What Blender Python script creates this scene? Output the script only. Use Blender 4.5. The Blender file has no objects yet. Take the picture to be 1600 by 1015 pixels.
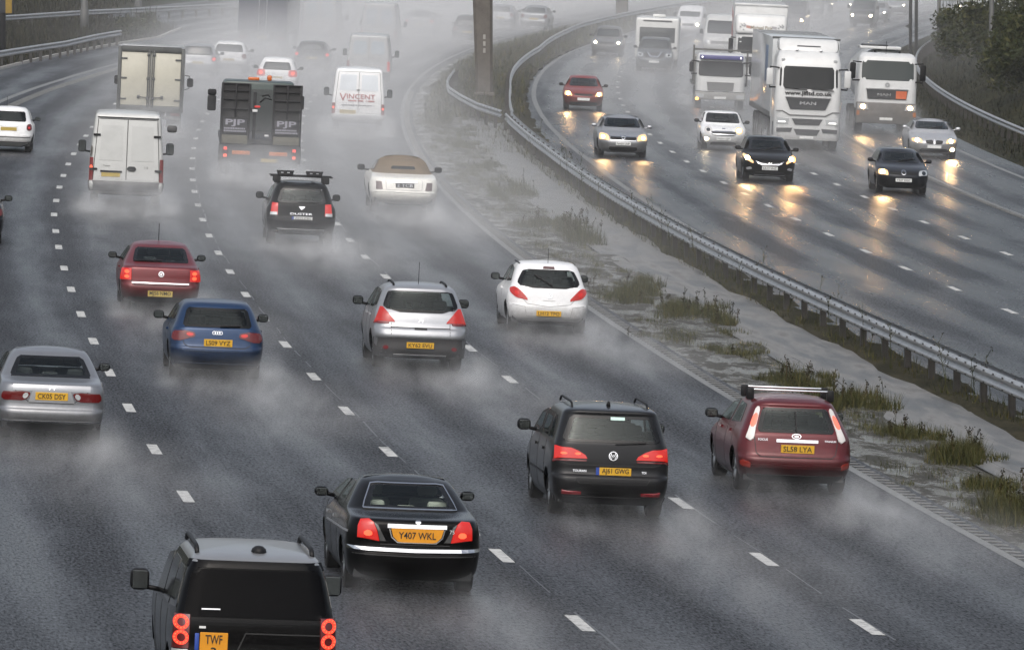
import bpy, bmesh, math, random
from mathutils import Vector, Matrix, Euler
R = math.radians
random.seed(7)
scene = bpy.context.scene
COL = scene.collection

# ------------------------------------------------------------------ camera and road geometry
F, HC, YH = 11660.0, 9.3, -200.0
PITCH = math.atan((507.5 - YH) / F)
CP, SP = math.cos(PITCH), math.sin(PITCH)
EP = [5.908483433836924e-10, -4.066559457446e-07, 0.0003148485689832854, -0.1568732393914108, 20.502785607556323]
def _poly(y):
    v = 0.0
    for c in EP: v = v * y + c
    return v
def _dpoly(y):
    return ((4*EP[0]*y + 3*EP[1])*y + 2*EP[2])*y + EP[3]
YA, YB, KC = 95.0, 450.0, 5e-4
def edge(y):                      # x of the fast-lane edge line at distance y
    if y < YA: return _poly(YA) + _dpoly(YA)*(y-YA)
    if y > YB: return _poly(YB) + _dpoly(YB)*(y-YB) + .5*KC*min(y-YB, 260)**2 + KC*260*max(0, y-YB-260)
    return _poly(y)
def dedge(y):
    if y < YA: return _dpoly(YA)
    if y > YB: return _dpoly(YB) + KC*min(y-YB, 260)
    return _dpoly(y)
def bankz(d):
    return -0.045*(max(-34, min(26, d)) + 9.1)
def gz(x, y): return bankz(x - edge(y))
def P(d, y, h=0.0): return Vector((edge(y)+d, y, bankz(d)+h))
def at(px, py, h=0.0):            # the ground point seen at a place in the photograph
    dx = (px-800)/F; dy = -(py-507.5)/F
    D = (dx, CP+dy*SP, -SP+dy*CP); z = 0.0
    for _ in range(40):
        t = (z+h-HC)/D[2]; x, y = D[0]*t, D[1]*t
        z = .5*z + .5*gz(x, y)
    return Vector((x, y, z))

# ------------------------------------------------------------------ materials
MATS = {}
def _new(name):
    m = bpy.data.materials.new(name); m.use_nodes = True
    m.node_tree.nodes.clear(); MATS[name] = m
    return m, m.node_tree.nodes, m.node_tree.links
def N(nodes, typ, **kw):
    n = nodes.new(typ)
    for k, v in kw.items():
        if k.startswith('_'): setattr(n, k[1:], v)
        else: n.inputs[k.replace('__', ' ')].default_value = v
    return n
def pbr(name, col, rough=.5, metal=0, coat=0, emit=None, es=0, spec=.5, bump=0, bscale=60, var=0, alpha=1):
    if name in MATS: return MATS[name]
    m, n, l = _new(name)
    o = n.new('ShaderNodeOutputMaterial')
    b = N(n, 'ShaderNodeBsdfPrincipled', Roughness=rough, Metallic=metal)
    b.inputs['Base Color'].default_value = (*col, 1)
    b.inputs['Coat Weight'].default_value = coat
    b.inputs['Coat Roughness'].default_value = .06
    b.inputs['Specular IOR Level'].default_value = spec
    if emit:
        b.inputs['Emission Color'].default_value = (*emit, 1); b.inputs['Emission Strength'].default_value = es
    if bump or var:
        tc = n.new('ShaderNodeTexCoord')
        nz = N(n, 'ShaderNodeTexNoise', Scale=bscale, Detail=3)
        l.new(tc.outputs['Object'], nz.inputs['Vector'])
        if bump:
            bp = N(n, 'ShaderNodeBump', Strength=bump, Distance=.01)
            l.new(nz.outputs['Fac'], bp.inputs['Height']); l.new(bp.outputs['Normal'], b.inputs['Normal'])
        if var:
            n2 = N(n, 'ShaderNodeTexNoise', Scale=3.1, Detail=5, Roughness=.65)
            l.new(tc.outputs['Object'], n2.inputs['Vector'])
            rp = n.new('ShaderNodeValToRGB')
            rp.color_ramp.elements[0].position = .3; rp.color_ramp.elements[1].position = .7
            rp.color_ramp.elements[0].color = (*[c*(1-var) for c in col], 1)
            rp.color_ramp.elements[1].color = (*[min(1, c*(1+var)) for c in col], 1)
            l.new(n2.outputs['Fac'], rp.inputs['Fac']); l.new(rp.outputs['Color'], b.inputs['Base Color'])
    l.new(b.outputs[0], o.inputs['Surface'])
    return m
def paint(name, col, metal=0.0, rough=.32, gloss=1.0):
    """wet car paint: clear coat, beads of rain, a film of road dirt with its own blotchy shape"""
    if name in MATS: return MATS[name]
    m, n, l = _new(name)
    o = n.new('ShaderNodeOutputMaterial'); b = N(n, 'ShaderNodeBsdfPrincipled', Roughness=rough, Metallic=metal)
    b.inputs['Coat Weight'].default_value = .5 if gloss == 1 else .9; b.inputs['Coat IOR'].default_value = 1.5 if gloss == 1 else 1.2; b.inputs['Coat Roughness'].default_value = .1
    b.inputs['Specular IOR Level'].default_value = .3*gloss
    tc = n.new('ShaderNodeTexCoord')
    bead = N(n, 'ShaderNodeTexVoronoi', Scale=75.0); l.new(tc.outputs['Object'], bead.inputs['Vector'])
    bp = N(n, 'ShaderNodeBump', Strength=.07, Distance=.004); bp.invert = True
    l.new(bead.outputs['Distance'], bp.inputs['Height']); l.new(bp.outputs['Normal'], b.inputs['Coat Normal'])
    n2 = N(n, 'ShaderNodeTexNoise', Scale=2.3, Detail=6, Roughness=.7); l.new(tc.outputs['Object'], n2.inputs['Vector'])
    rp = n.new('ShaderNodeValToRGB'); rp.color_ramp.elements[0].position = .42; rp.color_ramp.elements[1].position = .72
    rp.color_ramp.elements[0].color = (0, 0, 0, 1); rp.color_ramp.elements[1].color = (.38, .38, .38, 1)
    l.new(n2.outputs['Fac'], rp.inputs['Fac'])
    mx = N(n, 'ShaderNodeMix', _data_type='RGBA')
    mx.inputs[6].default_value = (*col, 1)
    g = min(.12, .004+sum(col)/3*.42); mx.inputs[7].default_value = (col[0]*.6+g*.4, col[1]*.6+g*.4, col[2]*.6+g*.38, 1)
    l.new(rp.outputs['Color'], mx.inputs[0])
    # a film of road grime with a ragged upper edge, thrown up over the lower panels
    sz = n.new('ShaderNodeSeparateXYZ'); l.new(tc.outputs['Object'], sz.inputs[0])
    n3 = N(n, 'ShaderNodeTexNoise', Scale=5.0, Detail=5, Roughness=.7); l.new(tc.outputs['Object'], n3.inputs['Vector'])
    gz_ = N(n, 'ShaderNodeMath', _operation='MULTIPLY_ADD'); gz_.inputs[1].default_value = .55; l.new(n3.outputs['Fac'], gz_.inputs[0]); l.new(sz.outputs['Z'], gz_.inputs[2])
    gr = n.new('ShaderNodeValToRGB'); gr.color_ramp.elements[0].position = .62; gr.color_ramp.elements[0].color = (.62, .62, .62, 1)
    gr.color_ramp.elements[1].position = 1.0; gr.color_ramp.elements[1].color = (.0, .0, .0, 1)
    l.new(gz_.outputs[0], gr.inputs['Fac'])
    m3 = N(n, 'ShaderNodeMix', _data_type='RGBA'); q = sum(col)/3
    m3.inputs[7].default_value = (*[min(.16, .003+.34*q)*k for k in (1, .97, .92)], 1)
    l.new(gr.outputs['Color'], m3.inputs[0]); l.new(mx.outputs[2], m3.inputs[6]); l.new(m3.outputs[2], b.inputs['Base Color'])
    cw = n.new('ShaderNodeMapRange'); cw.inputs[3].default_value = b.inputs['Coat Weight'].default_value; cw.inputs[4].default_value = .05; l.new(gr.outputs['Color'], cw.inputs[0]); l.new(cw.outputs[0], b.inputs['Coat Weight'])
    l.new(b.outputs[0], o.inputs['Surface'])
    return m
def glass(name, tint, mixf=.35):
    if name in MATS: return MATS[name]
    m, n, l = _new(name)
    o = n.new('ShaderNodeOutputMaterial')
    t = n.new('ShaderNodeBsdfTransparent'); t.inputs['Color'].default_value = (*tint, 1)
    g = N(n, 'ShaderNodeBsdfGlossy', Roughness=.06); g.inputs['Color'].default_value = (.62, .68, .68, 1)
    fr = N(n, 'ShaderNodeFresnel', IOR=1.5)
    tc = n.new('ShaderNodeTexCoord'); bead = N(n, 'ShaderNodeTexVoronoi', Scale=60.0)
    l.new(tc.outputs['Object'], bead.inputs['Vector'])
    bp = N(n, 'ShaderNodeBump', Strength=.08, Distance=.004); bp.invert = True
    l.new(bead.outputs['Distance'], bp.inputs['Height']); l.new(bp.outputs['Normal'], g.inputs['Normal'])
    l.new(bp.outputs['Normal'], fr.inputs['Normal'])
    mx = n.new('ShaderNodeMixShader'); l.new(fr.outputs[0], mx.inputs[0]); l.new(t.outputs[0], mx.inputs[1]); l.new(g.outputs[0], mx.inputs[2])
    l.new(mx.outputs[0], o.inputs['Surface'])
    return m
def M(k):
    return MATS.get(k) or STD[k]()
STD = dict(
    rubber=lambda: pbr('rubber', (.006, .006, .0065), .75, var=.3),
    black_plastic=lambda: pbr('black_plastic', (.007, .007, .008), .5, bump=.1, spec=.25),
    grey_plastic=lambda: pbr('grey_plastic', (.07, .07, .072), .5, bump=.1),
    frit=lambda: pbr('frit', (.003, .0035, .004), .2, coat=.1, spec=.3),
    seam=lambda: pbr('seam', (.01, .01, .01), .6),
    glass=lambda: glass('glass', (.58, .68, .65)),
    clear_glass=lambda: glass('clear_glass', (.84, .92, .90)),
    dark_glass=lambda: pbr('dark_glass', (.008, .010, .0105), .1, coat=.2, spec=.45),
    smoke_glass=lambda: pbr('smoke_glass', (.02, .024, .024), .15, coat=.1, spec=.6),
    mirror=lambda: pbr('mirror', (.13, .145, .145), .15, metal=1),
    chrome=lambda: pbr('chrome', (.75, .76, .78), .14, metal=1),
    steel=lambda: pbr('steel', (.42, .43, .45), .34, metal=.9, var=.15),
    alloy=lambda: pbr('alloy', (.36, .37, .38), .35, metal=.8),
    interior=lambda: pbr('interior', (.02, .021, .022), .8),
    seat_dark=lambda: pbr('seat_dark', (.03, .031, .033), .85),
    seat_light=lambda: pbr('seat_light', (.5, .49, .43), .8),
    yellow_plate=lambda: pbr('yellow_plate', (.60, .34, .02), .4, var=.12),
    orange_plate=lambda: pbr('orange_plate', (.66, .27, .012), .4, var=.12),
    dirty_plate=lambda: pbr('dirty_plate', (.42, .31, .07), .5, var=.3),
    white_plate=lambda: pbr('white_plate', (.66, .67, .66), .35, var=.15),
    ink=lambda: pbr('ink', (.012, .012, .012), .5),
    lens_red=lambda: pbr('lens_red', (.16, .008, .008), .15, coat=.5),
    lens_dim=lambda: pbr('lens_dim', (.085, .005, .006), .12, coat=.5, emit=(1, .03, .015), es=.015),
    lens_lit=lambda: pbr('lens_lit', (.22, .008, .008), .2, coat=.4, emit=(1, .03, .015), es=.36),
    bulb_red=lambda: pbr('bulb_red', (.5, .03, .02), .3, emit=(1, .06, .03), es=.9),
    bulb_hot=lambda: pbr('bulb_hot', (.5, .03, .02), .3, emit=(1, .13, .045), es=1.25),
    lens_clear=lambda: pbr('lens_clear', (.50, .52, .53), .1, coat=.8, metal=.3),
    lens_warm=lambda: pbr('lens_warm', (.5, .4, .25), .2, coat=.6, emit=(1, .52, .17), es=.9),
    lens_pale=lambda: pbr('lens_pale', (.62, .60, .58), .15, coat=.8),
    lens_amber=lambda: pbr('lens_amber', (.55, .2, .02), .15, coat=.8, emit=(1, .33, .04), es=.5),
    amber_lit=lambda: pbr('amber_lit', (.8, .3, .03), .3, emit=(1, .34, .05), es=9),
    beam=lambda: pbr('beam', (.9, .8, .6), .3, emit=(1, .60, .26), es=70),
    beam_white=lambda: pbr('beam_white', (.9, .9, .8), .3, emit=(1, .80, .50), es=45),
    beam_far=lambda: pbr('beam_far', (.9, .9, .8), .3, emit=(1, .86, .62), es=12),
    reflector=lambda: pbr('reflector', (.17, .007, .012), .2, coat=.5),
    white_letter=lambda: pbr('white_letter', (.62, .63, .66), .4),
)

# ------------------------------------------------------------------ object helpers
def link(name, me, mats, parent=None, smooth=True, kind=None):
    if not isinstance(me, bpy.types.Mesh):
        bm = me; me = bpy.data.meshes.new(name); bm.to_mesh(me); bm.free()
    for m in (mats if isinstance(mats, (list, tuple)) else [mats]):
        me.materials.append(M(m) if isinstance(m, str) else m)
    if smooth:
        me.polygons.foreach_set('use_smooth', [True]*len(me.polygons))
    o = bpy.data.objects.new(name, me); COL.objects.link(o)
    if parent is not None: o.parent = parent
    if kind: o['kind'] = kind
    return o
def sharp(me, ang=35):
    me.set_sharp_from_angle(angle=R(ang))
def tag(o, label, cat, group=None):
    o['label'] = label; o['category'] = cat
    if group: o['group'] = group
    return o
def empty(name, loc, rz=0.0, rx=0.0, ry=0.0):
    o = bpy.data.objects.new(name, None); COL.objects.link(o)
    o.location = loc; o.rotation_euler = (rx, ry, rz); o.empty_display_size = .3
    return o
def bx(bm, x0, x1, y0, y1, z0, z1, bev=0.0, seg=2, tx=0, ty0=0, ty1=0, mi=0):
    """a bevelled box; tx narrows its top, ty0/ty1 shift the top of its rear/front face"""
    co = [(x0, y0, z0), (x1, y0, z0), (x1, y1, z0), (x0, y1, z0),
          (x0+tx, y0+ty0, z1), (x1-tx, y0+ty0, z1), (x1-tx, y1+ty1, z1), (x0+tx, y1+ty1, z1)]
    v = [bm.verts.new(c) for c in co]
    fs = [bm.faces.new([v[i] for i in f]) for f in ((0, 3, 2, 1), (4, 5, 6, 7), (0, 1, 5, 4), (1, 2, 6, 5), (2, 3, 7, 6), (3, 0, 4, 7))]
    for f in fs: f.material_index = mi
    if bev > 0:
        es = list({e for f in fs for e in f.edges})
        bmesh.ops.bevel(bm, geom=es, offset=bev, segments=seg, profile=.5, affect='EDGES')
    return bm
def tube(bm, pts, r, n=8, mi=0, cap=True):
    rings = []
    for i, p in enumerate(pts):
        p = Vector(p)
        a = Vector(pts[max(0, i-1)]); b = Vector(pts[min(len(pts)-1, i+1)])
        t = (b-a).normalized()
        u = t.cross(Vector((0, 0, 1)))
        if u.length < 1e-3: u = t.cross(Vector((1, 0, 0)))
        u.normalize(); w = u.cross(t)
        rr = r[i] if isinstance(r, (list, tuple)) else r
        rings.append([bm.verts.new(p + (u*math.cos(2*math.pi*k/n) + w*math.sin(2*math.pi*k/n))*rr) for k in range(n)])
    for A, B in zip(rings, rings[1:]):
        for k in range(n):
            bm.faces.new((A[k], A[(k+1) % n], B[(k+1) % n], B[k])).material_index = mi
    if cap:
        bm.faces.new(rings[0][::-1]).material_index = mi; bm.faces.new(rings[-1]).material_index = mi
    return bm
def lathe_x(bm, prof, cx, cy, cz, n=28, mi=0):
    """revolve (x, r) pairs about an axis along x"""
    rings = [[bm.verts.new((cx+x, cy+r*math.cos(2*math.pi*k/n), cz+r*math.sin(2*math.pi*k/n))) for k in range(n)] for x, r in prof]
    for A, B in zip(rings, rings[1:]):
        for k in range(n):
            bm.faces.new((A[k], B[k], B[(k+1) % n], A[(k+1) % n])).material_index = mi
    return rings
def text_mesh(body, h, wscale=1.0, ext=.002, maxw=None, bold=0.0):
    cu = bpy.data.curves.new('lettering', 'FONT'); cu.body = body; cu.size = h/.72
    cu.align_x = 'CENTER'; cu.align_y = 'CENTER'; cu.extrude = ext; cu.resolution_u = 3; cu.offset = bold
    o = bpy.data.objects.new('lettering', cu); COL.objects.link(o)
    dg = bpy.context.evaluated_depsgraph_get(); dg.update()
    me = bpy.data.meshes.new_from_object(o.evaluated_get(dg))
    bpy.data.objects.remove(o); bpy.data.curves.remove(cu)
    xs = [v.co.x for v in me.vertices]; ys = [v.co.y for v in me.vertices]
    if not xs: return me
    w = max(xs)-min(xs); cy = (max(ys)+min(ys))/2; cx = (max(xs)+min(xs))/2
    s = wscale if not maxw else maxw/w
    for v in me.vertices: v.co.x = (v.co.x-cx)*s; v.co.y -= cy
    return me
def chaikin(p, n=2, closed=False):
    for _ in range(n):
        q = []
        m = len(p)
        if closed:
            for i in range(m):
                a, b = p[i], p[(i+1) % m]
                q += [(a[0]*.75+b[0]*.25, a[1]*.75+b[1]*.25), (a[0]*.25+b[0]*.75, a[1]*.25+b[1]*.75)]
        else:
            q = [p[0]]
            for a, b in zip(p, p[1:]):
                q += [(a[0]*.75+b[0]*.25, a[1]*.75+b[1]*.25), (a[0]*.25+b[0]*.75, a[1]*.25+b[1]*.75)]
            q.append(p[-1])
        p = q
    return p
def rounded(poly, r=.05):
    """the outline with each corner eased over at most r"""
    out = []; n = len(poly)
    for i in range(n):
        p, a, b = poly[i], poly[i-1], poly[(i+1) % n]
        def to(q):
            L = math.hypot(q[0]-p[0], q[1]-p[1]) or 1e-6; t = min(r, .32*L)/L
            return (p[0]+(q[0]-p[0])*t, p[1]+(q[1]-p[1])*t)
        u, v = to(a), to(b); m = ((u[0]+v[0])*.3+p[0]*.4, (u[1]+v[1])*.3+p[1]*.4)
        out += [u, m, v]
    return out
def interp(p, z):
    if z <= p[0][0]: return p[0][1]
    for (z0, a), (z1, b) in zip(p, p[1:]):
        if z <= z1: return a + (b-a)*(z-z0)/max(1e-9, z1-z0)
    return p[-1][1]
def mir(poly): return [(-a, b) for a, b in poly]
def inpoly(poly, a, b):
    c = False; j = len(poly)-1
    for i in range(len(poly)):
        (x0, y0), (x1, y1) = poly[i], poly[j]
        if (y0 > b) != (y1 > b) and a < (x1-x0)*(b-y0)/(y1-y0+1e-12)+x0: c = not c
        j = i
    return c
HAZE, MISTL, MISTR, SPR = 0.00007, 0.026, 0.0145, 0.125
# ------------------------------------------------------------------ road vehicles
GROUP_L, GROUP_R = 'vehicles driving away on the near carriageway', 'oncoming vehicles on the far carriageway'
class Car:
    """A vehicle whose skin is a stack of rounded plan outlines: at every height z it has a rear end yr(z), a front end yf(z) and a
    half-width hw(z).  Lamps, panes, plates and trims are cut from the same skin and stand a little proud of it."""
    def __init__(s, name, label, cat, px, py, rear, front, width, rc=.22, rcf=.35, bow=.06, bowf=.16, tr=.05, tf=.08, crown=.035,
                 oncoming=False, yaw=0.0, group=None, sx=1.0):
        s.rear_p, s.front_p, s.w_p = chaikin(rear, 2), chaikin(front, 2), chaikin(width, 2)
        s.rc, s.rcf, s.bow, s.bowf, s.tr, s.tf, s.crown = rc, rcf, bow, bowf, tr, tf, crown
        s.L = max(b for a, b in front); s.z0, s.zt = rear[0][0], rear[-1][0]
        p = at(px, py); s.g = py
        ang = -math.atan(dedge(p.y)) + yaw
        if oncoming:
            f = Vector((math.sin(-ang), math.cos(-ang), 0)); ang += math.pi
            loc = p + f*s.L
            loc.z = gz(loc.x, loc.y)
        else: loc = p
        s.root = empty(name, loc, ang, ry=math.atan(.045)*(-1 if oncoming else 1))
        tag(s.root, label, cat, group)
        s.holes = []; s.arches = []
    # skin functions
    def T(s, y):
        a = max(0, (1.1-y)/1.1); b = max(0, (y-(s.L-1.3))/1.3)
        return 1 - s.tr*a*a - s.tf*b*b
    def hw(s, z): return interp(s.w_p, z)
    def dep(s, u, hw, rc, bow):
        u = min(1.0, abs(u)); u0 = 1-rc/hw; d = bow*u*u
        if u > u0:
            t = (u-u0)/(1-u0); d += rc*(1-math.sqrt(max(0, 1-t*t)))
        return d
    def rear(s, x, z):
        h = s.hw(z); y = interp(s.rear_p, z)
        for _ in range(3):
            yy = interp(s.rear_p, z) + s.dep(x/s.T(y)/h, h, s.rc, s.bow); y = yy
        return Vector((x, y, z))
    def front(s, x, z):
        h = s.hw(z); y = interp(s.front_p, z)
        for _ in range(3):
            y = interp(s.front_p, z) - s.dep(x/s.T(y)/h, h, s.rcf, s.bowf)
        return Vector((x, y, z))
    def side(s, sg, y, z): return Vector((sg*s.hw(z)*s.T(y), y, z))
    def surf(s, face):
        if face == 'rear': return lambda a, b: s.rear(a, b)
        if face == 'front': return lambda a, b: s.front(a, b)
        sg = -1 if face == 'left' else 1
        return lambda a, b: s.side(sg, a, b)
    def nrm(s, face, a, b):
        f = s.surf(face); e = .012
        n = (f(a+e, b)-f(a-e, b)).cross(f(a, b+e)-f(a, b-e))
        if n.length < 1e-9: n = Vector((0, -1, 0))
        n.normalize()
        out = {'rear': Vector((0, -1, .25)), 'front': Vector((0, 1, .25)), 'left': Vector((-1, 0, .1)), 'right': Vector((1, 0, .1))}[face]
        return n if n.dot(out) > 0 else -n
    # parts
    def patch(s, name, face, poly, mat, off=.007, na=8, nb=6, rnd=1, inner=None, hole=False, parent=None, skirt=.02, sharpe=False):
        if hole: s.holes.append((face, poly))
        pl = rounded(poly) if rnd else list(poly)
        bs = sorted({b for a, b in pl}); lo, hi = bs[0], bs[-1]
        rows = sorted(set([lo+(hi-lo)*k/nb for k in range(nb+1)]) | {b for a, b in poly if lo < b < hi})
        r2 = [rows[0]]
        for b in rows[1:]:
            if b-r2[-1] > (hi-lo)*.03: r2.append(b)
        r2[-1] = hi
        rows = r2; e = (hi-lo)*1e-3
        f = s.surf(face); bm = bmesh.new(); G = []
        for b in rows:
            bb = min(hi-e, max(lo+e, b)); xs = []
            for i in range(len(pl)):
                (a0, b0), (a1, b1) = pl[i], pl[(i+1) % len(pl)]
                if (b0 > bb) != (b1 > bb): xs.append(a0+(a1-a0)*(bb-b0)/(b1-b0))
            if len(xs) < 2: xs = [pl[0][0], pl[0][0]+1e-4]
            l, r = min(xs), max(xs)
            row = []
            for k in range(na+1):
                a = l+(r-l)*k/na
                row.append(bm.verts.new(f(a, b) + s.nrm(face, a, b)*off))
            G.append(row)
        nr = len(G)-1
        for j in range(nr):
            for k in range(na):
                fc = bm.faces.new((G[j][k], G[j][k+1], G[j+1][k+1], G[j+1][k]))
                if inner is not None and 0 < j < nr-1 and 0 < k < na-1: fc.material_index = 1
        loop = G[0][:] + [r[-1] for r in G[1:]] + G[-1][-2::-1] + [r[0] for r in G[-2:0:-1]]
        cen = sum((v.co for v in loop), Vector())/len(loop)
        nn = s.nrm(face, *( (pl[0][0]+pl[len(pl)//2][0])/2, (lo+hi)/2))
        low = [bm.verts.new(v.co - nn*(skirt)) for v in loop]
        for i in range(len(loop)):
            j = (i+1) % len(loop)
            bm.faces.new((loop[i], low[i], low[j], loop[j]))
        bmesh.ops.remove_doubles(bm, verts=bm.verts, dist=5e-4)
        bmesh.ops.recalc_face_normals(bm, faces=bm.faces)
        bm.normal_update()
        if sum(f_.normal.dot(nn)*f_.calc_area() for f_ in bm.faces) < 0: bmesh.ops.reverse_faces(bm, faces=bm.faces)
        o = link(name, bm, [mat] if inner is None else [mat, inner], parent or s.root)
        sharp(o.data, 40)
        return o
    def strips(s, name, face, lines, w, mat, off=.004, parent=None, th=.004):
        bm = bmesh.new(); f = s.surf(face)
        for ln in lines:
            q = [ln[0]]
            for a, b in zip(ln, ln[1:]):
                k = max(1, int(math.hypot(b[0]-a[0], b[1]-a[1])/.07))
                q += [(a[0]+(b[0]-a[0])*i/k, a[1]+(b[1]-a[1])*i/k) for i in range(1, k+1)]
            A = []
            for i, p in enumerate(q):
                a = q[max(0, i-1)]; b = q[min(len(q)-1, i+1)]
                t = (b[0]-a[0], b[1]-a[1]); L = math.hypot(*t) or 1; nx, nz = -t[1]/L*w/2, t[0]/L*w/2
                nn = s.nrm(face, *p)
                A.append([bm.verts.new(f(p[0]+nx, p[1]+nz)+nn*off), bm.verts.new(f(p[0]-nx, p[1]-nz)+nn*off),
                          bm.verts.new(f(p[0]+nx, p[1]+nz)-nn*th), bm.verts.new(f(p[0]-nx, p[1]-nz)-nn*th)])
            for u, v in zip(A, A[1:]):
                for i, j in ((0, 1), (1, 3), (2, 0)):
                    bm.faces.new((u[i], u[j], v[j], v[i]))
            for u in (A[0], A[-1]): bm.faces.new((u[0], u[1], u[3], u[2]))
        bmesh.ops.recalc_face_normals(bm, faces=bm.faces)
        return link(name, bm, mat, parent or s.root, smooth=False)
    def levels(s):
        zs = {s.z0, s.zt}
        for p in (s.rear_p, s.front_p, s.w_p):
            zs |= {round(z, 4) for z, _ in p}
        zs = sorted(z for z in zs if s.z0 <= z <= s.zt)
        out = [zs[0]]
        for z in zs[1:]:
            n = int((z-out[-1])/.04)
            a = out[-1]
            for k in range(1, n+1): out.append(a+(z-a)*k/(n+1))
            if z-out[-1] > .006: out.append(z)
        return out
    def body(s, mat, name='body', under=True, roof_mat=None, roof_z=None):
        bm = bmesh.new(); rings = []; NS = 46
        for z in s.levels():
            h = s.hw(z); ya, yb = interp(s.rear_p, z), interp(s.front_p, z)
            half = []
            us = [0, .12, .25, .38, .5, .62]
            u0 = max(.66, 1-s.rc/h); us += [u0+(1-u0)*math.sin(k*math.pi/12) for k in range(0, 7)]
            rp = [(u*h, ya+s.dep(u, h, s.rc, s.bow)) for u in us]
            u0 = max(.66, 1-s.rcf/h); us = [0, .12, .25, .38, .5, .62]+[u0+(1-u0)*math.sin(k*math.pi/12) for k in range(0, 7)]
            fp = [(u*h, yb-s.dep(u, h, s.rcf, s.bowf)) for u in us]
            y0, y1 = rp[-1][1], fp[-1][1]
            if y1 < y0+.02: y1 = y0+.02
            half = rp + [(h, y0+(y1-y0)*k/NS) for k in range(1, NS)] + fp[::-1]
            half = [(x*s.T(y), y) for x, y in half]
            ring = half + [(-x, y) for x, y in half[-2:0:-1]]
            rings.append(([bm.verts.new((x, y, z)) for x, y in ring], z))
        top, zt = rings[-1]; yc = (top[0].co.y + interp(s.front_p, zt))/2
        for g in (.93, .82, .66, .45, .2):
            rings.append(([bm.verts.new((v.co.x*g, yc+(v.co.y-yc)*g, zt+s.crown*(1-g**2.2))) for v in top], zt))
        n = len(rings[0][0])
        for wy, wr, wz in s.arches:
            for ring, z in rings:
                if z < wz+wr+.1:
                    for v in ring:
                        dy, dz = v.co.y-wy, v.co.z-wz; d = math.hypot(dy, dz)
                        if abs(v.co.x) > s.hw(z)*.8 and 1e-3 < d and abs(d-wr) < .05:
                            v.co.y = wy+dy*wr/d; v.co.z = wz+dz*wr/d
        for (A, za), (B, zb) in zip(rings, rings[1:]):
            for k in range(n):
                q = (A[k], A[(k+1) % n], B[(k+1) % n], B[k])
                c = sum((v.co for v in q), Vector())/4
                skip = False
                for wy, wr, wz in s.arches:
                    if math.hypot(c.y-wy, c.z-wz) < wr and abs(c.x) > s.hw(c.z)*.6: skip = True
                for face, poly in s.holes:
                    if face == 'rear' and c.y < s.L*.5: skip |= all(inpoly(poly, v.co.x, v.co.z) for v in q)
                    elif face == 'front' and c.y > s.L*.5: skip |= all(inpoly(poly, v.co.x, v.co.z) for v in q)
                    elif face == 'left' and c.x < 0: skip |= all(inpoly(poly, v.co.y, v.co.z) for v in q)
                    elif face == 'right' and c.x > 0: skip |= all(inpoly(poly, v.co.y, v.co.z) for v in q)
                if skip: continue
                fc = bm.faces.new(q)
                if roof_z and zb > roof_z: fc.material_index = 1
        fc = bm.faces.new(rings[-1][0])
        if roof_z: fc.material_index = 1
        bmesh.ops.recalc_face_normals(bm, faces=bm.faces)
        o = link(name, bm, [mat, roof_mat] if roof_mat else mat, s.root); sharp(o.data, 50)
        if under:
            ub = bmesh.new(); hh = s.hw(.4)
            bx(ub, -hh+.3, hh-.3, .3, s.L-.4, s.z0-.02, .62, .03)
            bx(ub, -hh+.06, hh-.06, 1.25, s.L-1.55, s.z0, .5, .02)
            bx(ub, -hh+.1, hh-.1, .22, .42, s.z0+.0, .5, .02)
            if s.holes:
                bx(ub, -hh+.12, hh-.12, 1.2, s.L-1.4, .5, .72, .02)
                bx(ub, -.62, .62, s.L*.62, s.L*.66, .72, .90, .04)
            link('chassis', ub, 'interior', s.root, smooth=False)
        return o
    def seats(s, yfr, yre, mat='seat_dark', z=.55, zh=.72, w=.36, rear_heads=3, lift=0.0):
        for sg in (-1, 1):
            bm = bmesh.new(); bx(bm, sg*w-.24, sg*w+.24, yfr, yfr+.5, z, z+.16, .05); bx(bm, sg*w-.23, sg*w+.23, yfr-.12, yfr+.04, z+.1, z+.62+lift, .05, ty0=-.12, ty1=-.12)
            o = link('front_seat', bm, mat, s.root)
            hb = bmesh.new(); bx(hb, sg*w-.13, sg*w+.13, yfr-.28, yfr-.16, z+.66+lift, z+.86+lift, .045); link('headrest', hb, mat, o)
        bm = bmesh.new(); bx(bm, -.62, .62, yre-.12, yre+.05, z+.05, z+.5+lift, .05, ty0=-.1, ty1=-.1)
        o = link('rear_seat', bm, mat, s.root)
        for i in range(rear_heads):
            hx = (i-(rear_heads-1)/2)*.42
            hb = bmesh.new(); bx(hb, hx-.14, hx+.14, yre-.22, yre-.12, z+.5+lift, z+(.66 if i != 1 else .6)+lift, .045); link('headrest', hb, mat, o)
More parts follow.
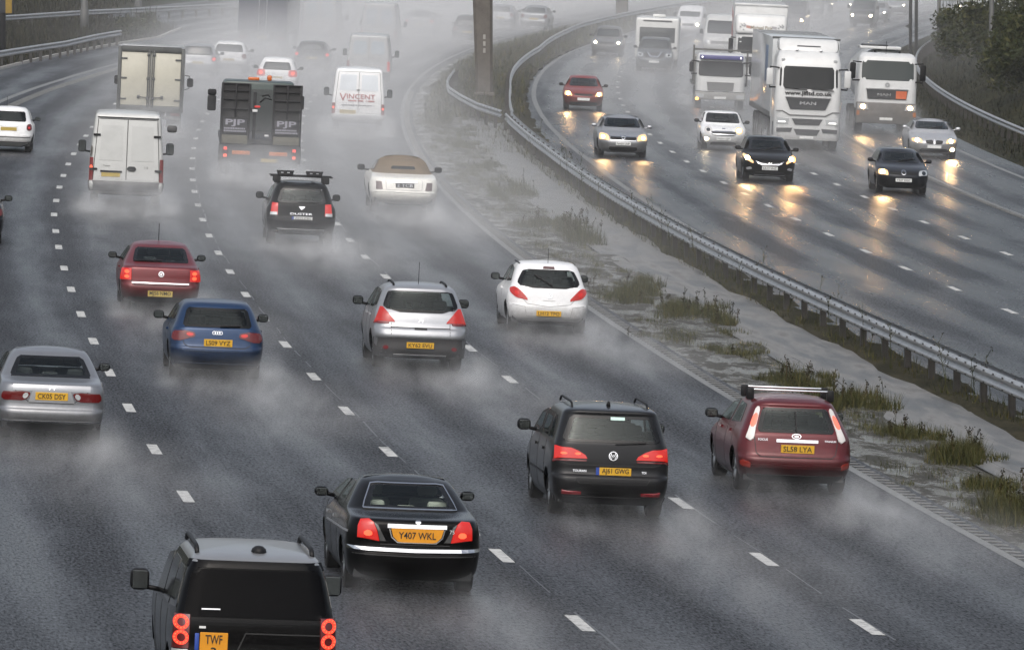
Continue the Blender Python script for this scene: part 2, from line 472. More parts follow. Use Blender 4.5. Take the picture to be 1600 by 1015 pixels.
    def wheels(s, ya, yb, r=.315, w=.21, track=None, rim='alloy', arch=.06):
        for y in (ya, yb):
            for sg in (-1, 1):
                xo = (track or s.hw(r)*.985)
                bm = bmesh.new(); x = sg*(xo-w/2)
                prof = [(-w/2, r*.62), (-w/2, r*.9), (-w*.42, r*.97), (-w*.2, r), (w*.2, r), (w*.42, r*.97), (w/2, r*.9), (w/2, r*.62)]
                lathe_x(bm, prof, x, y, r)
                bmesh.ops.recalc_face_normals(bm, faces=bm.faces)
                t = link('wheel', bm, 'rubber', s.root); sharp(t.data, 40)
                rb = bmesh.new(); k = sg*w*.36
                lathe_x(rb, [(k, r*.64), (k+sg*.02, r*.6), (k-sg*.03, r*.52)], x, y, r)
                for q in range(5):
                    a = q*2*math.pi/5
                    c, d = math.cos(a), math.sin(a)
                    p0 = (x+k*.9, y+c*r*.08, r+d*r*.08); p1 = (x+k, y+c*r*.58, r+d*r*.58)
                    tube(rb, [p0, p1], [r*.12, r*.09], 6)
                lathe_x(rb, [(k*.5, r*.6), (k*.4, .01)], x, y, r)
                lathe_x(rb, [(k+sg*.012, r*.14), (k+sg*.016, .005)], x, y, r)
                bmesh.ops.recalc_face_normals(rb, faces=rb.faces)
                link('rim', rb, rim, t)
    def cut_arch(s, ya, yb, r=.315, gap=.055):
        s.arches += [(ya, r+gap, r+.01), (yb, r+gap, r+.01)]
    def mirrors(s, y, z, mat='black_plastic', w=.2, h=.15, gl='mirror', out=.06, sides=(-1, 1)):
        for sg in sides:
            p = s.side(sg, y, z)
            bm = bmesh.new(); x0 = p.x+sg*out; x1 = x0+sg*w
            bx(bm, min(x0, x1), max(x0, x1), y-.03, y+.15, z+.01, z+.01+h, .062, 4)
            tube(bm, [p+Vector((-sg*.03, .05, .02)), Vector((x0+sg*.05, y+.05, z+.05))], .03, 6)
            o = link('wing_mirror', bm, mat, s.root)
            gb = bmesh.new(); q = .022
            bx(gb, min(x0, x1)+q, max(x0, x1)-q, y-.036, y-.028, z+.01+q, z+.01+h-q, .003, 1)
            link('mirror_glass', gb, gl, o, smooth=False)
    def plate(s, face, x, z, txt, mat='yellow_plate', w=.52, h=.111, flag=None, tilt=0.0, th=None, dy=0.0, poly=None):
        p = s.surf(face)(x, z); sg = -1 if face == 'rear' else 1
        bm = bmesh.new()
        if poly:
            vs = [bm.verts.new((a, .012, b)) for a, b in poly]; f = bm.faces.new(vs)
            g = bmesh.ops.extrude_face_region(bm, geom=[f])
            for v in g['geom']:
                if isinstance(v, bmesh.types.BMVert): v.co.y -= .012
        else: bx(bm, -w/2, w/2, 0, .012, -h/2, h/2, .003, 1)
        bmesh.ops.recalc_face_normals(bm, faces=bm.faces)
        o = link('number_plate', bm, mat, s.root, smooth=False)
        y = p.y + sg*(.02+dy)
        o.matrix_local = Matrix.Translation((x, y, z)) @ Matrix.Rotation(0 if face == 'rear' else math.pi, 4, 'Z') @ Matrix.Rotation(tilt, 4, 'X')
        lines = txt.split('\n') if txt else []; k = len(lines)
        for i, t in enumerate(lines):
            lh = th or (h*.66/k if k > 1 else h*.66)
            me = text_mesh(t, lh, maxw=(w*(.76 if flag else .86) if k == 1 else min(w*.8, lh*.62*len(t))), bold=lh*.012)
            to = link('plate_lettering', me, 'ink', o, smooth=False)
            to.matrix_local = Matrix.Translation((.026 if flag else 0, -.003, (k-1)/2*lh*1.35-i*lh*1.35)) @ Matrix.Rotation(R(90), 4, 'X')
        if flag:
            fb = bmesh.new(); bx(fb, -w/2, -w/2+.05, -.003, .004, -h/2, h/2, 0); link('country_band', fb, pbr('blue_band', (.02, .06, .3), .4), o, smooth=False)
        return o
    def faint_line(s, name, face, x, z, w, h, mat, seed=1, off=.03):
        """a line of lettering too small and dirty to read in the photograph: word-like runs of short strokes"""
        r_ = random.Random(seed); a = x-w/2; runs = []
        while a < x+w/2:
            l_ = r_.uniform(.4, .9)*h
            if r_.random() < .84: runs.append([(a, z), (a+l_*.8, z)])
            a += l_
        return s.strips(name, face, runs, h*.8, mat, off=off)
    def letters(s, name, face, x, z, txt, h, mat, maxw=None, tilt=0.0, off=.006):
        p = s.surf(face)(x, z); sg = -1 if face == 'rear' else 1
        n = s.nrm(face, x, z)
        o = link(name, text_mesh(txt, h, maxw=maxw, ext=.004), mat, s.root, smooth=False)
        rz = math.atan2(-n.x, n.y)+math.pi if False else (0 if face == 'rear' else math.pi)
        lean = math.asin(max(-1, min(1, n.z)))
        o.matrix_local = Matrix.Translation(p+n*off) @ Matrix.Rotation(rz, 4, 'Z') @ Matrix.Rotation(R(90)-lean, 4, 'X')
        return o
    def ring_badge(s, face, x, z, r, strokes=(), mat='chrome', w=.012, ring=True):
        ls = []
        if ring: ls.append([(x+r*math.cos(k*math.pi/10), z+r*math.sin(k*math.pi/10)) for k in range(21)])
        for st in strokes: ls.append([(x+a*r, z+b*r) for a, b in st])
        return s.strips('badge', face, ls, w, mat, off=.012, th=.0)
    def tubes(s, name, paths, r, mat, n=8, parent=None):
        bm = bmesh.new()
        for p in paths: tube(bm, p, r, n)
        return link(name, bm, mat, parent or s.root)
    def box(s, name, dims, mat, bev=.01, parent=None, mi=None, smooth=False, **kw):
        bm = bmesh.new()
        for d in (dims if isinstance(dims[0], (tuple, list)) else [dims]): bx(bm, *d, bev, **kw)
        o = link(name, bm, mat, parent or s.root, smooth=True); sharp(o.data, 35)
        return o
    def roof_pt(s, x, y, up=0.0):
        """a point on the crowned roof"""
        zt = s.zt; h = s.hw(zt)
        ya, yb = interp(s.rear_p, zt), interp(s.front_p, zt); yc, hl = (ya+yb)/2, (yb-ya)/2
        g = max(abs(x)/h, abs(y-yc)/hl)
        return Vector((x, y, zt+s.crown*(1-min(1, g)**2.2)+up))
    def aerial(s, x, y, h=.35, lean=.12, r=.006):
        b = s.roof_pt(x, y); s.tubes('aerial', [[b-Vector((0, 0, .01)), b+Vector((0, 0, .03))], [b+Vector((0, 0, .03)), b+Vector((0, -lean, h))]], r, 'black_plastic', 5)
    def fin(s, x, y):
        b = s.roof_pt(x, y, -.005); bm = bmesh.new(); bx(bm, b.x-.03, b.x+.03, b.y-.09, b.y+.09, b.z, b.z+.075, .012, tx=.02, ty1=-.11); link('aerial', bm, 'black_plastic', s.root)
    def rails(s, y0, y1, mat='black_plastic', up=.05, r=.017, x=None):
        for sg in (-1, 1):
            xx = sg*(x or s.hw(s.zt)*.93)
            pts = [s.roof_pt(xx, y0, -.01), s.roof_pt(xx, y0+.12, up)] + [s.roof_pt(xx, y0+(y1-y0)*k/6, up+.01) for k in range(1, 6)] + [s.roof_pt(xx, y1-.12, up), s.roof_pt(xx, y1, -.01)]
            s.tubes('roof_rail', [pts], r, mat, 6)

def sides(c, polys, inner='glass', hole=True, both=True):
    for poly in polys:
        for f in (('left', 'right') if both else ('left',)):
            c.patch('side_window', f, poly, 'frit', off=.005, na=7, nb=5, rnd=1, inner=inner, hole=hole)
def pair(c, name, face, poly, mat, **kw):
    return [c.patch(name, face, poly, mat, **kw), c.patch(name, face, mir(poly), mat, **kw)]
def wiper(c, face, a, b):
    c.strips('wiper', face, [[a, b]], .022, 'black_plastic', off=.028, th=-.012)

# profile families -------------------------------------------------
def hatch(L, W, H, belt=.95, rake=.4, bump=.55, tuck=.06, roof_y=None, nose=.95, wind=1.05, roofw=.66, deck=None, bonnet=.92):
    h = W/2; zt = H-.045
    ry = roof_y if roof_y is not None else tuck+.1+rake
    rear = [(.20, .2), (.30, .05), (bump-.12, .01), (bump, 0), (bump+.09, .015), (bump+.12, tuck), (belt, tuck+.05), (belt+.03, tuck+.08), (zt-.09, ry-.08), (zt-.03, ry), (zt, ry+.1)]
    fc = L-nose; ws = fc-.15
    front = [(.20, L-.2), (.30, L-.05), (.45, L-.01), (.58, L), (.66, L-.05), (.76, L-.2), (bonnet-.05, L-.55), (bonnet, L-.9), (belt+.05, ws), (zt-.06, ws-wind*.85), (zt, ws-wind)]
    width = [(.20, h-.1), (.30, h-.04), (.5, h-.01), (.66, h), (.82, h-.015), (belt, h-.06), (belt+.05, h-.09), (zt-.12, h*roofw+.07), (zt-.03, h*roofw), (zt, h*roofw-.06)]
    return dict(rear=rear, front=front, width=width)
def saloon(L, W, H, belt=.95, deck=1.0, boot=.85, rearw=.7, nose=1.0, wind=1.05, roofw=.66, bump=.5, bonnet=.9):
    h = W/2; zt = H-.045
    rear = [(.20, .22), (.30, .05), (bump-.1, .01), (bump, 0), (bump+.06, .015), (bump+.1, .07), (deck-.12, .07), (deck-.03, .1), (deck, .22), (deck+.03, boot), (deck+.06, boot+.1), (zt-.08, boot+rearw), (zt-.03, boot+rearw+.12), (zt, boot+rearw+.3)]
    ws = L-nose-.2
    front = [(.20, L-.2), (.30, L-.05), (.45, L-.01), (.56, L), (.64, L-.04), (.74, L-.18), (bonnet-.05, L-.6), (bonnet, L-1.0), (deck+.04, ws), (zt-.06, ws-wind*.85), (zt, ws-wind)]
    width = [(.20, h-.1), (.30, h-.04), (.5, h-.01), (.66, h), (.82, h-.015), (deck-.05, h-.05), (deck+.04, h-.09), (zt-.12, h*roofw+.08), (zt-.03, h*roofw), (zt, h*roofw-.06)]
    return dict(rear=rear, front=front, width=width)
# ------------------------------------------------------------------ camera, world, light
cam = bpy.data.objects.new('camera', bpy.data.cameras.new('camera')); COL.objects.link(cam)
cam.location = (0, 0, HC); cam.rotation_euler = (R(90)-PITCH, 0, 0)
cam.data.sensor_width = 36; cam.data.lens = 36*F/1600; cam.data.clip_end = 3000; cam.data.clip_start = 1
scene.camera = cam
w = bpy.data.worlds.new('World'); scene.world = w; w.use_nodes = True
wn, wl = w.node_tree.nodes, w.node_tree.links; wn.clear()
SUN_EL, SUN_ROT = R(52), R(190)
sky = wn.new('ShaderNodeTexSky'); sky.sky_type = 'NISHITA'; sky.sun_disc = False
sky.sun_elevation = SUN_EL; sky.sun_rotation = SUN_ROT; sky.air_density = 1.0; sky.dust_density = 6.0; sky.ozone_density = 1.0
hs = wn.new('ShaderNodeHueSaturation'); hs.inputs['Saturation'].default_value = .5
bg = wn.new('ShaderNodeBackground'); bg.inputs['Strength'].default_value = .13
wo = wn.new('ShaderNodeOutputWorld')
wl.new(sky.outputs[0], hs.inputs['Color']); wl.new(hs.outputs[0], bg.inputs[0]); wl.new(bg.outputs[0], wo.inputs[0])
sun = bpy.data.objects.new('sun', bpy.data.lights.new('sun', 'SUN')); COL.objects.link(sun)
sun.data.energy = 1.0; sun.data.angle = R(90); sun.data.color = (1, .975, .95)
# the lamp shines from the azimuth that the sky's sun_rotation gives (clockwise from +Y)
sd = Vector((math.sin(SUN_ROT)*math.cos(SUN_EL), math.cos(SUN_ROT)*math.cos(SUN_EL), math.sin(SUN_EL)))
sun.rotation_euler = sd.to_track_quat('Z', 'Y').to_euler()
scene.view_settings.view_transform = 'Standard'; scene.view_settings.look = 'None'
scene.view_settings.exposure = 0.32; scene.view_settings.gamma = 1.0
scene.cycles.max_bounces = 8; scene.cycles.volume_bounces = 2; scene.cycles.transparent_max_bounces = 12
scene.cycles.sample_clamp_indirect = 4.0
scene.cycles.use_denoising = True; scene.cycles.volume_step_rate = 1.0; scene.cycles.adaptive_threshold = .02

# ------------------------------------------------------------------ road surfaces (laid out along the curve)
def ys(a, b):
    out = []; y = a
    while y < b:
        out.append(y); y += 2.0 if 70 < y < 480 else 8.0
    out.append(b); return out
def ribbon(name, ds, y0, y1, mat, lift=0.0, hfun=None, kind='structure', yy=None):
    """a sheet between offsets ds (list, or function of y giving a list) with UV = (offset, distance) in metres"""
    bm = bmesh.new(); uv = bm.loops.layers.uv.new('UVMap'); G = []
    for y in (yy or ys(y0, y1)):
        dl = ds(y) if callable(ds) else ds
        row = []
        for d in dl:
            p = P(d, y, lift + (hfun(d, y) if hfun else 0)); row.append((bm.verts.new(p), (d, y)))
        G.append(row)
    for A, B in zip(G, G[1:]):
        for (a, b), (c, d) in zip(zip(A, A[1:]), zip(B, B[1:])):
            f = bm.faces.new((a[0], b[0], d[0], c[0]))
            for lp, q in zip(f.loops, (a, b, d, c)): lp[uv].uv = q[1]
    return link(name, bm, mat, None, True, kind)
def uvmap(n, l, su, sv):
    u = n.new('ShaderNodeUVMap'); u.uv_map = 'UVMap'
    mp = n.new('ShaderNodeMapping'); mp.inputs['Scale'].default_value = (su, sv, 1); l.new(u.outputs[0], mp.inputs['Vector'])
    return mp
def ramp(n, l, src, stops):
    r = n.new('ShaderNodeValToRGB'); e = r.color_ramp.elements
    while len(e) < len(stops): e.new(.5)
    for i, (p, c) in enumerate(stops):
        e[i].position = p; e[i].color = (*c, 1) if isinstance(c, (tuple, list)) else (c, c, c, 1)
    l.new(src, r.inputs['Fac']); return r
def asphalt(name='wet_asphalt', base=(.021, .0225, .026), dr=0.0, ks=1.0):
    m, n, l = _new(name)
    o = n.new('ShaderNodeOutputMaterial'); b = N(n, 'ShaderNodeBsdfPrincipled'); b.inputs['Specular IOR Level'].default_value = .5
    st = N(n, 'ShaderNodeTexNoise', Scale=1.0, Detail=4, Roughness=.6); l.new(uvmap(n, l, .9, .035).outputs[0], st.inputs['Vector'])   # wheel-track streaks
    pt = N(n, 'ShaderNodeTexNoise', Scale=1.0, Detail=5, Roughness=.62); l.new(uvmap(n, l, .45, .07).outputs[0], pt.inputs['Vector'])  # films of water
    gr = N(n, 'ShaderNodeTexNoise', Scale=1.0, Detail=3, Roughness=.75); l.new(uvmap(n, l, 25, 4.5).outputs[0], gr.inputs['Vector'])      # stone grain
    ad = N(n, 'ShaderNodeMath', _operation='ADD'); l.new(st.outputs['Fac'], ad.inputs[0]); l.new(pt.outputs['Fac'], ad.inputs[1])
    # two shallow ruts per lane where water lies
    ux = n.new('ShaderNodeUVMap'); ux.uv_map = 'UVMap'; sx = n.new('ShaderNodeSeparateXYZ'); l.new(ux.outputs[0], sx.inputs[0])
    ph = N(n, 'ShaderNodeMath', _operation='MULTIPLY_ADD'); ph.inputs[1].default_value = 6.2832/1.915; ph.inputs[2].default_value = 3.14; l.new(sx.outputs['X'], ph.inputs[0])
    cs = N(n, 'ShaderNodeMath', _operation='COSINE'); l.new(ph.outputs[0], cs.inputs[0])
    ru = N(n, 'ShaderNodeMath', _operation='MULTIPLY_ADD'); ru.inputs[1].default_value = .18; l.new(cs.outputs[0], ru.inputs[0]); l.new(ad.outputs[0], ru.inputs[2])
    hf = N(n, 'ShaderNodeMath', _operation='MULTIPLY'); hf.inputs[1].default_value = .5; l.new(ru.outputs[0], hf.inputs[0])
    rr = ramp(n, l, hf.outputs[0], [(.38, .58-dr), (.52, .47-dr), (.66, .32-dr*.6)])
    l.new(rr.outputs['Color'], b.inputs['Roughness'])
    cr = ramp(n, l, gr.outputs['Fac'], [(.32, tuple(c*.2 for c in base)), (.52, base), (.72, tuple(c*4.0 for c in base))])
    l.new(cr.outputs['Color'], b.inputs['Base Color'])
    sp = ramp(n, l, gr.outputs['Fac'], [(.38, .05), (.70, 1.5)])
    s2 = ramp(n, l, hf.outputs[0], [(.38, .16*ks), (.52, .34*ks), (.66, .60*ks)])
    s3 = N(n, 'ShaderNodeMath', _operation='MULTIPLY'); l.new(sp.outputs['Color'], s3.inputs[0]); l.new(s2.outputs['Color'], s3.inputs[1])
    l.new(s3.outputs[0], b.inputs['Specular IOR Level'])
    bp = N(n, 'ShaderNodeBump', Strength=.8, Distance=.02); l.new(gr.outputs['Fac'], bp.inputs['Height']); l.new(bp.outputs['Normal'], b.inputs['Normal'])
    l.new(b.outputs[0], o.inputs['Surface']); return m
def concrete_wet():
    m, n, l = _new('wet_concrete')
    o = n.new('ShaderNodeOutputMaterial'); b = N(n, 'ShaderNodeBsdfPrincipled')
    a = N(n, 'ShaderNodeTexNoise', Scale=1.0, Detail=6, Roughness=.65); l.new(uvmap(n, l, 1.6, .22).outputs[0], a.inputs['Vector'])
    g = N(n, 'ShaderNodeTexNoise', Scale=1.0, Detail=3); l.new(uvmap(n, l, 14, 6).outputs[0], g.inputs['Vector'])
    c = ramp(n, l, a.outputs['Fac'], [(.32, (.035, .033, .029)), (.43, (.075, .073, .068)), (.55, (.15, .147, .14)), (.66, (.095, .092, .086)), (.78, (.045, .042, .036))])
    l.new(c.outputs[0], b.inputs['Base Color'])
    r = ramp(n, l, a.outputs['Fac'], [(.35, .3), (.6, .55)]); l.new(r.outputs[0], b.inputs['Roughness'])
    bp = N(n, 'ShaderNodeBump', Strength=.4, Distance=.03); l.new(g.outputs['Fac'], bp.inputs['Height']); l.new(bp.outputs[0], b.inputs['Normal'])
    l.new(b.outputs[0], o.inputs['Surface']); return m
def soil(name, stops, puddle=None, su=1.1, sv=.35, gb=.05):
    """rough ground with its own patches of earth, dead grass and (puddle = threshold) standing water"""
    m, n, l = _new(name)
    o = n.new('ShaderNodeOutputMaterial'); b = N(n, 'ShaderNodeBsdfPrincipled', Roughness=.85); b.inputs['Specular IOR Level'].default_value = .5 if puddle else .08
    a = N(n, 'ShaderNodeTexNoise', Scale=1.0, Detail=7, Roughness=.7); l.new(uvmap(n, l, su, sv).outputs[0], a.inputs['Vector'])
    g = N(n, 'ShaderNodeTexNoise', Scale=1.0, Detail=4, Roughness=.7); l.new(uvmap(n, l, 9, 4).outputs[0], g.inputs['Vector'])
    mx = N(n, 'ShaderNodeMath', _operation='MULTIPLY_ADD'); mx.inputs[1].default_value = .35; l.new(g.outputs['Fac'], mx.inputs[0]); l.new(a.outputs['Fac'], mx.inputs[2])
    c = ramp(n, l, mx.outputs[0], stops); l.new(c.outputs[0], b.inputs['Base Color'])
    bp = N(n, 'ShaderNodeBump', Distance=gb); l.new(g.outputs['Fac'], bp.inputs['Height'])
    if puddle:
        p = ramp(n, l, mx.outputs[0], [(puddle-.02, .12), (puddle+.03, .85)]); l.new(p.outputs[0], b.inputs['Roughness'])
        p2 = ramp(n, l, mx.outputs[0], [(puddle-.02, .02), (puddle+.04, .8)]); l.new(p2.outputs[0], bp.inputs['Strength'])
    else: bp.inputs['Strength'].default_value = .8
    l.new(bp.outputs[0], b.inputs['Normal'])
    l.new(b.outputs[0], o.inputs['Surface']); return m
ASPH = asphalt(dr=.06, ks=1.05); ASPH2 = asphalt('far_wet_asphalt', dr=.20, ks=.8); CONC = concrete_wet()
SOIL = soil('dark_verge_soil', [(.45, (.009, .009, .006)), (.62, (.022, .021, .012)), (.78, (.042, .037, .022))])
MUD = soil('puddled_verge', [(.5, (.075, .073, .067)), (.63, (.11, .107, .098)), (.675, (.045, .042, .034)), (.76, (.016, .016, .010))], puddle=.655, su=2.0, sv=.62)
BANK = soil('rough_grass_bank', [(.45, (.005, .006, .003)), (.65, (.013, .0145, .006)), (.8, (.03, .028, .012))], su=.5, sv=.3)

def interp_y(tab, y):
    if y <= tab[0][0]: return tab[0][1]
    for (a, u), (b, v) in zip(tab, tab[1:]):
        if y <= b: return u+(v-u)*(y-a)/(b-a)
    return tab[-1][1]
LEFT_EDGE = [(-20, -18.9), (335, -18.45), (359, -17.9), (387, -17.0), (403, -16.4), (425, -17.5), (440, -24), (470, -27), (900, -27)]
def ledge(y): return interp_y(LEFT_EDGE, y)
def wob(y, a=.16, k=1.0, s=0.0): return a*(math.sin(y*.31*k+s)+.6*math.sin(y*.83*k+1.3+s)+.4*math.sin(y*1.9*k+s*2))
Y0, Y1 = -20.0, 900.0
# ground: one sheet that reaches far beyond both roads, banked with the curve, with a bank rising on either side
gd = [-300, -150, -80, -48, -40, -36, -32, -29, -26, -22, -18.5, -12, -6, 0, 1.5, 2.6, 3.4, 4.3, 5.4, 10, 16, 21.5, 24, 25.2, 26.5, 28, 30, 33, 37, 42, 60, 100, 300]
def gh(d, y):
    h = 0.0
    if .3 < d < 5.2: h -= .14
    if d > 25.2: h += min(7.0, (d-25.2)*.42)
    if d < -27.5: h += min(6.0, (-27.5-d)*.20)
    return h + (random.random()-.5)*.12*(1 if d > 26 or d < -27.5 else 0)
ground = ribbon('ground', gd, Y0, Y1, BANK, -.02, gh)
ribbon('near_carriageway', lambda y: [ledge(y)+(0.05-ledge(y))*k/10 for k in range(11)] + [.42], Y0, Y1, ASPH, .012)
ribbon('far_carriageway', [5.05, 6, 8, 10, 12, 14, 16, 18, 20, 21.6, 22.4], Y0, Y1, ASPH2, .012)
ribbon('median_verge', lambda y: [.42, .8, 1.3, 1.8, 2.3, 2.75+wob(y, .08)], Y0, Y1, MUD, .004, lambda d, y: .03*math.sin(y*.7+d*3)*(1 if .5 < d < 2.4 else 0))
ribbon('drain_channel', lambda y: [2.35, 2.7+wob(y, .06), 3.0, 3.3, 3.7, 4.1, 4.28+wob(y, .10, 1.3, 2)], Y0, Y1, CONC, .008, lambda d, y: -.05*max(0, 1-((d-3.4)/.6)**2))
def bv(y):                        # beyond the fork in the barrier the whole median is rough grass
    t = max(0, min(1, (y-292)/14)); q = lambda a, b: a+(b-a)*t
    return [q(4.12+wob(y, .10, 1.3, 2), .95+wob(y, .15)), q(4.5, 2.2), q(4.9, 3.8), 5.25+wob(y, .05, 2)]
ribbon('barrier_verge', bv, Y0, Y1, SOIL, .016, lambda d, y: ((-.06 if d < 4.4 else .04*math.sin(y*1.1)+.02) if y < 296 else .06+.05*math.sin(y*.9+d*2)))
# kerb along the hard shoulder
def kerb(name, dfun, y0, y1, h=.12, w=.16):
    bm = bmesh.new(); pr = None
    for y in ys(y0, y1):
        d = dfun(y); q = [bm.verts.new(P(d+w, y, -.02)), bm.verts.new(P(d+w-.02, y, h)), bm.verts.new(P(d, y, h)), bm.verts.new(P(d, y, -.02))]
        if pr:
            for i in range(3): bm.faces.new((pr[i], q[i], q[i+1], pr[i+1]))
        pr = q
    bmesh.ops.recalc_face_normals(bm, faces=bm.faces)
    return link(name, bm, pbr('kerb_stone', (.30, .29, .27), .45, bump=.3, var=.25), None, False, 'structure')
kerb('kerb', lambda y: ledge(y)-.1, 60, 424)
# slip road joining far left
sl = [(0, 51), (70, 46), (130, 43.5), (200, 40), (260, 36)]; su_ = [(0, 46), (70, 42), (130, 39.5), (200, 33), (260, 27)]
bm = bmesh.new(); uvl = bm.loops.layers.uv.new('UVMap'); pr = None
for a, b in zip(sl, su_):
    pa, pb = at(*a), at(*b); pa.z += .02; pb.z += .02
    q = [(bm.verts.new(pa), (pa.x, pa.y)), (bm.verts.new(pb), (pb.x, pb.y))]
    if pr:
        f = bm.faces.new((pr[0][0], q[0][0], q[1][0], pr[1][0]))
        for lp, s_ in zip(f.loops, (pr[0], q[0], q[1], pr[1])): lp[uvl].uv = s_[1]
    pr = q
link('slip_road', bm, ASPH, None, True, 'structure')

# ------------------------------------------------------------------ painted markings: worn thermoplastic
def worn_paint(name='road_paint', k=1.0):
    m, n, l = _new(name)
    o = n.new('ShaderNodeOutputMaterial'); b = N(n, 'ShaderNodeBsdfPrincipled', Roughness=.4)
    tc = n.new('ShaderNodeTexCoord'); a = N(n, 'ShaderNodeTexNoise', Scale=7.0, Detail=5, Roughness=.7); l.new(tc.outputs['Object'], a.inputs['Vector'])
    c = ramp(n, l, a.outputs['Fac'], [(.36, (.09*k, .09*k, .09*k)), (.47, (.44*k, .44*k, .42*k)), (.7, (.54*k, .54*k, .52*k))])
    l.new(c.outputs[0], b.inputs['Base Color']); l.new(b.outputs[0], o.inputs['Surface']); return m
RP = worn_paint()
mb = bmesh.new()
def quad(d0, d1, ya, yb, h=.017):
    mb.faces.new([mb.verts.new(P(d0, ya, h)), mb.verts.new(P(d1, ya, h)), mb.verts.new(P(d1, yb, h)), mb.verts.new(P(d0, yb, h))])
def lay(meas, first, last, gap=8.98):
    k = sorted(meas); out = list(k)
    full = []
    for a, b in zip(k, k[1:]):
        n_ = round((b-a)/9.0); full += [a+(b-a)*i/n_ for i in range(n_)]
    full.append(k[-1])
    y = k[0]-gap
    while y > first: full.append(y); y -= gap
    y = k[-1]+gap
    while y < last: full.append(y); y += gap
    return full
DASH = [(lambda y: interp_y([(90, -11.42), (140, -11.5), (200, -11.7), (260, -11.4), (400, -11.3)], y), lay([109.6, 118.6, 127.8, 136.8, 146, 154.9, 164.1, 172.9, 182.6, 190.7, 199.9, 208.5, 217.4, 225.8, 234.7, 243.3, 260.1], 20, 640)),
        (lambda y: interp_y([(90, -7.52), (140, -7.66), (190, -7.72), (250, -7.6), (400, -7.5)], y), lay([92.8, 102, 120.3, 129.5, 138.3, 147.7, 156.4, 165.2, 174.7, 183.3, 192, 200.8, 209.7, 218.6, 226.8, 244.1, 253.2], 20, 640)),
        (lambda y: interp_y([(90, -3.75), (140, -3.86), (190, -4.06), (260, -3.9), (400, -3.75)], y), lay([94, 103.3, 112.5, 140, 149.2, 175.6, 184.6, 193], 20, 640)),
        (lambda y: interp_y([(170, 10.33), (200, 10.06), (230, 9.86), (261, 9.62), (400, 9.2)], y), lay([172.7, 182, 191.3, 199.9, 209.1, 218.3, 227, 243.7, 253.1, 261.4], 60, 640)),
        (lambda y: interp_y([(200, 14.16), (220, 13.9), (255, 13.62), (400, 13.1)], y), lay([202.2, 210.9, 220.1, 228.8, 237.2, 246.5, 255.3], 60, 640))]
for df, yl in DASH:
    for y in yl:
        d = df(y); quad(d-.085, d+.085, y-1.0, y+1.0)
def solid(df, y0, y1, wd=.2, h=.017):
    yy = ys(y0, y1)
    for a, b in zip(yy, yy[1:]):
        mb.faces.new([mb.verts.new(P(df(a)-wd/2, a, h)), mb.verts.new(P(df(a)+wd/2, a, h)), mb.verts.new(P(df(b)+wd/2, b, h)), mb.verts.new(P(df(b)-wd/2, b, h))])
def ribs(df, y0, y1, w0, w1, pitch=.5, h0=.018, ln=.09):
    y = y0
    while y < y1:
        d = df(y); a = [P(d+w0, y, h0), P(d+w1, y, h0), P(d+w1, y+ln, h0), P(d+w0, y+ln, h0)]
        t = [p+Vector((0, 0, .012)) for p in a]
        A = [mb.verts.new(p) for p in a]; B = [mb.verts.new(p) for p in t]
        mb.faces.new(B)
        for i in range(4): mb.faces.new((A[i], A[(i+1) % 4], B[(i+1) % 4], B[i]))
        y += pitch
link('road_markings', mb, RP, None, False, 'structure'); mb = bmesh.new()
solid(lambda y: 0.0, 20, 640, .16); ribs(lambda y: 0.0, 60, 330, .08, .30, .55, ln=.16)
RLt = [(100, 6.1), (256, 6.08), (291, 5.8), (330, 5.55), (402, 5.33), (640, 5.3)]
solid(lambda y: interp_y(RLt, y), 60, 640, .2)
RIB2 = lambda y: 17.75
solid(RIB2, 60, 640, .16); ribs(RIB2, 200, 330, -.3, -.08, .6, ln=.22)
solid(lambda y: 21.3, 60, 640, .2)
SLt = [(60, -15.6), (290, -15.83), (310, -15.4), (326, -14.97), (353, -14.3), (420, -14.2), (640, -14.4)]
solid(lambda y: interp_y(SLt, y), 20, 640, .26); ribs(lambda y: interp_y(SLt, y), 255, 352, .55, .95, .9, ln=.42)
nd = len(mb.faces)
bmesh.ops.recalc_face_normals(mb, faces=mb.faces)
for f in mb.faces:
    if abs(f.normal.z) > .5 and f.normal.z < 0: f.normal_flip()
link('edge_markings', mb, worn_paint('edge_paint', .30), None, False, 'structure')
# sealed joints between lanes: thin bands of pale, standing water in the joint
jb = bmesh.new(); mb = jb
rj = random.Random(11)
for df, _ in DASH[1:3]:
    y = 40
    while y < 250:
        l_ = rj.uniform(1, 5); w_ = rj.uniform(.012, .035)
        solid(lambda q, df=df: df(q)+.10+.02*math.sin(q*.5), y, y+l_, w_, .0145); y += l_+rj.uniform(.2, 3)
bmesh.ops.recalc_face_normals(jb, faces=jb.faces)
for f in jb.faces:
    if f.normal.z < 0: f.normal_flip()
link('lane_joint', jb, pbr('joint_seal', (.034, .035, .038), .35, var=.4), None, False, 'structure')
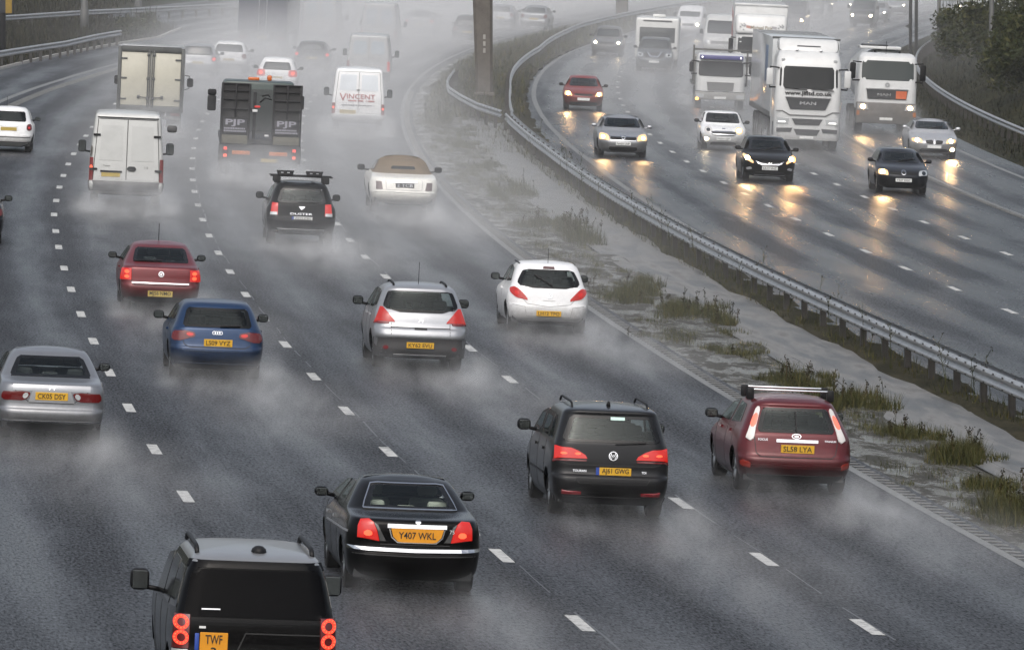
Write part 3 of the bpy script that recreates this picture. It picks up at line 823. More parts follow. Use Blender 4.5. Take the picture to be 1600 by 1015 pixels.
# ------------------------------------------------------------------ safety barriers
GALV = pbr('galvanised', (.36, .37, .38), .34, metal=.6, bump=.12, bscale=14, var=.22)
POST = pbr('barrier_post_paint', (.045, .042, .038), .6, metal=.2, var=.3)
BOLT = pbr('bolt_head', (.03, .03, .03), .5)
WPROF = [(0.0, .0), (.03, .012), (.075, .05), (.075, .085), (.03, .13), (.005, .155), (.03, .18), (.075, .225), (.075, .26), (.03, .298), (0, .31)]
def w_beam(path, side, top=.76):
    """corrugated rail swept along a path of (x, y, ground z); side = which way its ridges face"""
    bm = bmesh.new(); pr = None
    for i, p in enumerate(path):
        a, b = path[max(0, i-1)], path[min(len(path)-1, i+1)]
        t = Vector((b.x-a.x, b.y-a.y, 0)).normalized(); nx = Vector((t.y, -t.x, 0))*side
        q = [bm.verts.new(p + nx*(.1+o) + Vector((0, 0, top-.31+z))) for o, z in WPROF]
        if pr:
            for k in range(len(q)-1): bm.faces.new((pr[k], q[k], q[k+1], pr[k+1]))
        pr = q
    bmesh.ops.recalc_face_normals(bm, faces=bm.faces)
    return bm
def i_post(bm, p, t, h=.72, w=.1, dp=.13):
    n = Vector((t.y, -t.x, 0))
    def bar(a0, a1, b0, b1):
        v = [bm.verts.new(p + t*a + n*b + Vector((0, 0, z))) for z in (-.25, h) for a, b in ((a0, b0), (a1, b0), (a1, b1), (a0, b1))]
        for f in ((0, 1, 5, 4), (1, 2, 6, 5), (2, 3, 7, 6), (3, 0, 4, 7), (4, 5, 6, 7)): bm.faces.new([v[i] for i in f])
    bar(-w/2, w/2, -dp/2, -dp/2+.012); bar(-w/2, w/2, dp/2-.012, dp/2); bar(-.008, .008, -dp/2+.012, dp/2-.012)
def resample(path, step):
    out = [path[0].copy()]; acc = 0.0
    for a, b in zip(path, path[1:]):
        L = (b-a).length; s = step-acc
        while s < L:
            out.append(a+(b-a)*(s/L)); s += step
        acc = (acc+L) % step
    return out
def barrier(label, path, sides=(1,), step=3.3, top=.76, group='steel safety barriers', post_h=.72, lim=100, bolts=True):
    path = resample(path, 1.0)
    root = empty('safety_barrier', path[len(path)//2]); tag(root, label, 'barrier', group)
    inv = Matrix.Translation(-root.location)
    def L(name, bm, m, par=root, sm=True):
        o = link(name, bm, m, par, sm)
        if par is root: o.data.transform(inv)
        else: o.data.transform(inv)
        return o
    beams = []
    for sd_ in sides:
        bm = w_beam(path, sd_, top); o = L('rail', bm, GALV); sharp(o.data, 30); beams.append(o)
    posts = resample(path, step)
    if len(posts) > lim:
        posts = sorted(posts, key=lambda p: p.y)[:lim]
    for i, p in enumerate(posts):
        a, b = (posts[i-1] if i else p), (posts[i+1] if i+1 < len(posts) else p)
        t = Vector((b.x-a.x, b.y-a.y, 0)).normalized()
        bm = bmesh.new(); i_post(bm, p, t, post_h); L('post', bm, POST, root, False)
    if bolts:
        for sd_, o in zip(sides, beams):
            bm = bmesh.new()
            for i, p in enumerate(resample(path, 1.1)):
                if p.y > 300: continue
                j = min(range(len(path)), key=lambda k: (path[k]-p).length); a, b = path[max(0, j-1)], path[min(len(path)-1, j+1)]
                t = Vector((b.x-a.x, b.y-a.y, 0)).normalized(); n = Vector((t.y, -t.x, 0))*sd_
                for z in (top-.045, top-.265):
                    c = p + n*.178 + Vector((0, 0, z+.015))
                    u = [bm.verts.new(c + t*x + Vector((0, 0, zz)) + n*nn) for nn in (-.01, .008) for x, zz in ((-.06, -.014), (.06, -.014), (.06, .014), (-.06, .014))]
                    bm.faces.new(u[4:]);
                    for k in range(4): bm.faces.new((u[k], u[(k+1) % 4], u[4+(k+1) % 4], u[4+k]))
            bmesh.ops.recalc_face_normals(bm, faces=bm.faces)
            bm.transform(inv); me2 = bpy.data.meshes.new('bolts'); bm.to_mesh(me2); bm.free()
            jb_ = bmesh.new(); jb_.from_mesh(o.data); n0 = len(jb_.faces); jb_.from_mesh(me2); jb_.faces.ensure_lookup_table()
            for f_ in jb_.faces[n0:]: f_.material_index = 1
            jb_.to_mesh(o.data); jb_.free(); o.data.materials.append(BOLT)
    return root
def dpath(tab, y0, y1, step=2.0):
    out = []; y = y0
    while y <= y1: out.append(P(interp_y(tab, y), y)); y += step
    return out
tabA = [(0, 5.0), (134, 4.92), (153, 4.8), (172, 4.65), (202, 4.5), (249, 4.33), (282, 4.0), (285, 4.0)]
pa = dpath(tabA, 70, 285)
barrier('long double sided steel barrier between verge and far carriageway', pa, (1, -1))
tabB = [(285, 4.0), (295, 3.05), (305, 2.5), (315, 2.03), (325, 1.89), (345, 1.98), (350, 2.0)]
barrier('short barrier arm bending left in front of the tall median column', [P(interp_y(tabB, y), y) for y in (286, 290, 295, 300, 305, 310, 315, 320, 325, 330, 335, 340, 345)], (-1,))
tabC = [(285, 4.05), (300, 4.2), (319, 4.39), (350, 4.35), (393, 4.44), (435, 3.6), (452, 3.1), (480, 2.9), (640, 2.9)]
barrier('barrier arm running right of the tall median column into the haze', dpath(tabC, 287, 560), (1,), bolts=False)
barrier('steel barrier on the near grass verge at top left', [at(*p) + Vector((0, 0, .05)) for p in ((-150, 136), (-60, 118), (0, 106.6), (50, 98), (100, 90), (145, 79), (187, 71))], (1,), bolts=False)
barrier('farther steel barrier along the slip road at top left', [at(*p) for p in ((-120, 53), (14, 45.5), (127, 37), (240, 31), (370, 23.5), (470, 16))], (1,), bolts=False)
barrier('steel barrier below the bushes on the right', [P(24.55+.012*(330-y)*0, y) for y in range(180, 560, 4)], (-1,), bolts=False)

# ------------------------------------------------------------------ columns, poles
CONCOL = pbr('brown_concrete', (.095, .085, .074), .7, bump=.3, bscale=9, var=.22)
def column(px, py, w0, w1, h, label, marks=False):
    p = at(px, py); root = empty('median_column', p); tag(root, label, 'column', 'tall columns on the median')
    bm = bmesh.new(); n = 8; rings = []
    for k in range(7):
        z = h*k/6-.1; w_ = w0+(w1-w0)*k/6
        pts = [(-w_/2-.0, -w_*.35), (-w_*.35, -w_/2), (w_*.35, -w_/2), (w_/2, -w_*.35), (w_/2, w_*.35), (w_*.35, w_/2), (-w_*.35, w_/2), (-w_/2, w_*.35)]
        rings.append([bm.verts.new((x-(w_-w0)/2, y, z)) for x, y in pts])
    for A, B in zip(rings, rings[1:]):
        for i in range(n): bm.faces.new((A[i], A[(i+1) % n], B[(i+1) % n], B[i]))
    bm.faces.new(rings[-1]); bmesh.ops.recalc_face_normals(bm, faces=bm.faces)
    link('shaft', bm, CONCOL, root, False)
    bm = bmesh.new(); bx(bm, -w0*.62, w0*.62, -w0*.62, w0*.62, -.1, .22, .03); link('plinth', bm, CONCOL, root, False)
    bm = bmesh.new(); bx(bm, -w1*1.9, w1*1.5, -w1*.5, w1*.5, h-.1, h+.55, .05); link('crosshead', bm, CONCOL, root, False)
    if marks:
        bm = bmesh.new()
        for z in (2.05, 2.35, 2.65): bx(bm, -.06, .05, -w0*.5-.06, -w0*.5-.035, z-.1, z+.1, .008)
        link('marker_plate', bm, pbr('pale_marker', (.3, .29, .27), .5, var=.2), root, False)
    return root
column(757, 152, .72, 1.0, 8.0, 'tall brown concrete column standing between the two barrier arms', True)
column(972, 32, .80, .84, 8.0, 'faint second column far up the median in the haze')
POLE = pbr('pole_paint', (.07, .072, .07), .55, metal=.3, var=.2)
def lamp_post(px, py, r, h, label, arm=1):
    p = at(px, py); p.z += gh(p.x-edge(p.y), p.y)*.9
    root = empty('lamp_post', p); tag(root, label, 'lamp post', 'roadside lamp posts')
    bm = bmesh.new(); tube(bm, [(0, 0, -.4), (0, 0, 1.2), (0, 0, 1.22), (0, 0, h)], [r*1.25, r*1.25, r, r*.6], 12); link('pole', bm, POLE, root)
    bm = bmesh.new(); tube(bm, [(0, 0, h-.05), (arm*.5, 0, h+.25), (arm*1.6, 0, h+.35)], r*.5, 8); link('arm', bm, POLE, root)
    bm = bmesh.new(); bx(bm, min(arm*1.5, arm*2.2), max(arm*1.5, arm*2.2), -.16, .16, h+.28, h+.42, .05); link('lantern', bm, 'grey_plastic', root)
lamp_post(132, 49, .19, 9, 'dark lamp post rising past the barriers at upper left')
lamp_post(216, 24, .17, 9, 'thin lamp post behind the far barrier at top left')
lamp_post(1467, 80, .12, 9.0, 'grey lamp post at the left end of the bushes', -1)
lamp_post(1549, 150, .13, 9.0, 'dark lamp post standing in the tall bushes', -1)
def sign_mast(px, py, label):
    p = at(px, py); p.z += gh(p.x-edge(p.y), p.y)*.9
    root = empty('sign_mast', p); tag(root, label, 'sign')
    for x in (-.17, .17):
        bm = bmesh.new(); tube(bm, [(x, 0, -.4), (x, 0, 7.5)], .105, 10); link('leg', bm, POLE, root)
    bm = bmesh.new(); bx(bm, -.75, .75, -.18, -.13, 5.2, 7.2, .02); link('sign_panel', bm, 'grey_plastic', root, False)
    bm = bmesh.new(); vs = [bm.verts.new(v) for v in ((-.28, -.14, 1.75), (-.52, -.14, 1.62), (-.28, -.14, 1.5), (-.28, -.1, 1.75), (-.52, -.1, 1.62), (-.28, -.1, 1.5))]
    for f in ((0, 1, 2), (5, 4, 3), (0, 3, 4, 1), (1, 4, 5, 2), (2, 5, 3, 0)): bm.faces.new([vs[i] for i in f])
    link('bracket', bm, POLE, root, False)
sign_mast(1427, 84, 'grey twin leg sign mast rising from the hazy hedge')
# roadside telephone post with an orange flash at the left edge
p = at(3, 92); p.z += .1
root = empty('marker_post', p); tag(root, 'thick dark post with a yellow plate at the left edge', 'post')
bm = bmesh.new(); tube(bm, [(0, 0, -.3), (0, 0, 6)], .19, 12); link('pole', bm, pbr('dark_pole', (.02, .02, .022), .5), root)
bm = bmesh.new(); bx(bm, -.3, .55, -.26, -.2, 2.05, 3.4, .02); link('back_plate', bm, pbr('dark_plate', (.012, .014, .02), .5), root, False)
bm = bmesh.new(); bx(bm, .2, .5, -.285, -.263, 2.05, 3.4, .008); link('yellow_plate', bm, pbr('sign_yellow', (.24, .15, .012), .5, var=.2), root, False)

# ------------------------------------------------------------------ plants
def leafmat(name, a, b, c):
    m, n, l = _new(name)
    o = n.new('ShaderNodeOutputMaterial'); s = N(n, 'ShaderNodeBsdfPrincipled', Roughness=.6); s.inputs['Specular IOR Level'].default_value = .12
    g = n.new('ShaderNodeNewGeometry'); r = ramp(n, l, g.outputs['Random Per Island'], [(0, a), (.5, b), (1, c)])
    l.new(r.outputs[0], s.inputs['Base Color']); l.new(s.outputs[0], o.inputs['Surface']); return m
GRASS = leafmat('verge_grass', (.016, .022, .005), (.040, .044, .012), (.085, .070, .022))
WEED = leafmat('verge_weed', (.018, .020, .008), (.038, .034, .014), (.07, .045, .022))
LEAF = leafmat('bush_leaf', (.012, .017, .006), (.028, .036, .011), (.058, .056, .019))
def blade(bm, p, h, w, lean, az, curve=.4):
    dx, dy = math.cos(az), math.sin(az); sx, sy = -dy*w/2, dx*w/2
    a = Vector(p); pts = []
    for k in range(4):
        t = k/3; off = lean*(t**(1+curve)); c = a+Vector((dx*off, dy*off, h*t*(1-.15*lean*t)))
        ww = 1-t*.93; pts.append((bm.verts.new(c+Vector((sx*ww, sy*ww, 0))), bm.verts.new(c-Vector((sx*ww, sy*ww, 0)))))
    for u, v in zip(pts, pts[1:]): bm.faces.new((u[0], u[1], v[1], v[0]))
def stalk(bm, p, h, rnd):
    """a tall dead stem with side twigs and seed heads"""
    lean = Vector((rnd.uniform(-.2, .2), rnd.uniform(-.2, .2), 1)); q = Vector(p)
    tube(bm, [q, q+lean*h*.5, q+lean*h], [.009, .007, .004], 4, cap=False)
    for k in range(rnd.randint(4, 9)):
        t = rnd.uniform(.35, 1); b = q+lean*h*t; az = rnd.uniform(0, 6.28); l_ = h*rnd.uniform(.08, .2)
        e = b+Vector((math.cos(az)*l_*.6, math.sin(az)*l_*.6, l_)); tube(bm, [b, e], [.005, .003], 3, cap=False)
        for _ in range(3):
            c = e+Vector((rnd.uniform(-.02, .02), rnd.uniform(-.02, .02), rnd.uniform(-.03, .03))); s_ = .012
            v = [bm.verts.new(c+Vector(o)*s_) for o in ((-1, 0, 0), (0, -1, 1), (1, 0, 0), (0, 1, -1))]; bm.faces.new(v)
def clump(px, py, rx, ry, h, n, stalks, label, seed):
    rnd = random.Random(seed); p = at(px, py)
    root = empty('weed_clump', p); tag(root, label, 'weeds', 'weed clumps on the wet median verge')
    bm = bmesh.new()
    subs = [(rnd.gauss(0, .45)*rx, rnd.gauss(0, .5)*ry, rnd.uniform(.12, .42), rnd.uniform(.35, 1.1)) for _ in range(max(6, int(n/90)))]
    for _ in range(int(n*2.2)):
        cx, cy, cr, hh = rnd.choice(subs); a = rnd.uniform(0, 6.28); q = cr*math.sqrt(rnd.random())*1.15
        x, y = cx+q*math.cos(a)*.8, cy+q*math.sin(a)*1.6
        blade(bm, (x, y, -.03), h*hh*rnd.uniform(.2, 1)*.85, rnd.uniform(.006, .018), rnd.uniform(.05, .55)*h*hh, rnd.uniform(0, 6.28))
    if stalks:
        n0 = len(bm.faces); sb = bm
        for _ in range(stalks):
            cx, cy, cr, hh = rnd.choice(subs); stalk(sb, (cx+rnd.uniform(-.35, .35), cy+rnd.uniform(-.6, .6), -.02), h*rnd.uniform(.5, 1.3), rnd)
        bm.faces.ensure_lookup_table()
        for f in bm.faces[n0:]: f.material_index = 1
    link('foliage', bm, [GRASS, WEED], root, False)
    return root
CL = [(690, 193, .35, 1.4, .8, 700, 26, 'dark bushy weed clump nearest the bend of the barrier'),
      (722, 230, .45, 3.0, .34, 700, 4, 'low grass patch just below the bushy clump at the bend'),
      (752, 262, .45, 3.0, .34, 800, 6, 'low grass patch right of the cream soft top car'),
      (800, 305, .6, 3.4, .5, 1300, 12, 'brown weed patch beside the pale channel above the tall stalks'),
      (862, 352, .75, 2.6, .5, 1700, 12, 'broad olive weed patch just left of the tall dead stalks'),
      (908, 374, .28, 2.0, .72, 700, 34, 'tall dead stalks at the channel edge above the white hatchback'),
      (985, 458, .75, 3.4, .5, 1900, 8, 'large grass mound beside the white hatchback'),
      (1070, 486, .7, 2.2, .46, 1500, 22, 'seeding grass mound in the middle of the verge'),
      (1124, 506, .18, .8, .5, 360, 16, 'small leafy sprig at the edge of the channel'),
      (1130, 548, .6, 1.2, .25, 600, 2, 'low dark grass patch below the leafy sprig'),
      (1240, 598, .5, 1.8, .46, 1200, 16, 'grass clump behind the roof bars of the red hatchback'),
      (1318, 632, .7, 1.5, .56, 1600, 26, 'reddish grass clump right of the red hatchback roof'),
      (1425, 682, .5, 1.1, .42, 1100, 14, 'green grass clump right of the red hatchback tail lamp'),
      (1500, 716, .5, 1.2, .55, 1400, 18, 'leafy green weed clump near the channel at right'),
      (1545, 762, .4, .9, .36, 900, 8, 'ragged grass patch left of the brown clump at the right edge'),
      (1585, 806, .40, 1.3, .66, 1500, 14, 'rusty brown weed clump at the right edge of the photo'),
      (1405, 756, .16, .3, .16, 160, 0, 'tiny grass tuft standing in the puddle at right'),
      (1010, 526, .12, .3, .28, 130, 4, 'lone thin tuft in the puddle below the grass mound')]
for i, (px, py, rx, ry, h, n, st, lb) in enumerate(CL): clump(px, py, rx*1.25, ry*1.35, h*.85, int(n*1.5), int(st*.55), lb, seed=100+i)
# rank growth under the median barrier and along the verges: one mass nobody could count
rnd = random.Random(5); bm = bmesh.new()
for _ in range(7000):
    y = 112+(rnd.random()**1.5)*220; d = interp_y(tabA if y < 285 else tabC, y)+rnd.uniform(-.42, .45)
    if y > 262 and rnd.random() < .5: d += rnd.uniform(-1.6, 0)
    blade(bm, P(d, y, -.02), rnd.uniform(.05, .24), rnd.uniform(.012, .03), rnd.uniform(.02, .14), rnd.uniform(0, 6.28))
mats_ = [(rnd.uniform(.7, 2.6), 105+rnd.random()*215, rnd.uniform(.1, .5), rnd.uniform(.4, 2.2)) for _ in range(190)]
for _ in range(26000):
    d, y, rx_, ry_ = rnd.choice(mats_); d += rnd.gauss(0, .5)*rx_; y += rnd.gauss(0, .6)*ry_
    if .42 < d < 2.9: blade(bm, P(d, y, -.01), rnd.uniform(.03, .15), rnd.uniform(.006, .018), rnd.uniform(.02, .12), rnd.uniform(0, 6.28))
for _ in range(6500):
    y = 298+rnd.random()*190; blade(bm, P(rnd.uniform(1.0, 5.1), y, .02), rnd.uniform(.1, .42), rnd.uniform(.03, .07), rnd.uniform(.03, .2), rnd.uniform(0, 6.28))
for _ in range(55):
    y = 120+rnd.random()*160; stalk(bm, P(interp_y(tabA, y)+rnd.uniform(-.4, .5), y, -.02), rnd.uniform(.5, 1.1), rnd)
link('verge_grass', bm, GRASS, None, False, 'stuff')
bm = bmesh.new()
for _ in range(26000):
    if rnd.random() < .55:
        y = 310+rnd.random()*150; d = ledge(y)-.2-rnd.random()*9
    else:
        y = 400+rnd.random()*120; d = -20-rnd.random()*14
        if d > ledge(y)-.3: continue
    q = P(d, y, gh(d, y)-.05)
    c = at(0, 0)
    blade(bm, q, rnd.uniform(.15, .6), rnd.uniform(.05, .12), rnd.uniform(.04, .3), rnd.uniform(0, 6.28))
for _ in range(14000):
    y = 240+rnd.random()*220; d = 22.6+rnd.random()*8
    blade(bm, P(d, y, gh(d, y)-.05), rnd.uniform(.08, .34), rnd.uniform(.03, .07), rnd.uniform(.04, .25), rnd.uniform(0, 6.28))
link('bank_grass', bm, leafmat('bank_grass_blade', (.004, .005, .002), (.012, .0125, .0045), (.032, .029, .011)), None, False, 'stuff')
def bush(pos, r, h, n, label, seed, grp='bushes on the right bank', cat='bush', sz=.13):
    rnd = random.Random(seed); root = empty('bush', pos); tag(root, label, cat, grp)
    bm = bmesh.new(); limbs = []
    for k in range(7):
        a = rnd.uniform(0, 6.28); q = rnd.uniform(.3, .75)*r; e = Vector((math.cos(a)*q, math.sin(a)*q, h*rnd.uniform(.55, .9)))
        tube(bm, [(0, 0, -.3), e*.45+Vector((0, 0, .1*h)), e], [.06, .04, .015], 5); limbs.append(e)
    link('stem', bm, pbr('bark', (.05, .042, .032), .8), root, False)
    lobes = [(e, rnd.uniform(.28, .5)*r) for e in limbs] + [(Vector((rnd.uniform(-.8, .8)*r, rnd.uniform(-.8, .8)*r, h*rnd.uniform(.15, .6))), rnd.uniform(.3, .5)*r) for _ in range(9)]
    bm = bmesh.new()
    for _ in range(n):
        c, lr = rnd.choice(lobes); v = Vector((rnd.gauss(0, 1), rnd.gauss(0, 1), rnd.gauss(0, 1))).normalized()*lr*(rnd.random()**.4)
        p_ = c+v*Vector((1, 1, .8)).length/1.6 if False else c+Vector((v.x, v.y, v.z*.85))
        if p_.z < 0: p_.z = rnd.random()*.4
        t = Vector((rnd.uniform(-1, 1), rnd.uniform(-1, 1), rnd.uniform(-.3, 1))).normalized(); u = t.cross(Vector((rnd.uniform(-1, 1), rnd.uniform(-1, 1), .3))).normalized()
        s_ = sz*rnd.uniform(.5, 1.3)
        vs = [bm.verts.new(p_+t*s_), bm.verts.new(p_+u*s_*.45), bm.verts.new(p_-t*s_), bm.verts.new(p_-u*s_*.45)]; bm.faces.new(vs)
    for _ in range(n//60):
        c, lr = rnd.choice(lobes); b = c+Vector((rnd.uniform(-.4, .4)*lr, rnd.uniform(-.4, .4)*lr, lr*.6))
        blade(bm, b, rnd.uniform(.4, 1.0), .06, rnd.uniform(.05, .3), rnd.uniform(0, 6.28))
    link('foliage', bm, LEAF, root, False)
BU = [(28.2, 332, 2.3, 3.4, 5200, 'low bush with a yellowish tint just above the right barrier'),
      (31.0, 341, 2.6, 4.2, 6000, 'dense dark bush at the right edge behind the yellowish bush'),
      (28.4, 352, 2.2, 3.6, 5000, 'rounded bush behind the dark lamp post on the right bank'),
      (31.5, 362, 2.8, 4.6, 6000, 'tallest dark bush reaching the top right corner'),
      (28.0, 372, 2.3, 3.4, 4600, 'bush sloping down left of the dark lamp post'),
      (30.5, 384, 2.5, 3.8, 4600, 'bush whose crown touches the right side of the grey lamp post'),
      (27.6, 398, 2.2, 2.6, 3600, 'hazy bush at the foot of the grey lamp post'),
      (27.2, 418, 2.2, 2.2, 3000, 'pale hazy bush below the twin leg sign mast'),
      (26.9, 440, 2.2, 2.0, 2600, 'faintest bush at the left end of the right bank')]
for i, (d, y, r, h, n, lb) in enumerate(BU): bush(P(d, y, gh(d, y)-.2), r, h, n, lb, 40+i)
p = at(206, 61); bush(p, 1.0, 1.1, 1500, 'small bushy shrub at the end of the near left barrier', 61, 'shrubs at top left', 'shrub', .11)
p = at(226, 50); bush(p, .8, 1.0, 900, 'farther wispy shrub where the slip road joins', 62, 'shrubs at top left', 'shrub', .11)
for i, (px, py, r, h, lb) in enumerate([(60, 5, 2.6, 3, 'dark shrub on the bank above the far left barrier'), (160, 4, 2.4, 2.6, 'olive shrub on the bank right of the upper left lamp post'), (300, 0, 2.4, 2.2, 'greyish shrub on the bank left of the dark blue lorry')]):
    p = at(px, py); p.z += gh(p.x-edge(p.y), p.y)-.2; bush(p, r, h, 2600, lb, 70+i, 'shrubs on the left bank', 'shrub', .15)
# ------------------------------------------------------------------ near carriageway, seen from behind
BLACK = paint('black_paint', (.0018, .0018, .0022), gloss=.10); GREYM = paint('graphite_paint', (.016, .0165, .018), .4, gloss=.6)
REDF = paint('red_paint', (.10, .009, .013), .3); REDV = paint('maroon_paint', (.13, .014, .018), .3)
BLUE = paint('blue_paint', (.008, .032, .09), .4); SILV = paint('silver_paint', (.36, .37, .39), .6); WHITE = paint('white_paint', (.74, .75, .76))
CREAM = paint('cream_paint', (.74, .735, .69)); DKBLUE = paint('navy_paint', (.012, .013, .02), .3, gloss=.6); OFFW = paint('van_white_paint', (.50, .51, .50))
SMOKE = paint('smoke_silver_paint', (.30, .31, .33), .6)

# 1 black saloon -----------------------------------------------------
pf = saloon(4.7, 1.78, 1.43, deck=.99, boot=.86, rearw=.62, bump=.5, roofw=.64)
c = Car('saloon_car', 'glossy black saloon with lit tail lamps and an orange number plate set in chrome', 'car', 646, 932, rc=.27, bow=.10, tr=.05, **pf, group=GROUP_L)
c.cut_arch(.98, 3.75)
rw = [(-.60, 1.05), (.60, 1.05), (.57, 1.12), (.47, 1.305), (.38, 1.32), (-.38, 1.32), (-.47, 1.305), (-.57, 1.12)]
c.patch('rear_window', 'rear', rw, 'frit', na=16, nb=8, rnd=1, inner='clear_glass', hole=True, off=.004)
sides(c, [[(1.75, 1.02), (2.55, 1.02), (2.5, 1.3), (2.05, 1.3)], [(2.62, 1.02), (3.55, 1.02), (3.0, 1.27), (2.62, 1.3)]], 'clear_glass')
c.patch('windscreen', 'front', [(-.64, 1.035), (.64, 1.035), (.56, 1.31), (-.56, 1.31)], 'frit', na=16, nb=9, inner='clear_glass', hole=True, off=.004)
c.body(BLACK)
c.strips('window_trim', 'rear', [[(-.61, 1.045), (.61, 1.045), (.58, 1.12), (.475, 1.318), (.38, 1.332), (-.38, 1.332), (-.475, 1.318), (-.58, 1.12), (-.61, 1.045)]], .014, 'chrome', off=.012)
for sg in (1, -1):
    o = c.patch('tail_light', 'rear', [(-.735*sg, .705), (-.465*sg, .70), (-.50*sg, .84), (-.545*sg, .93), (-.60*sg, .965), (-.70*sg, .955), (-.73*sg, .88)], 'lens_lit', off=.015, na=8, nb=8, rnd=0)
    c.patch('bulb', 'rear', [(-.66*sg, .76), (-.55*sg, .76), (-.56*sg, .83), (-.65*sg, .83)], 'bulb_hot', off=.021, na=4, nb=4, parent=o)
for sg in (1, -1): c.patch('lamp_panel', 'rear', [(-.455*sg, .70), (-.375*sg, .70), (-.485*sg, .90), (-.535*sg, .93), (-.49*sg, .84)], pbr('grey_lens', (.06, .06, .06), .15, coat=.8), off=.013, na=3, nb=4, rnd=0)
c.plate('rear', .02, .785, 'Y407 WKL', 'orange_plate', w=.56, h=.17, th=.088, dy=.012, poly=[(-.34, .085), (-.31, -.02), (-.25, -.08), (-.2, -.09), (.2, -.09), (.25, -.08), (.31, -.02), (.34, .085)])
c.strips('plate_trim', 'rear', [[(-.335, .86), (-.305, .755), (-.23, .69), (.27, .69), (.345, .755), (.375, .86)]], .016, 'chrome', off=.014)
c.strips('boot_trim', 'rear', [[(-.36, .895), (.40, .895)]], .05, 'chrome', off=.02)
c.patch('badge', 'rear', [(-.01, .925), (.07, .925), (.06, .97), (.03, .955), (0, .97)], 'chrome', off=.012, na=4, nb=3)
c.letters('badge', 'rear', .47, .84, '75', .05, 'chrome', off=.012)
c.strips('bumper_trim', 'rear', [[(-.85, .605), (-.6, .585), (0, .575), (.6, .585), (.85, .605)]], .042, 'chrome', off=.02)
c.strips('shut_line', 'rear', [[(-.45, .66), (.45, .66)], [(-.80, .53), (0, .515), (.80, .53)]], .012, 'seam', off=.003)
for f in ('left', 'right'):
    c.strips('side_trim', f, [[(.35, .8), (1.2, .78), (3.2, .72)]], .03, 'chrome', off=.01)
    c.strips('door_handle', f, [[(2.05, .84), (2.25, .84)], [(3.0, .82), (3.2, .82)]], .035, 'chrome', off=.03)
    c.strips('shut_line', f, [[(1.7, .35), (1.66, .95)], [(2.58, .3), (2.58, 1.0)], [(3.55, .3), (3.6, .95)]], .012, 'seam', off=.003)
c.wheels(.98, 3.75, .32); c.mirrors(3.2, .99, 'black_paint', w=.19, h=.13)
c.seats(2.7, 1.75, 'seat_light', z=.45); c.box('parcel_shelf', (-.6, .6, 1.0, 1.5, .97, .995), pbr('shelf_grey', (.16, .17, .16), .8), .01)
ROVER = c

# 2 grey people carrier -----------------------------------------------
h = .89
pf = dict(rear=[(.22, .16), (.33, .04), (.46, 0), (.58, 0), (.63, .03), (.66, .09), (.85, .10), (1.08, .14), (1.12, .16), (1.50, .36), (1.54, .34), (1.575, .36), (1.6, .5)],
          front=[(.2, 4.2), (.35, 4.36), (.58, 4.39), (.7, 4.3), (.85, 4.0), (.98, 3.6), (1.08, 3.3), (1.5, 2.5), (1.6, 2.1)],
          width=[(.22, .80), (.4, .87), (.7, h), (.92, .88), (1.08, .85), (1.12, .835), (1.48, .73), (1.56, .69), (1.6, .60)])
c = Car('people_carrier', 'dark grey people carrier with roof rails and lit tail lamps', 'car', 953, 812, rc=.2, bow=.05, tr=.05, crown=.04, **pf, group=GROUP_L)
c.cut_arch(.86, 3.54)
c.patch('rear_window', 'rear', [(-.70, 1.12), (.70, 1.12), (.73, 1.16), (.60, 1.50), (-.60, 1.50), (-.73, 1.16)], 'frit', na=18, nb=9, inner='glass', hole=True, off=.005)
sides(c, [[(.55, 1.14), (1.15, 1.12), (1.15, 1.46), (.85, 1.46)], [(1.25, 1.12), (2.1, 1.11), (2.1, 1.47), (1.25, 1.47)], [(2.2, 1.11), (3.2, 1.1), (2.75, 1.38), (2.2, 1.47)]])
c.patch('windscreen', 'front', [(-.62, 1.12), (.62, 1.12), (.52, 1.46), (-.52, 1.46)], 'frit', na=12, nb=6, inner='glass', hole=True, off=.005)
c.body(GREYM)
for sg in (1, -1):
    o = c.patch('tail_light', 'rear', [(-.83*sg, .86), (-.36*sg, .88), (-.39*sg, .93), (-.49*sg, .99), (-.60*sg, 1.03), (-.82*sg, 1.05)], 'lens_lit', off=.015, na=10, nb=7, rnd=0)
    c.patch('lamp_lower', 'rear', [(-.85*sg, .81), (-.37*sg, .84), (-.37*sg, .865), (-.84*sg, .86)], 'lens_dim', off=.012, na=8, nb=2, rnd=0, parent=o)
    for x in (-.70, -.50): c.patch('bulb', 'rear', [((x-.045)*sg, .93), ((x+.045)*sg, .93), ((x+.04)*sg, .965), ((x-.04)*sg, .965)], 'bulb_hot', off=.021, na=4, nb=4, parent=o)
    c.patch('reflector', 'rear', [(-.72*sg, .36), (-.44*sg, .36), (-.44*sg, .40), (-.72*sg, .42)], 'reflector', off=.01, na=6, nb=2, rnd=0)
c.plate('rear', .03, .705, 'AJ61 GWG', 'yellow_plate', flag=1)
c.ring_badge('rear', .02, .93, .062, [[(-.6, .75), (-.25, -.15), (0, .3), (.25, -.15), (.6, .75)], [(-.85, .3), (-.4, -.85), (0, 0), (.4, -.85), (.85, .3)]], w=.010)
c.strips('shut_line', 'rear', [[(-.80, .83), (-.62, .79), (.62, .79), (.80, .83)], [(-.52, .60), (-.48, .53), (.52, .53), (.57, .60)]], .014, 'seam', off=.004)
c.patch('bumper_recess', 'rear', [(-.47, .53), (.5, .53), (.55, .6), (-.52, .6)], 'black_plastic', off=.005, na=8, nb=3, rnd=0)
c.letters('badge', 'rear', -.47, .70, 'TOURAN', .035, 'chrome', off=.01); c.letters('badge', 'rear', .48, .70, 'TDI', .032, 'chrome', off=.01)
c.patch('lower_bumper', 'rear', [(-.80, .23), (.80, .23), (.83, .33), (-.83, .33)], 'black_plastic', off=.01, na=12, nb=3, rnd=0)
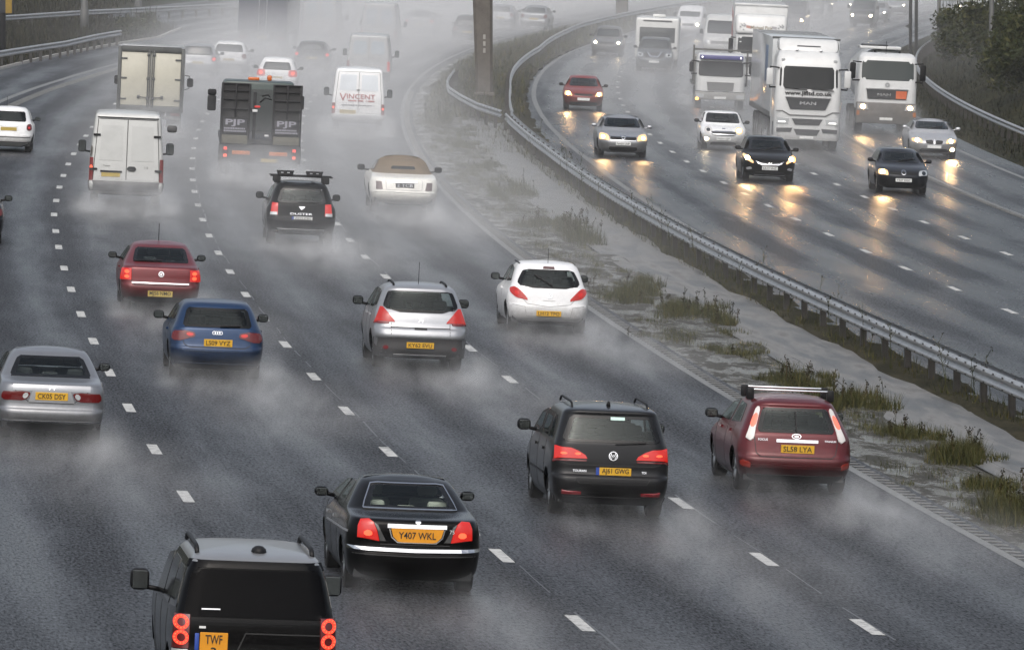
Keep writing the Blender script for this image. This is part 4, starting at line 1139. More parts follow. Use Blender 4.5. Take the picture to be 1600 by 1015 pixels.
wiper(c, 'rear', (.05, 1.10), (.5, 1.13))
c.patch('window_sticker', 'rear', [(-.02, 1.44), (.19, 1.44), (.19, 1.485), (-.02, 1.485)], pbr('sticker', (.5, .7, .64), .5), off=.012, na=3, nb=2, rnd=0)
c.fin(-.01, .8); c.rails(.65, 2.3, up=.05)
for f in ('left', 'right'):
    c.strips('door_handle', f, [[(1.35, .93), (1.56, .93)], [(2.35, .93), (2.56, .93)]], .04, 'graphite_paint', off=.03)
    c.strips('shut_line', f, [[(1.2, .35), (1.2, 1.08)], [(2.15, .3), (2.15, 1.08)], [(3.2, .3), (3.2, 1.05)]], .012, 'seam', off=.003)
    c.strips('side_trim', f, [[(1.2, .58), (3.1, .56)]], .03, 'black_plastic', off=.012)
c.wheels(.86, 3.54, .33); c.mirrors(2.95, 1.06, 'black_plastic', w=.2, h=.17); c.seats(2.4, 1.4, z=.6, lift=.06)
TOURAN = c

# 3 red hatchback with roof bars ---------------------------------------
pf = dict(rear=[(.20, .2), (.30, .06), (.44, 0), (.56, .0), (.60, .05), (.66, .08), (.90, .12), (.95, .15), (1.32, .44), (1.37, .42), (1.41, .46), (1.455, .62)],
          front=[(.2, 4.1), (.32, 4.3), (.55, 4.34), (.66, 4.28), (.78, 4.0), (.9, 3.5), (1.0, 3.15), (1.39, 2.3), (1.455, 1.95)],
          width=[(.20, .80), (.34, .88), (.62, .915), (.82, .895), (.95, .855), (1.0, .825), (1.34, .66), (1.41, .60), (1.455, .5)])
c = Car('hatchback_car', 'red hatchback with silver roof bars driving in the lane by the verge', 'car', 1242, 774, rc=.24, bow=.07, tr=.05, **pf, group=GROUP_L)
c.cut_arch(.82, 3.46)
c.patch('rear_window', 'rear', [(-.61, .955), (.61, .955), (.57, 1.12), (.50, 1.325), (-.50, 1.325), (-.57, 1.12)], 'frit', na=16, nb=8, inner='glass', hole=True, off=.005)
sides(c, [[(.78, 1.06), (1.75, 1.01), (1.75, 1.34), (1.05, 1.32)], [(1.85, 1.01), (2.95, .99), (2.5, 1.25), (2.2, 1.34), (1.85, 1.35)]])
c.patch('windscreen', 'front', [(-.6, 1.02), (.6, 1.02), (.5, 1.34), (-.5, 1.34)], 'frit', na=12, nb=6, inner='glass', hole=True, off=.005)
c.body(REDF)
for sg in (1, -1):
    o = c.patch('tail_light', 'rear', [(-.79*sg, .83), (-.67*sg, .82), (-.63*sg, 1.0), (-.525*sg, 1.325), (-.585*sg, 1.325), (-.72*sg, 1.0)], 'lens_pale', off=.015, na=6, nb=14, rnd=1)
    c.patch('lit_band', 'rear', [(-.715*sg, 1.02), (-.63*sg, 1.02), (-.56*sg, 1.22), (-.625*sg, 1.22)], pbr('pink_lens', (.6, .12, .08), .2, coat=.8, emit=(1, .16, .1), es=.75), off=.02, na=4, nb=6, parent=o)
    c.patch('reflector', 'rear', [(-.84*sg, .42), (-.66*sg, .40), (-.72*sg, .50), (-.86*sg, .54)], pbr('side_reflector', (.22, .02, .012), .2, coat=.5), off=.01, na=5, nb=3)
c.strips('tailgate_trim', 'rear', [[(-.31, .835), (.34, .835)]], .045, 'chrome', off=.014)
c.plate('rear', .02, .715, 'SL58 LYA', 'yellow_plate', h=.125, th=.082)
c.ring_badge('rear', .0, .905, .07, [[(.45*math.cos(a/8*6.28), .16*math.sin(a/8*6.28)) for a in range(9)], [(math.cos(a/10*6.28), .5*math.sin(a/10*6.28)) for a in range(11)]], w=.011, ring=False)
c.letters('badge', 'rear', -.52, .845, 'FOCUS', .035, 'chrome', off=.01); c.letters('badge', 'rear', .53, .845, 'TITANIUM', .028, 'chrome', off=.01)
c.strips('shut_line', 'rear', [[(-.66, .93), (-.62, .64), (-.55, .585), (.55, .585), (.62, .64), (.66, .93)]], .012, 'seam', off=.003)
c.strips('bumper_trim', 'rear', [[(-.70, .44), (.70, .44)]], .05, 'red_paint', off=.02)
c.patch('lower_bumper', 'rear', [(-.72, .21), (.72, .21), (.74, .31), (-.74, .31)], 'black_plastic', off=.01, na=12, nb=3, rnd=0)
wiper(c, 'rear', (.0, .965), (.0, 1.26))
for y in (1.05, 1.75):
    zz = 1.545
    o = c.box('roof_bar', (-.60, .60, y-.03, y+.03, zz, zz+.028), 'chrome', .012)
    for sg in (-1, 1):
        c.box('bar_foot', (sg*.63-.055, sg*.63+.055, y-.05, y+.05, 1.40, zz+.035), 'black_plastic', .02, parent=o)
for f in ('left', 'right'):
    c.strips('door_handle', f, [[(1.3, .9), (1.5, .9)], [(2.3, .88), (2.5, .88)]], .04, 'red_paint', off=.03)
    c.strips('shut_line', f, [[(1.0, .7), (1.1, 1.0)], [(1.8, .3), (1.8, 1.0)], [(2.95, .3), (2.95, .96)]], .012, 'seam', off=.003)
c.wheels(.82, 3.46, .325); c.mirrors(2.75, .97, 'black_plastic', w=.2, h=.15); c.seats(2.2, 1.2, z=.5)
FOCUS = c

# 4 silver saloon at the left edge -------------------------------------
pf = saloon(4.66, 1.76, 1.44, deck=.96, boot=.84, rearw=.66, bump=.46, roofw=.66)
c = Car('saloon_car', 'silver saloon at the left edge of the photo with unlit dark red lamps', 'car', 78, 692, rc=.2, bow=.07, **pf, group=GROUP_L)
c.cut_arch(.98, 3.65)
c.patch('rear_window', 'rear', [(-.66, 1.0), (.66, 1.0), (.62, 1.1), (.52, 1.30), (-.52, 1.30), (-.62, 1.1)], 'frit', na=16, nb=8, inner='clear_glass', hole=True, off=.005)
sides(c, [[(1.65, 1.0), (2.5, 1.0), (2.45, 1.29), (2.0, 1.29)], [(2.6, 1.0), (3.5, 1.0), (2.95, 1.26), (2.6, 1.29)]], 'clear_glass')
c.patch('windscreen', 'front', [(-.6, 1.04), (.6, 1.04), (.52, 1.3), (-.52, 1.3)], 'frit', na=12, nb=6, inner='clear_glass', hole=True, off=.005)
c.body(paint('gunmetal_silver_paint', (.23, .24, .26), .6))
for sg in (1, -1):
    o = c.patch('tail_light', 'rear', [(-.80*sg, .665), (-.42*sg, .665), (-.36*sg, .73), (-.33*sg, .80), (-.42*sg, .815), (-.78*sg, .81)], 'lens_dim', off=.014, na=8, nb=5, rnd=1)
    c.patch('clear_lens', 'rear', [(-.47*sg, .70), (-.39*sg, .70), (-.36*sg, .79), (-.45*sg, .79)], 'lens_clear', off=.02, na=3, nb=3, parent=o)
c.patch('plate_surround', 'rear', [(-.37, .64), (.37, .64), (.30, .84), (-.30, .84)], 'silver_paint', off=.012, na=6, nb=3, rnd=0)
c.plate('rear', .0, .745, 'CK05 DSY', 'yellow_plate', h=.125, th=.082, dy=0)
c.patch('boot_panel', 'rear', [(-.62, .825), (.62, .825), (.62, .92), (-.62, .92)], 'smoke_silver_paint', off=.006, na=10, nb=3, rnd=0)
c.strips('badge', 'rear', [[(-.045, .905), (-.035, .845)], [(.045, .905), (.035, .845)], [(-.04, .875), (.04, .875)]], .014, 'chrome', off=.014)
c.strips('shut_line', 'rear', [[(-.55, .93), (-.58, .82), (-.35, .635), (.35, .635), (.58, .82), (.55, .93)]], .012, 'seam', off=.003)
c.strips('bumper_trim', 'rear', [[(-.78, .345), (.78, .345)]], .02, 'chrome', off=.012)
c.patch('lower_bumper', 'rear', [(-.78, .21), (.78, .21), (.8, .31), (-.8, .31)], 'black_plastic', off=.01, na=12, nb=3, rnd=0)
for f in ('left', 'right'):
    c.strips('shut_line', f, [[(1.6, .35), (1.6, .95)], [(2.55, .3), (2.55, .98)]], .012, 'seam', off=.003)
    c.strips('door_handle', f, [[(1.95, .84), (2.15, .84)]], .035, 'silver_paint', off=.03)
c.wheels(.98, 3.65, .32); c.mirrors(3.15, .97, 'black_plastic', w=.19, h=.135); c.seats(2.6, 1.6, z=.45)
ACCORD = c

# 5 blue hatchback ------------------------------------------------------
pf = hatch(4.2, 1.76, 1.43, belt=.92, rake=.42, bump=.5, roofw=.68)
c = Car('hatchback_car', 'blue hatchback with unlit tail lamps between the red saloon and the silver car', 'car', 337, 594, rc=.24, bow=.08, **pf, group=GROUP_L)
c.cut_arch(.82, 3.4)
c.patch('rear_window', 'rear', [(-.64, .955), (.64, .955), (.55, 1.29), (-.55, 1.29)], 'frit', na=16, nb=8, inner='glass', hole=True, off=.005)
sides(c, [[(.85, 1.05), (1.7, .99), (1.7, 1.28), (1.15, 1.26)], [(1.8, .99), (2.9, .97), (2.3, 1.26), (1.8, 1.29)]])
c.patch('windscreen', 'front', [(-.6, 1.0), (.6, 1.0), (.5, 1.28), (-.5, 1.28)], 'frit', na=12, nb=6, inner='glass', hole=True, off=.005)
c.body(BLUE)
for sg in (1, -1):
    o = c.patch('tail_light', 'rear', [(-.83*sg, .70), (-.62*sg, .70), (-.52*sg, .755), (-.40*sg, .77), (-.40*sg, .86), (-.58*sg, .89), (-.80*sg, .87)], 'lens_dim', off=.014, na=9, nb=6, rnd=1)
    c.patch('lamp_panel', 'rear', [(-.56*sg, .79), (-.43*sg, .79), (-.43*sg, .84), (-.56*sg, .86)], 'lens_lit', off=.02, na=3, nb=3, parent=o)
c.plate('rear', .02, .68, 'LS09 VYZ', 'yellow_plate', h=.13, th=.082, dy=.0)
c.strips('shut_line', 'rear', [[(-.66, .9), (-.60, .64), (-.5, .59), (.5, .59), (.60, .64), (.66, .9)]], .012, 'seam', off=.003)
c.strips('bumper_trim', 'rear', [[(-.78, .55), (0, .53), (.78, .55)], [(-.76, .30), (.76, .30)]], .025, 'blue_paint', off=.02)
for k in range(4): c.strips('badge', 'rear', [[(.03*k*1.4-.06+.028*math.cos(a), .86+.028*math.sin(a)) for a in [i*.7 for i in range(10)]]], .008, 'chrome', off=.01)
wiper(c, 'rear', (.05, .965), (.42, .985))
for f in ('left', 'right'):
    c.strips('shut_line', f, [[(1.1, .6), (1.2, .96)], [(1.75, .3), (1.75, .97)]], .012, 'seam', off=.003); c.strips('door_handle', f, [[(1.4, .84), (1.6, .84)]], .035, 'blue_paint', off=.03)
c.wheels(.82, 3.4, .315); c.mirrors(2.7, .93, 'black_plastic', w=.2, h=.15); c.seats(2.1, 1.2, z=.45)
AUDI = c

# 6 silver crossover ------------------------------------------------------
pf = dict(rear=[(.24, .2), (.34, .06), (.44, .03), (.60, .02), (.63, -.02), (.70, -.02), (.79, .03), (.82, .10), (1.05, .16), (1.12, .22), (1.48, .50), (1.53, .50), (1.56, .55), (1.595, .7)],
          front=[(.24, 4.1), (.4, 4.32), (.6, 4.36), (.75, 4.25), (.88, 3.9), (1.0, 3.5), (1.1, 3.2), (1.52, 2.3), (1.595, 1.95)],
          width=[(.24, .82), (.4, .88), (.68, .91), (.9, .895), (1.05, .865), (1.12, .84), (1.48, .70), (1.55, .64), (1.595, .54)])
c = Car('crossover_car', 'silver crossover with triangular red lamps and a dark lower bumper', 'car', 655, 580, rc=.24, bow=.09, **pf, group=GROUP_L)
c.cut_arch(.86, 3.48, .34)
c.patch('rear_window', 'rear', [(-.45, 1.10), (.45, 1.10), (.66, 1.15), (.72, 1.20), (.62, 1.47), (.55, 1.49), (-.55, 1.49), (-.62, 1.47), (-.72, 1.20), (-.66, 1.15)], 'frit', na=16, nb=8, inner='glass', hole=True, off=.006)
sides(c, [[(.75, 1.2), (1.2, 1.14), (1.2, 1.46), (1.0, 1.45)], [(1.28, 1.13), (2.05, 1.11), (2.05, 1.47), (1.28, 1.47)], [(2.15, 1.11), (3.1, 1.08), (2.5, 1.42), (2.15, 1.47)]])
c.patch('windscreen', 'front', [(-.62, 1.12), (.62, 1.12), (.52, 1.46), (-.52, 1.46)], 'frit', na=12, nb=6, inner='glass', hole=True, off=.005)
c.body(SILV)
for sg in (1, -1):
    o = c.patch('tail_light', 'rear', [(-.865*sg, .895), (-.50*sg, .915), (-.51*sg, .945), (-.66*sg, 1.12), (-.715*sg, 1.18), (-.76*sg, 1.18)], pbr('lens_glow', (.20, .008, .008), .2, coat=.4, emit=(1, .05, .02), es=.22), off=.016, na=9, nb=8, rnd=0)
    c.patch('lamp_panel', 'rear', [(-.875*sg, .865), (-.62*sg, .875), (-.60*sg, .905), (-.865*sg, .90)], 'lens_red', off=.018, na=5, nb=2, rnd=0, parent=o)
    c.patch('reflector', 'rear', [(-.70*sg, .40), (-.60*sg, .40), (-.60*sg, .47), (-.70*sg, .47)], 'reflector', off=.015, na=4, nb=3)
c.patch('lower_bumper', 'rear', [(-.875, .25), (.875, .25), (.885, .45), (.88, .615), (-.88, .615), (-.885, .45)], 'grey_plastic', off=.008, na=18, nb=6, rnd=0)
c.plate('rear', -.0, .49, 'KY62 EVU', 'yellow_plate', dy=0)
c.strips('badge', 'rear', [[(-.05, 1.0), (-.01, .97), (.03, 1.01), (.05, 1.0)], [(-.04, .92), (0, .97), (.04, .92)], [(-.01, .97), (.05, .955)]], .018, 'chrome', off=.012)
c.strips('handle_recess', 'rear', [[(-.12, .80), (.12, .80)]], .035, 'seam', off=.008)
c.strips('shut_line', 'rear', [[(-.56, .90), (-.56, .62)], [(.56, .90), (.56, .62)], [(-.56, .82), (.56, .82)]], .012, 'seam', off=.003)
c.letters('badge', 'rear', -.42, .86, '3008', .035, 'chrome', off=.01)
c.aerial(-.02, .9, .42, .05); c.rails(.75, 2.2, up=.01, r=.022)
c.strips('skid_plate', 'rear', [[(-.5, .30), (.5, .30)]], .03, 'steel', off=.02)
for f in ('left', 'right'):
    c.strips('shut_line', f, [[(1.24, .4), (1.24, 1.1)], [(2.1, .35), (2.1, 1.1)], [(3.1, .35), (3.1, 1.05)]], .012, 'seam', off=.003)
    c.strips('door_handle', f, [[(1.4, .98), (1.6, .98)], [(2.3, .97), (2.5, .97)]], .04, 'silver_paint', off=.03)
c.wheels(.86, 3.48, .34); c.mirrors(2.9, 1.06, 'black_plastic', w=.21, h=.17); c.seats(2.3, 1.35, z=.6, lift=.03)
P3008 = c

# 7 white hatchback -------------------------------------------------------
pf = hatch(4.0, 1.74, 1.49, belt=.92, rake=.42, bump=.50, roofw=.68)
c = Car('hatchback_car', 'white three door hatchback with teardrop red lamps and a short roof aerial', 'car', 856, 522, rc=.3, bow=.12, **pf, group=GROUP_L)
c.cut_arch(.72, 3.22, .3)
c.patch('rear_window', 'rear', [(-.40, .945), (.40, .945), (.62, .985), (.66, 1.05), (.54, 1.29), (.46, 1.32), (-.46, 1.32), (-.54, 1.29), (-.66, 1.05), (-.62, .985)], 'frit', na=16, nb=8, inner='glass', hole=True, off=.006)
sides(c, [[(.8, 1.05), (1.75, 1.0), (1.75, 1.34), (1.1, 1.3)], [(1.85, 1.0), (2.75, .98), (2.2, 1.3), (1.85, 1.34)]])
c.patch('windscreen', 'front', [(-.6, 1.0), (.6, 1.0), (.5, 1.34), (-.5, 1.34)], 'frit', na=12, nb=6, inner='glass', hole=True, off=.005)
c.body(WHITE)
for sg in (1, -1):
    o = c.patch('tail_light', 'rear', [(-.69*sg, .74), (-.44*sg, .685), (-.45*sg, .73), (-.62*sg, .91), (-.71*sg, .955), (-.79*sg, .93), (-.80*sg, .84)], 'lens_glow', off=.016, na=8, nb=7, rnd=1)
    c.patch('bulb', 'rear', [(-.70*sg, .80), (-.60*sg, .78), (-.62*sg, .86), (-.70*sg, .88)], 'lens_lit', off=.024, na=3, nb=3, parent=o)
c.plate('rear', .0, .43, 'LH12 TFO', 'yellow_plate', dy=0)
c.ring_badge('rear', .01, .80, .055, [[(-.6, -.3), (-.1, .4), (.6, .3)], [(-.2, .5), (.1, -.6)]], w=.014)
c.strips('shut_line', 'rear', [[(-.62, .80), (-.45, .62), (0, .57), (.45, .62), (.62, .80)], [(-.82, .60), (-.5, .56), (-.46, .36), (.46, .36), (.5, .56), (.82, .60)]], .010, pbr('pale_seam', (.2, .2, .2), .6), off=.003)
c.strips('tailgate_trim', 'rear', [[(-.13, .70), (.13, .70)]], .02, pbr('pale_trim', (.55, .55, .55), .4), off=.008)
c.patch('brake_light', 'rear', [(-.12, 1.335), (.12, 1.335), (.11, 1.375), (-.11, 1.375)], pbr('dark_red_lens', (.06, .008, .008), .2, coat=.6), off=.02, na=4, nb=3, rnd=0)
c.strips('lower_bumper', 'rear', [[(-.78, .245), (.78, .245)]], .05, 'grey_plastic', off=.012)
wiper(c, 'rear', (.08, .985), (-.3, 1.2)); c.aerial(0, .75, .30, .05)
c.strips('roof_seam', 'left', [[(.9, 1.415), (2.1, 1.415)]], .02, 'seam', off=.005); c.strips('roof_seam', 'right', [[(.9, 1.415), (2.1, 1.415)]], .02, 'seam', off=.005)
for f in ('left', 'right'):
    c.strips('shut_line', f, [[(1.8, .3), (1.8, .96)]], .012, 'pale_seam', off=.003); c.strips('door_handle', f, [[(1.95, .84), (2.15, .84)]], .035, 'white_paint', off=.03)
c.wheels(.72, 3.22, .3); c.mirrors(2.6, .96, 'black_plastic', w=.19, h=.15); c.seats(2.0, 1.1, z=.5)
CORSA = c

# 8 maroon hatch-backed saloon ----------------------------------------------
pf = dict(rear=[(.20, .2), (.30, .05), (.42, .0), (.55, .0), (.6, .05), (.9, .08), (.95, .12), (.98, .3), (1.02, .42), (1.34, 1.15), (1.38, 1.3), (1.405, 1.5)],
          front=saloon(4.5, 1.72, 1.45)['front'][:-1]+[(1.406, 2.2)], width=[(.20, .76), (.34, .83), (.62, .86), (.82, .845), (.95, .80), (1.0, .775), (1.3, .61), (1.37, .56), (1.405, .48)])
c = Car('saloon_car', 'maroon five door saloon with square lit tail lamps and a grimy number plate', 'car', 249, 488, rc=.22, bow=.06, **pf, group=GROUP_L)
c.cut_arch(.85, 3.5, .305)
c.patch('rear_window', 'rear', [(-.60, 1.03), (.60, 1.03), (.52, 1.31), (-.52, 1.31)], 'frit', na=16, nb=8, inner='clear_glass', hole=True, off=.005)
sides(c, [[(1.3, 1.0), (2.15, .99), (2.15, 1.27), (1.6, 1.27)], [(2.25, .99), (3.25, .97), (2.7, 1.25), (2.25, 1.28)]], 'clear_glass')
c.patch('windscreen', 'front', [(-.6, 1.02), (.6, 1.02), (.5, 1.3), (-.5, 1.3)], 'frit', na=12, nb=6, inner='clear_glass', hole=True, off=.005)
c.body(REDV)
for sg in (1, -1):
    o = c.patch('tail_light', 'rear', [(-.84*sg, .66), (-.62*sg, .66), (-.62*sg, .90), (-.80*sg, .90), (-.83*sg, .84)], 'lens_lit', off=.014, na=5, nb=6, rnd=0)
    for z in (.73, .83): c.patch('bulb', 'rear', [(-.75*sg, z-.035), (-.66*sg, z-.035), (-.66*sg, z+.035), (-.75*sg, z+.035)], 'bulb_hot', off=.02, na=3, nb=3, parent=o)
c.strips('tailgate_trim', 'rear', [[(-.60, .605), (.60, .605)]], .025, 'chrome', off=.02)
c.strips('shut_line', 'rear', [[(-.61, .93), (-.61, .64), (-.55, .56), (.55, .56), (.61, .64), (.61, .93)]], .012, 'seam', off=.003)
c.ring_badge('rear', .01, .80, .05, [[(-.5, -.2), (0, .3), (.5, .2)], [(0, .3), (-.1, -.6), (.4, -.3)]], w=.018)
c.plate('rear', .0, .39, 'MJ56 NMO', 'dirty_plate', h=.12, th=.08, dy=0)
wiper(c, 'rear', (-.55, 1.045), (.02, 1.055)); c.aerial(-.02, 1.75, .36, .02, .008)
c.patch('lower_bumper', 'rear', [(-.74, .21), (.74, .21), (.78, .31), (-.78, .31)], 'black_plastic', off=.008, na=12, nb=3, rnd=0)
for f in ('left', 'right'):
    c.strips('shut_line', f, [[(1.3, .5), (1.3, .96)], [(2.2, .3), (2.2, .97)]], .012, 'seam', off=.003); c.strips('door_handle', f, [[(1.6, .86), (1.8, .86)]], .035, 'maroon_paint', off=.03)
c.wheels(.85, 3.5, .305); c.mirrors(2.95, .95, 'black_plastic', w=.19, h=.14); c.seats(2.3, 1.3, z=.45, rear_heads=2)
VECT = c

# 9 black off-roader with roof rack clamps ---------------------------------
pf = dict(rear=[(.28, .2), (.4, .03), (.55, 0), (.66, .0), (.70, .08), (1.0, .12), (1.05, .15), (1.4, .38), (1.48, .40), (1.54, .5), (1.58, .65)],
          front=[(.28, 4.1), (.5, 4.3), (.7, 4.31), (.85, 4.1), (.95, 3.6), (1.05, 3.2), (1.5, 2.5), (1.58, 2.1)],
          width=[(.28, .82), (.45, .88), (.75, .91), (.95, .885), (1.05, .82), (1.1, .80), (1.44, .68), (1.53, .62), (1.58, .52)])
c = Car('off_road_car', 'black off-road car with bike clamps on its roof bars and a white plate', 'car', 469, 384, rc=.22, bow=.07, **pf, group=GROUP_L)
c.cut_arch(.85, 3.5, .35)
c.patch('rear_window', 'rear', [(-.58, 1.07), (.58, 1.07), (.62, 1.12), (.52, 1.43), (-.52, 1.43), (-.62, 1.12)], 'frit', na=16, nb=8, inner='glass', hole=True, off=.005)
sides(c, [[(.6, 1.15), (1.6, 1.09), (1.6, 1.44), (.85, 1.43)], [(1.7, 1.09), (2.9, 1.07), (2.6, 1.4), (1.7, 1.45)]], 'glass')
c.patch('windscreen', 'front', [(-.6, 1.1), (.6, 1.1), (.52, 1.46), (-.52, 1.46)], 'frit', na=12, nb=6, inner='glass', hole=True, off=.005)
c.body(BLACK)
for sg in (1, -1):
    o = c.patch('tail_light', 'rear', [(-.78*sg, .76), (-.60*sg, .76), (-.60*sg, 1.05), (-.74*sg, 1.06)], 'lens_lit', off=.016, na=5, nb=6, rnd=0)
    c.patch('clear_lens', 'rear', [(-.78*sg, .755), (-.61*sg, .755), (-.61*sg, .83), (-.775*sg, .83)], 'lens_clear', off=.021, na=4, nb=2, rnd=0, parent=o)
c.patch('badge', 'rear', [(0, .90), (.07, .955), (.09, .99), (-.07, .99), (-.05, .955)], 'chrome', off=.01, na=4, nb=3, rnd=0)
c.letters('badge', 'rear', .0, .80, 'DUSTER', .05, 'chrome', maxw=.55, off=.012)
c.plate('rear', .02, .68, 'GY12 GZG', 'white_plate', flag=1, dy=.0)
c.patch('skid_plate', 'rear', [(-.55, .32), (.55, .32), (.6, .42), (-.6, .42)], 'steel', off=.012, na=8, nb=3, rnd=0)
wiper(c, 'rear', (-.1, 1.08), (.45, 1.10))
for y in (.95, 1.75):
    o = c.box('roof_bar', (-.80, .80, y-.03, y+.03, 1.70, 1.73), 'black_plastic', .012)
    for sg in (-1, 1): c.box('bar_foot', (sg*.62-.09, sg*.62+.09, y-.05, y+.05, 1.54, 1.71), 'black_plastic', .03, parent=o)
for x in (-.42, .32):
    bm = bmesh.new()
    bx(bm, x-.2, x+.2, .85, 1.05, 1.73, 1.79, .02)
    for dx in (-.16, 0, .16): bx(bm, x+dx-.045, x+dx+.045, .88, 1.02, 1.76, 1.86, .025)
    tube(bm, [(x-.22, .95, 1.84), (x+.22, .95, 1.84)], .025, 6); bx(bm, x-.05, x+.05, .9, 1.7, 1.735, 1.76, .01)
    link('bike_clamp', bm, 'black_plastic', c.root)
c.wheels(.85, 3.5, .35); c.mirrors(2.75, 1.04, 'black_plastic', w=.2, h=.17, gl='dark_glass'); c.seats(2.2, 1.3, z=.6)
DUST = c

# 10 cream convertible ------------------------------------------------------
pf = dict(rear=[(.24, .25), (.34, .06), (.48, 0), (.58, 0), (.63, .06), (.9, .14), (1.0, .22), (1.04, .5), (1.07, 1.0), (1.12, 1.15), (1.40, 1.6), (1.47, 1.9), (1.52, 2.3)],
          front=[(.24, 5.3), (.4, 5.55), (.7, 5.6), (.95, 5.5), (1.03, 5.2), (1.08, 4.2), (1.12, 3.9), (1.45, 3.3), (1.52, 2.9)],
          width=[(.24, .84), (.4, .93), (.7, .985), (.9, .96), (1.0, .92), (1.07, .88), (1.12, .80), (1.38, .68), (1.46, .6), (1.52, .46)])
c = Car('convertible_car', 'cream convertible with a folded up tan fabric roof', 'car', 630, 334, rc=.34, bow=.13, crown=.045, **pf, group=GROUP_L)
c.cut_arch(1.05, 4.3, .38)
TAN = pbr('tan_fabric', (.15, .115, .078), .85, bump=.25, bscale=120, var=.15)
c.body(CREAM, roof_mat=TAN, roof_z=1.085)
c.patch('rear_window', 'rear', [(-.40, 1.17), (.40, 1.17), (.44, 1.23), (.34, 1.31), (-.34, 1.31), (-.44, 1.23)], TAN, na=10, nb=5, inner='smoke_glass', off=.01)
for f in ('left', 'right'): c.patch('side_window', f, [(2.3, 1.12), (3.7, 1.12), (3.3, 1.4), (2.5, 1.4)], 'dark_glass', off=.006, na=6, nb=4)
for sg in (1, -1): c.patch('tail_light', 'rear', [(-.78*sg, .66), (-.60*sg, .66), (-.64*sg, .88), (-.79*sg, .88)], pbr('grey_red_lens', (.12, .085, .08), .2, coat=.7), off=.014, na=4, nb=5, rnd=0)
c.plate('rear', .02, .79, '2 TCB', pbr('black_plate', (.03, .03, .03), .4), h=.14, th=.09, dy=0)
for o in c.root.children:
    if o.name.startswith('number_plate'):
        for q in o.children: q.data.materials[0] = M('white_letter')
c.strips('plate_trim', 'rear', [[(-.33, .895), (.37, .895)]], .07, 'chrome', off=.02)
c.strips('bumper_trim', 'rear', [[(-.85, .60), (.85, .60)]], .03, 'cream_paint', off=.02)
c.strips('shut_line', 'rear', [[(-.53, 1.0), (-.50, .66), (.50, .66), (.53, 1.0)]], .012, 'pale_seam', off=.003)
c.wheels(1.05, 4.3, .38); c.mirrors(3.6, 1.04, 'grey_plastic', w=.22, h=.17, gl='dark_glass', out=.1)
PHAN = c

# 11 black off-roader, bottom left ------------------------------------------
pf = dict(rear=[(.3, .25), (.42, .04), (.6, 0), (.72, .0), (.78, .05), (1.1, .07), (1.18, .09), (1.62, .24), (1.72, .27), (1.79, .33), (1.83, .55)],
          front=[(.3, 4.5), (.5, 4.76), (.8, 4.8), (1.0, 4.75), (1.1, 4.5), (1.16, 3.6), (1.2, 3.45), (1.7, 2.9), (1.83, 2.5)],
          width=[(.3, .80), (.5, .86), (.9, .885), (1.1, .875), (1.18, .86), (1.6, .765), (1.74, .71), (1.80, .675), (1.83, .62)])
c = Car('off_road_car', 'black off-road estate with a pale roof and ringed red tail lamps at bottom left', 'car', 393, 1139, rc=.16, bow=.03, tr=.02, crown=.045, **pf, group=GROUP_L)
c.cut_arch(.95, 3.84, .38)
c.patch('rear_window', 'rear', [(-.74, 1.18), (.74, 1.18), (.76, 1.24), (.68, 1.68), (-.68, 1.68), (-.76, 1.24)], pbr('privacy_glass', (.0015, .0015, .002), .3, coat=0, spec=.04), na=18, nb=9, inner=pbr('privacy_glass', (.0015, .0015, .002), .3, coat=0, spec=.04), off=.006)
for f in ('left', 'right'):
    for poly in ([(.35, 1.25), (1.25, 1.2), (1.25, 1.66), (.55, 1.66)], [(1.35, 1.2), (2.25, 1.2), (2.25, 1.68), (1.35, 1.68)], [(2.35, 1.2), (3.3, 1.2), (2.95, 1.62), (2.35, 1.69)]):
        c.patch('side_window', f, poly, 'dark_glass', off=.006, na=7, nb=5)
ROOFS = paint('pale_roof_paint', (.24, .25, .265), .4, .3)
c.body(BLACK, roof_mat=ROOFS, roof_z=1.755)
c.patch('spoiler', 'rear', [(-.74, 1.69), (.74, 1.69), (.71, 1.765), (-.71, 1.765)], BLACK, off=.012, na=12, nb=3, rnd=0)
RL = pbr('lamp_surround', (.10, .01, .012), .2, coat=.7)
for sg in (1, -1):
    o = c.patch('tail_light', 'rear', [(-.868*sg, .84), (-.71*sg, .84), (-.70*sg, 1.20), (-.85*sg, 1.20)], RL, off=.016, na=5, nb=8, rnd=0)
    for z in (1.115, .955):
        c.strips('lamp_ring', 'rear', [[(-.782*sg+.058*math.cos(a*.3142), z+.062*math.sin(a*.3142)) for a in range(21)]], .036, 'bulb_red', off=.022, th=-.014, parent=o)
        bm = bmesh.new()
        for k in range(12):
            a = k*math.pi/6; x, zz = -.782*sg+.058*math.cos(a), z+.062*math.sin(a); q = c.rear(x, zz)+c.nrm('rear', x, zz)*.026
            bmesh.ops.create_icosphere(bm, subdivisions=1, radius=.011, matrix=Matrix.Translation(q))
        link('bulb', bm, 'bulb_hot', o)
    c.patch('clear_lens', 'rear', [(-.868*sg, .73), (-.72*sg, .73), (-.715*sg, .83), (-.865*sg, .83)], 'lens_clear', off=.018, na=5, nb=3, rnd=0, parent=o)
c.plate('rear', -.44, .88, 'TWF\n3', 'orange_plate', w=.30, h=.28, th=.098, dy=-.01)
c.box('blue_badge', (-.645, -.60, .045, .06, .76, 1.01), pbr('blue_band', (.02, .06, .3), .4), .004)
c.strips('badge', 'rear', [[(-.58, 1.26), (-.38, 1.262)]], .014, 'steel', off=.02); c.patch('badge', 'rear', [(-.60, 1.06), (-.53, 1.06), (-.53, 1.085), (-.60, 1.085)], 'chrome', off=.012, na=3, nb=2, rnd=0)
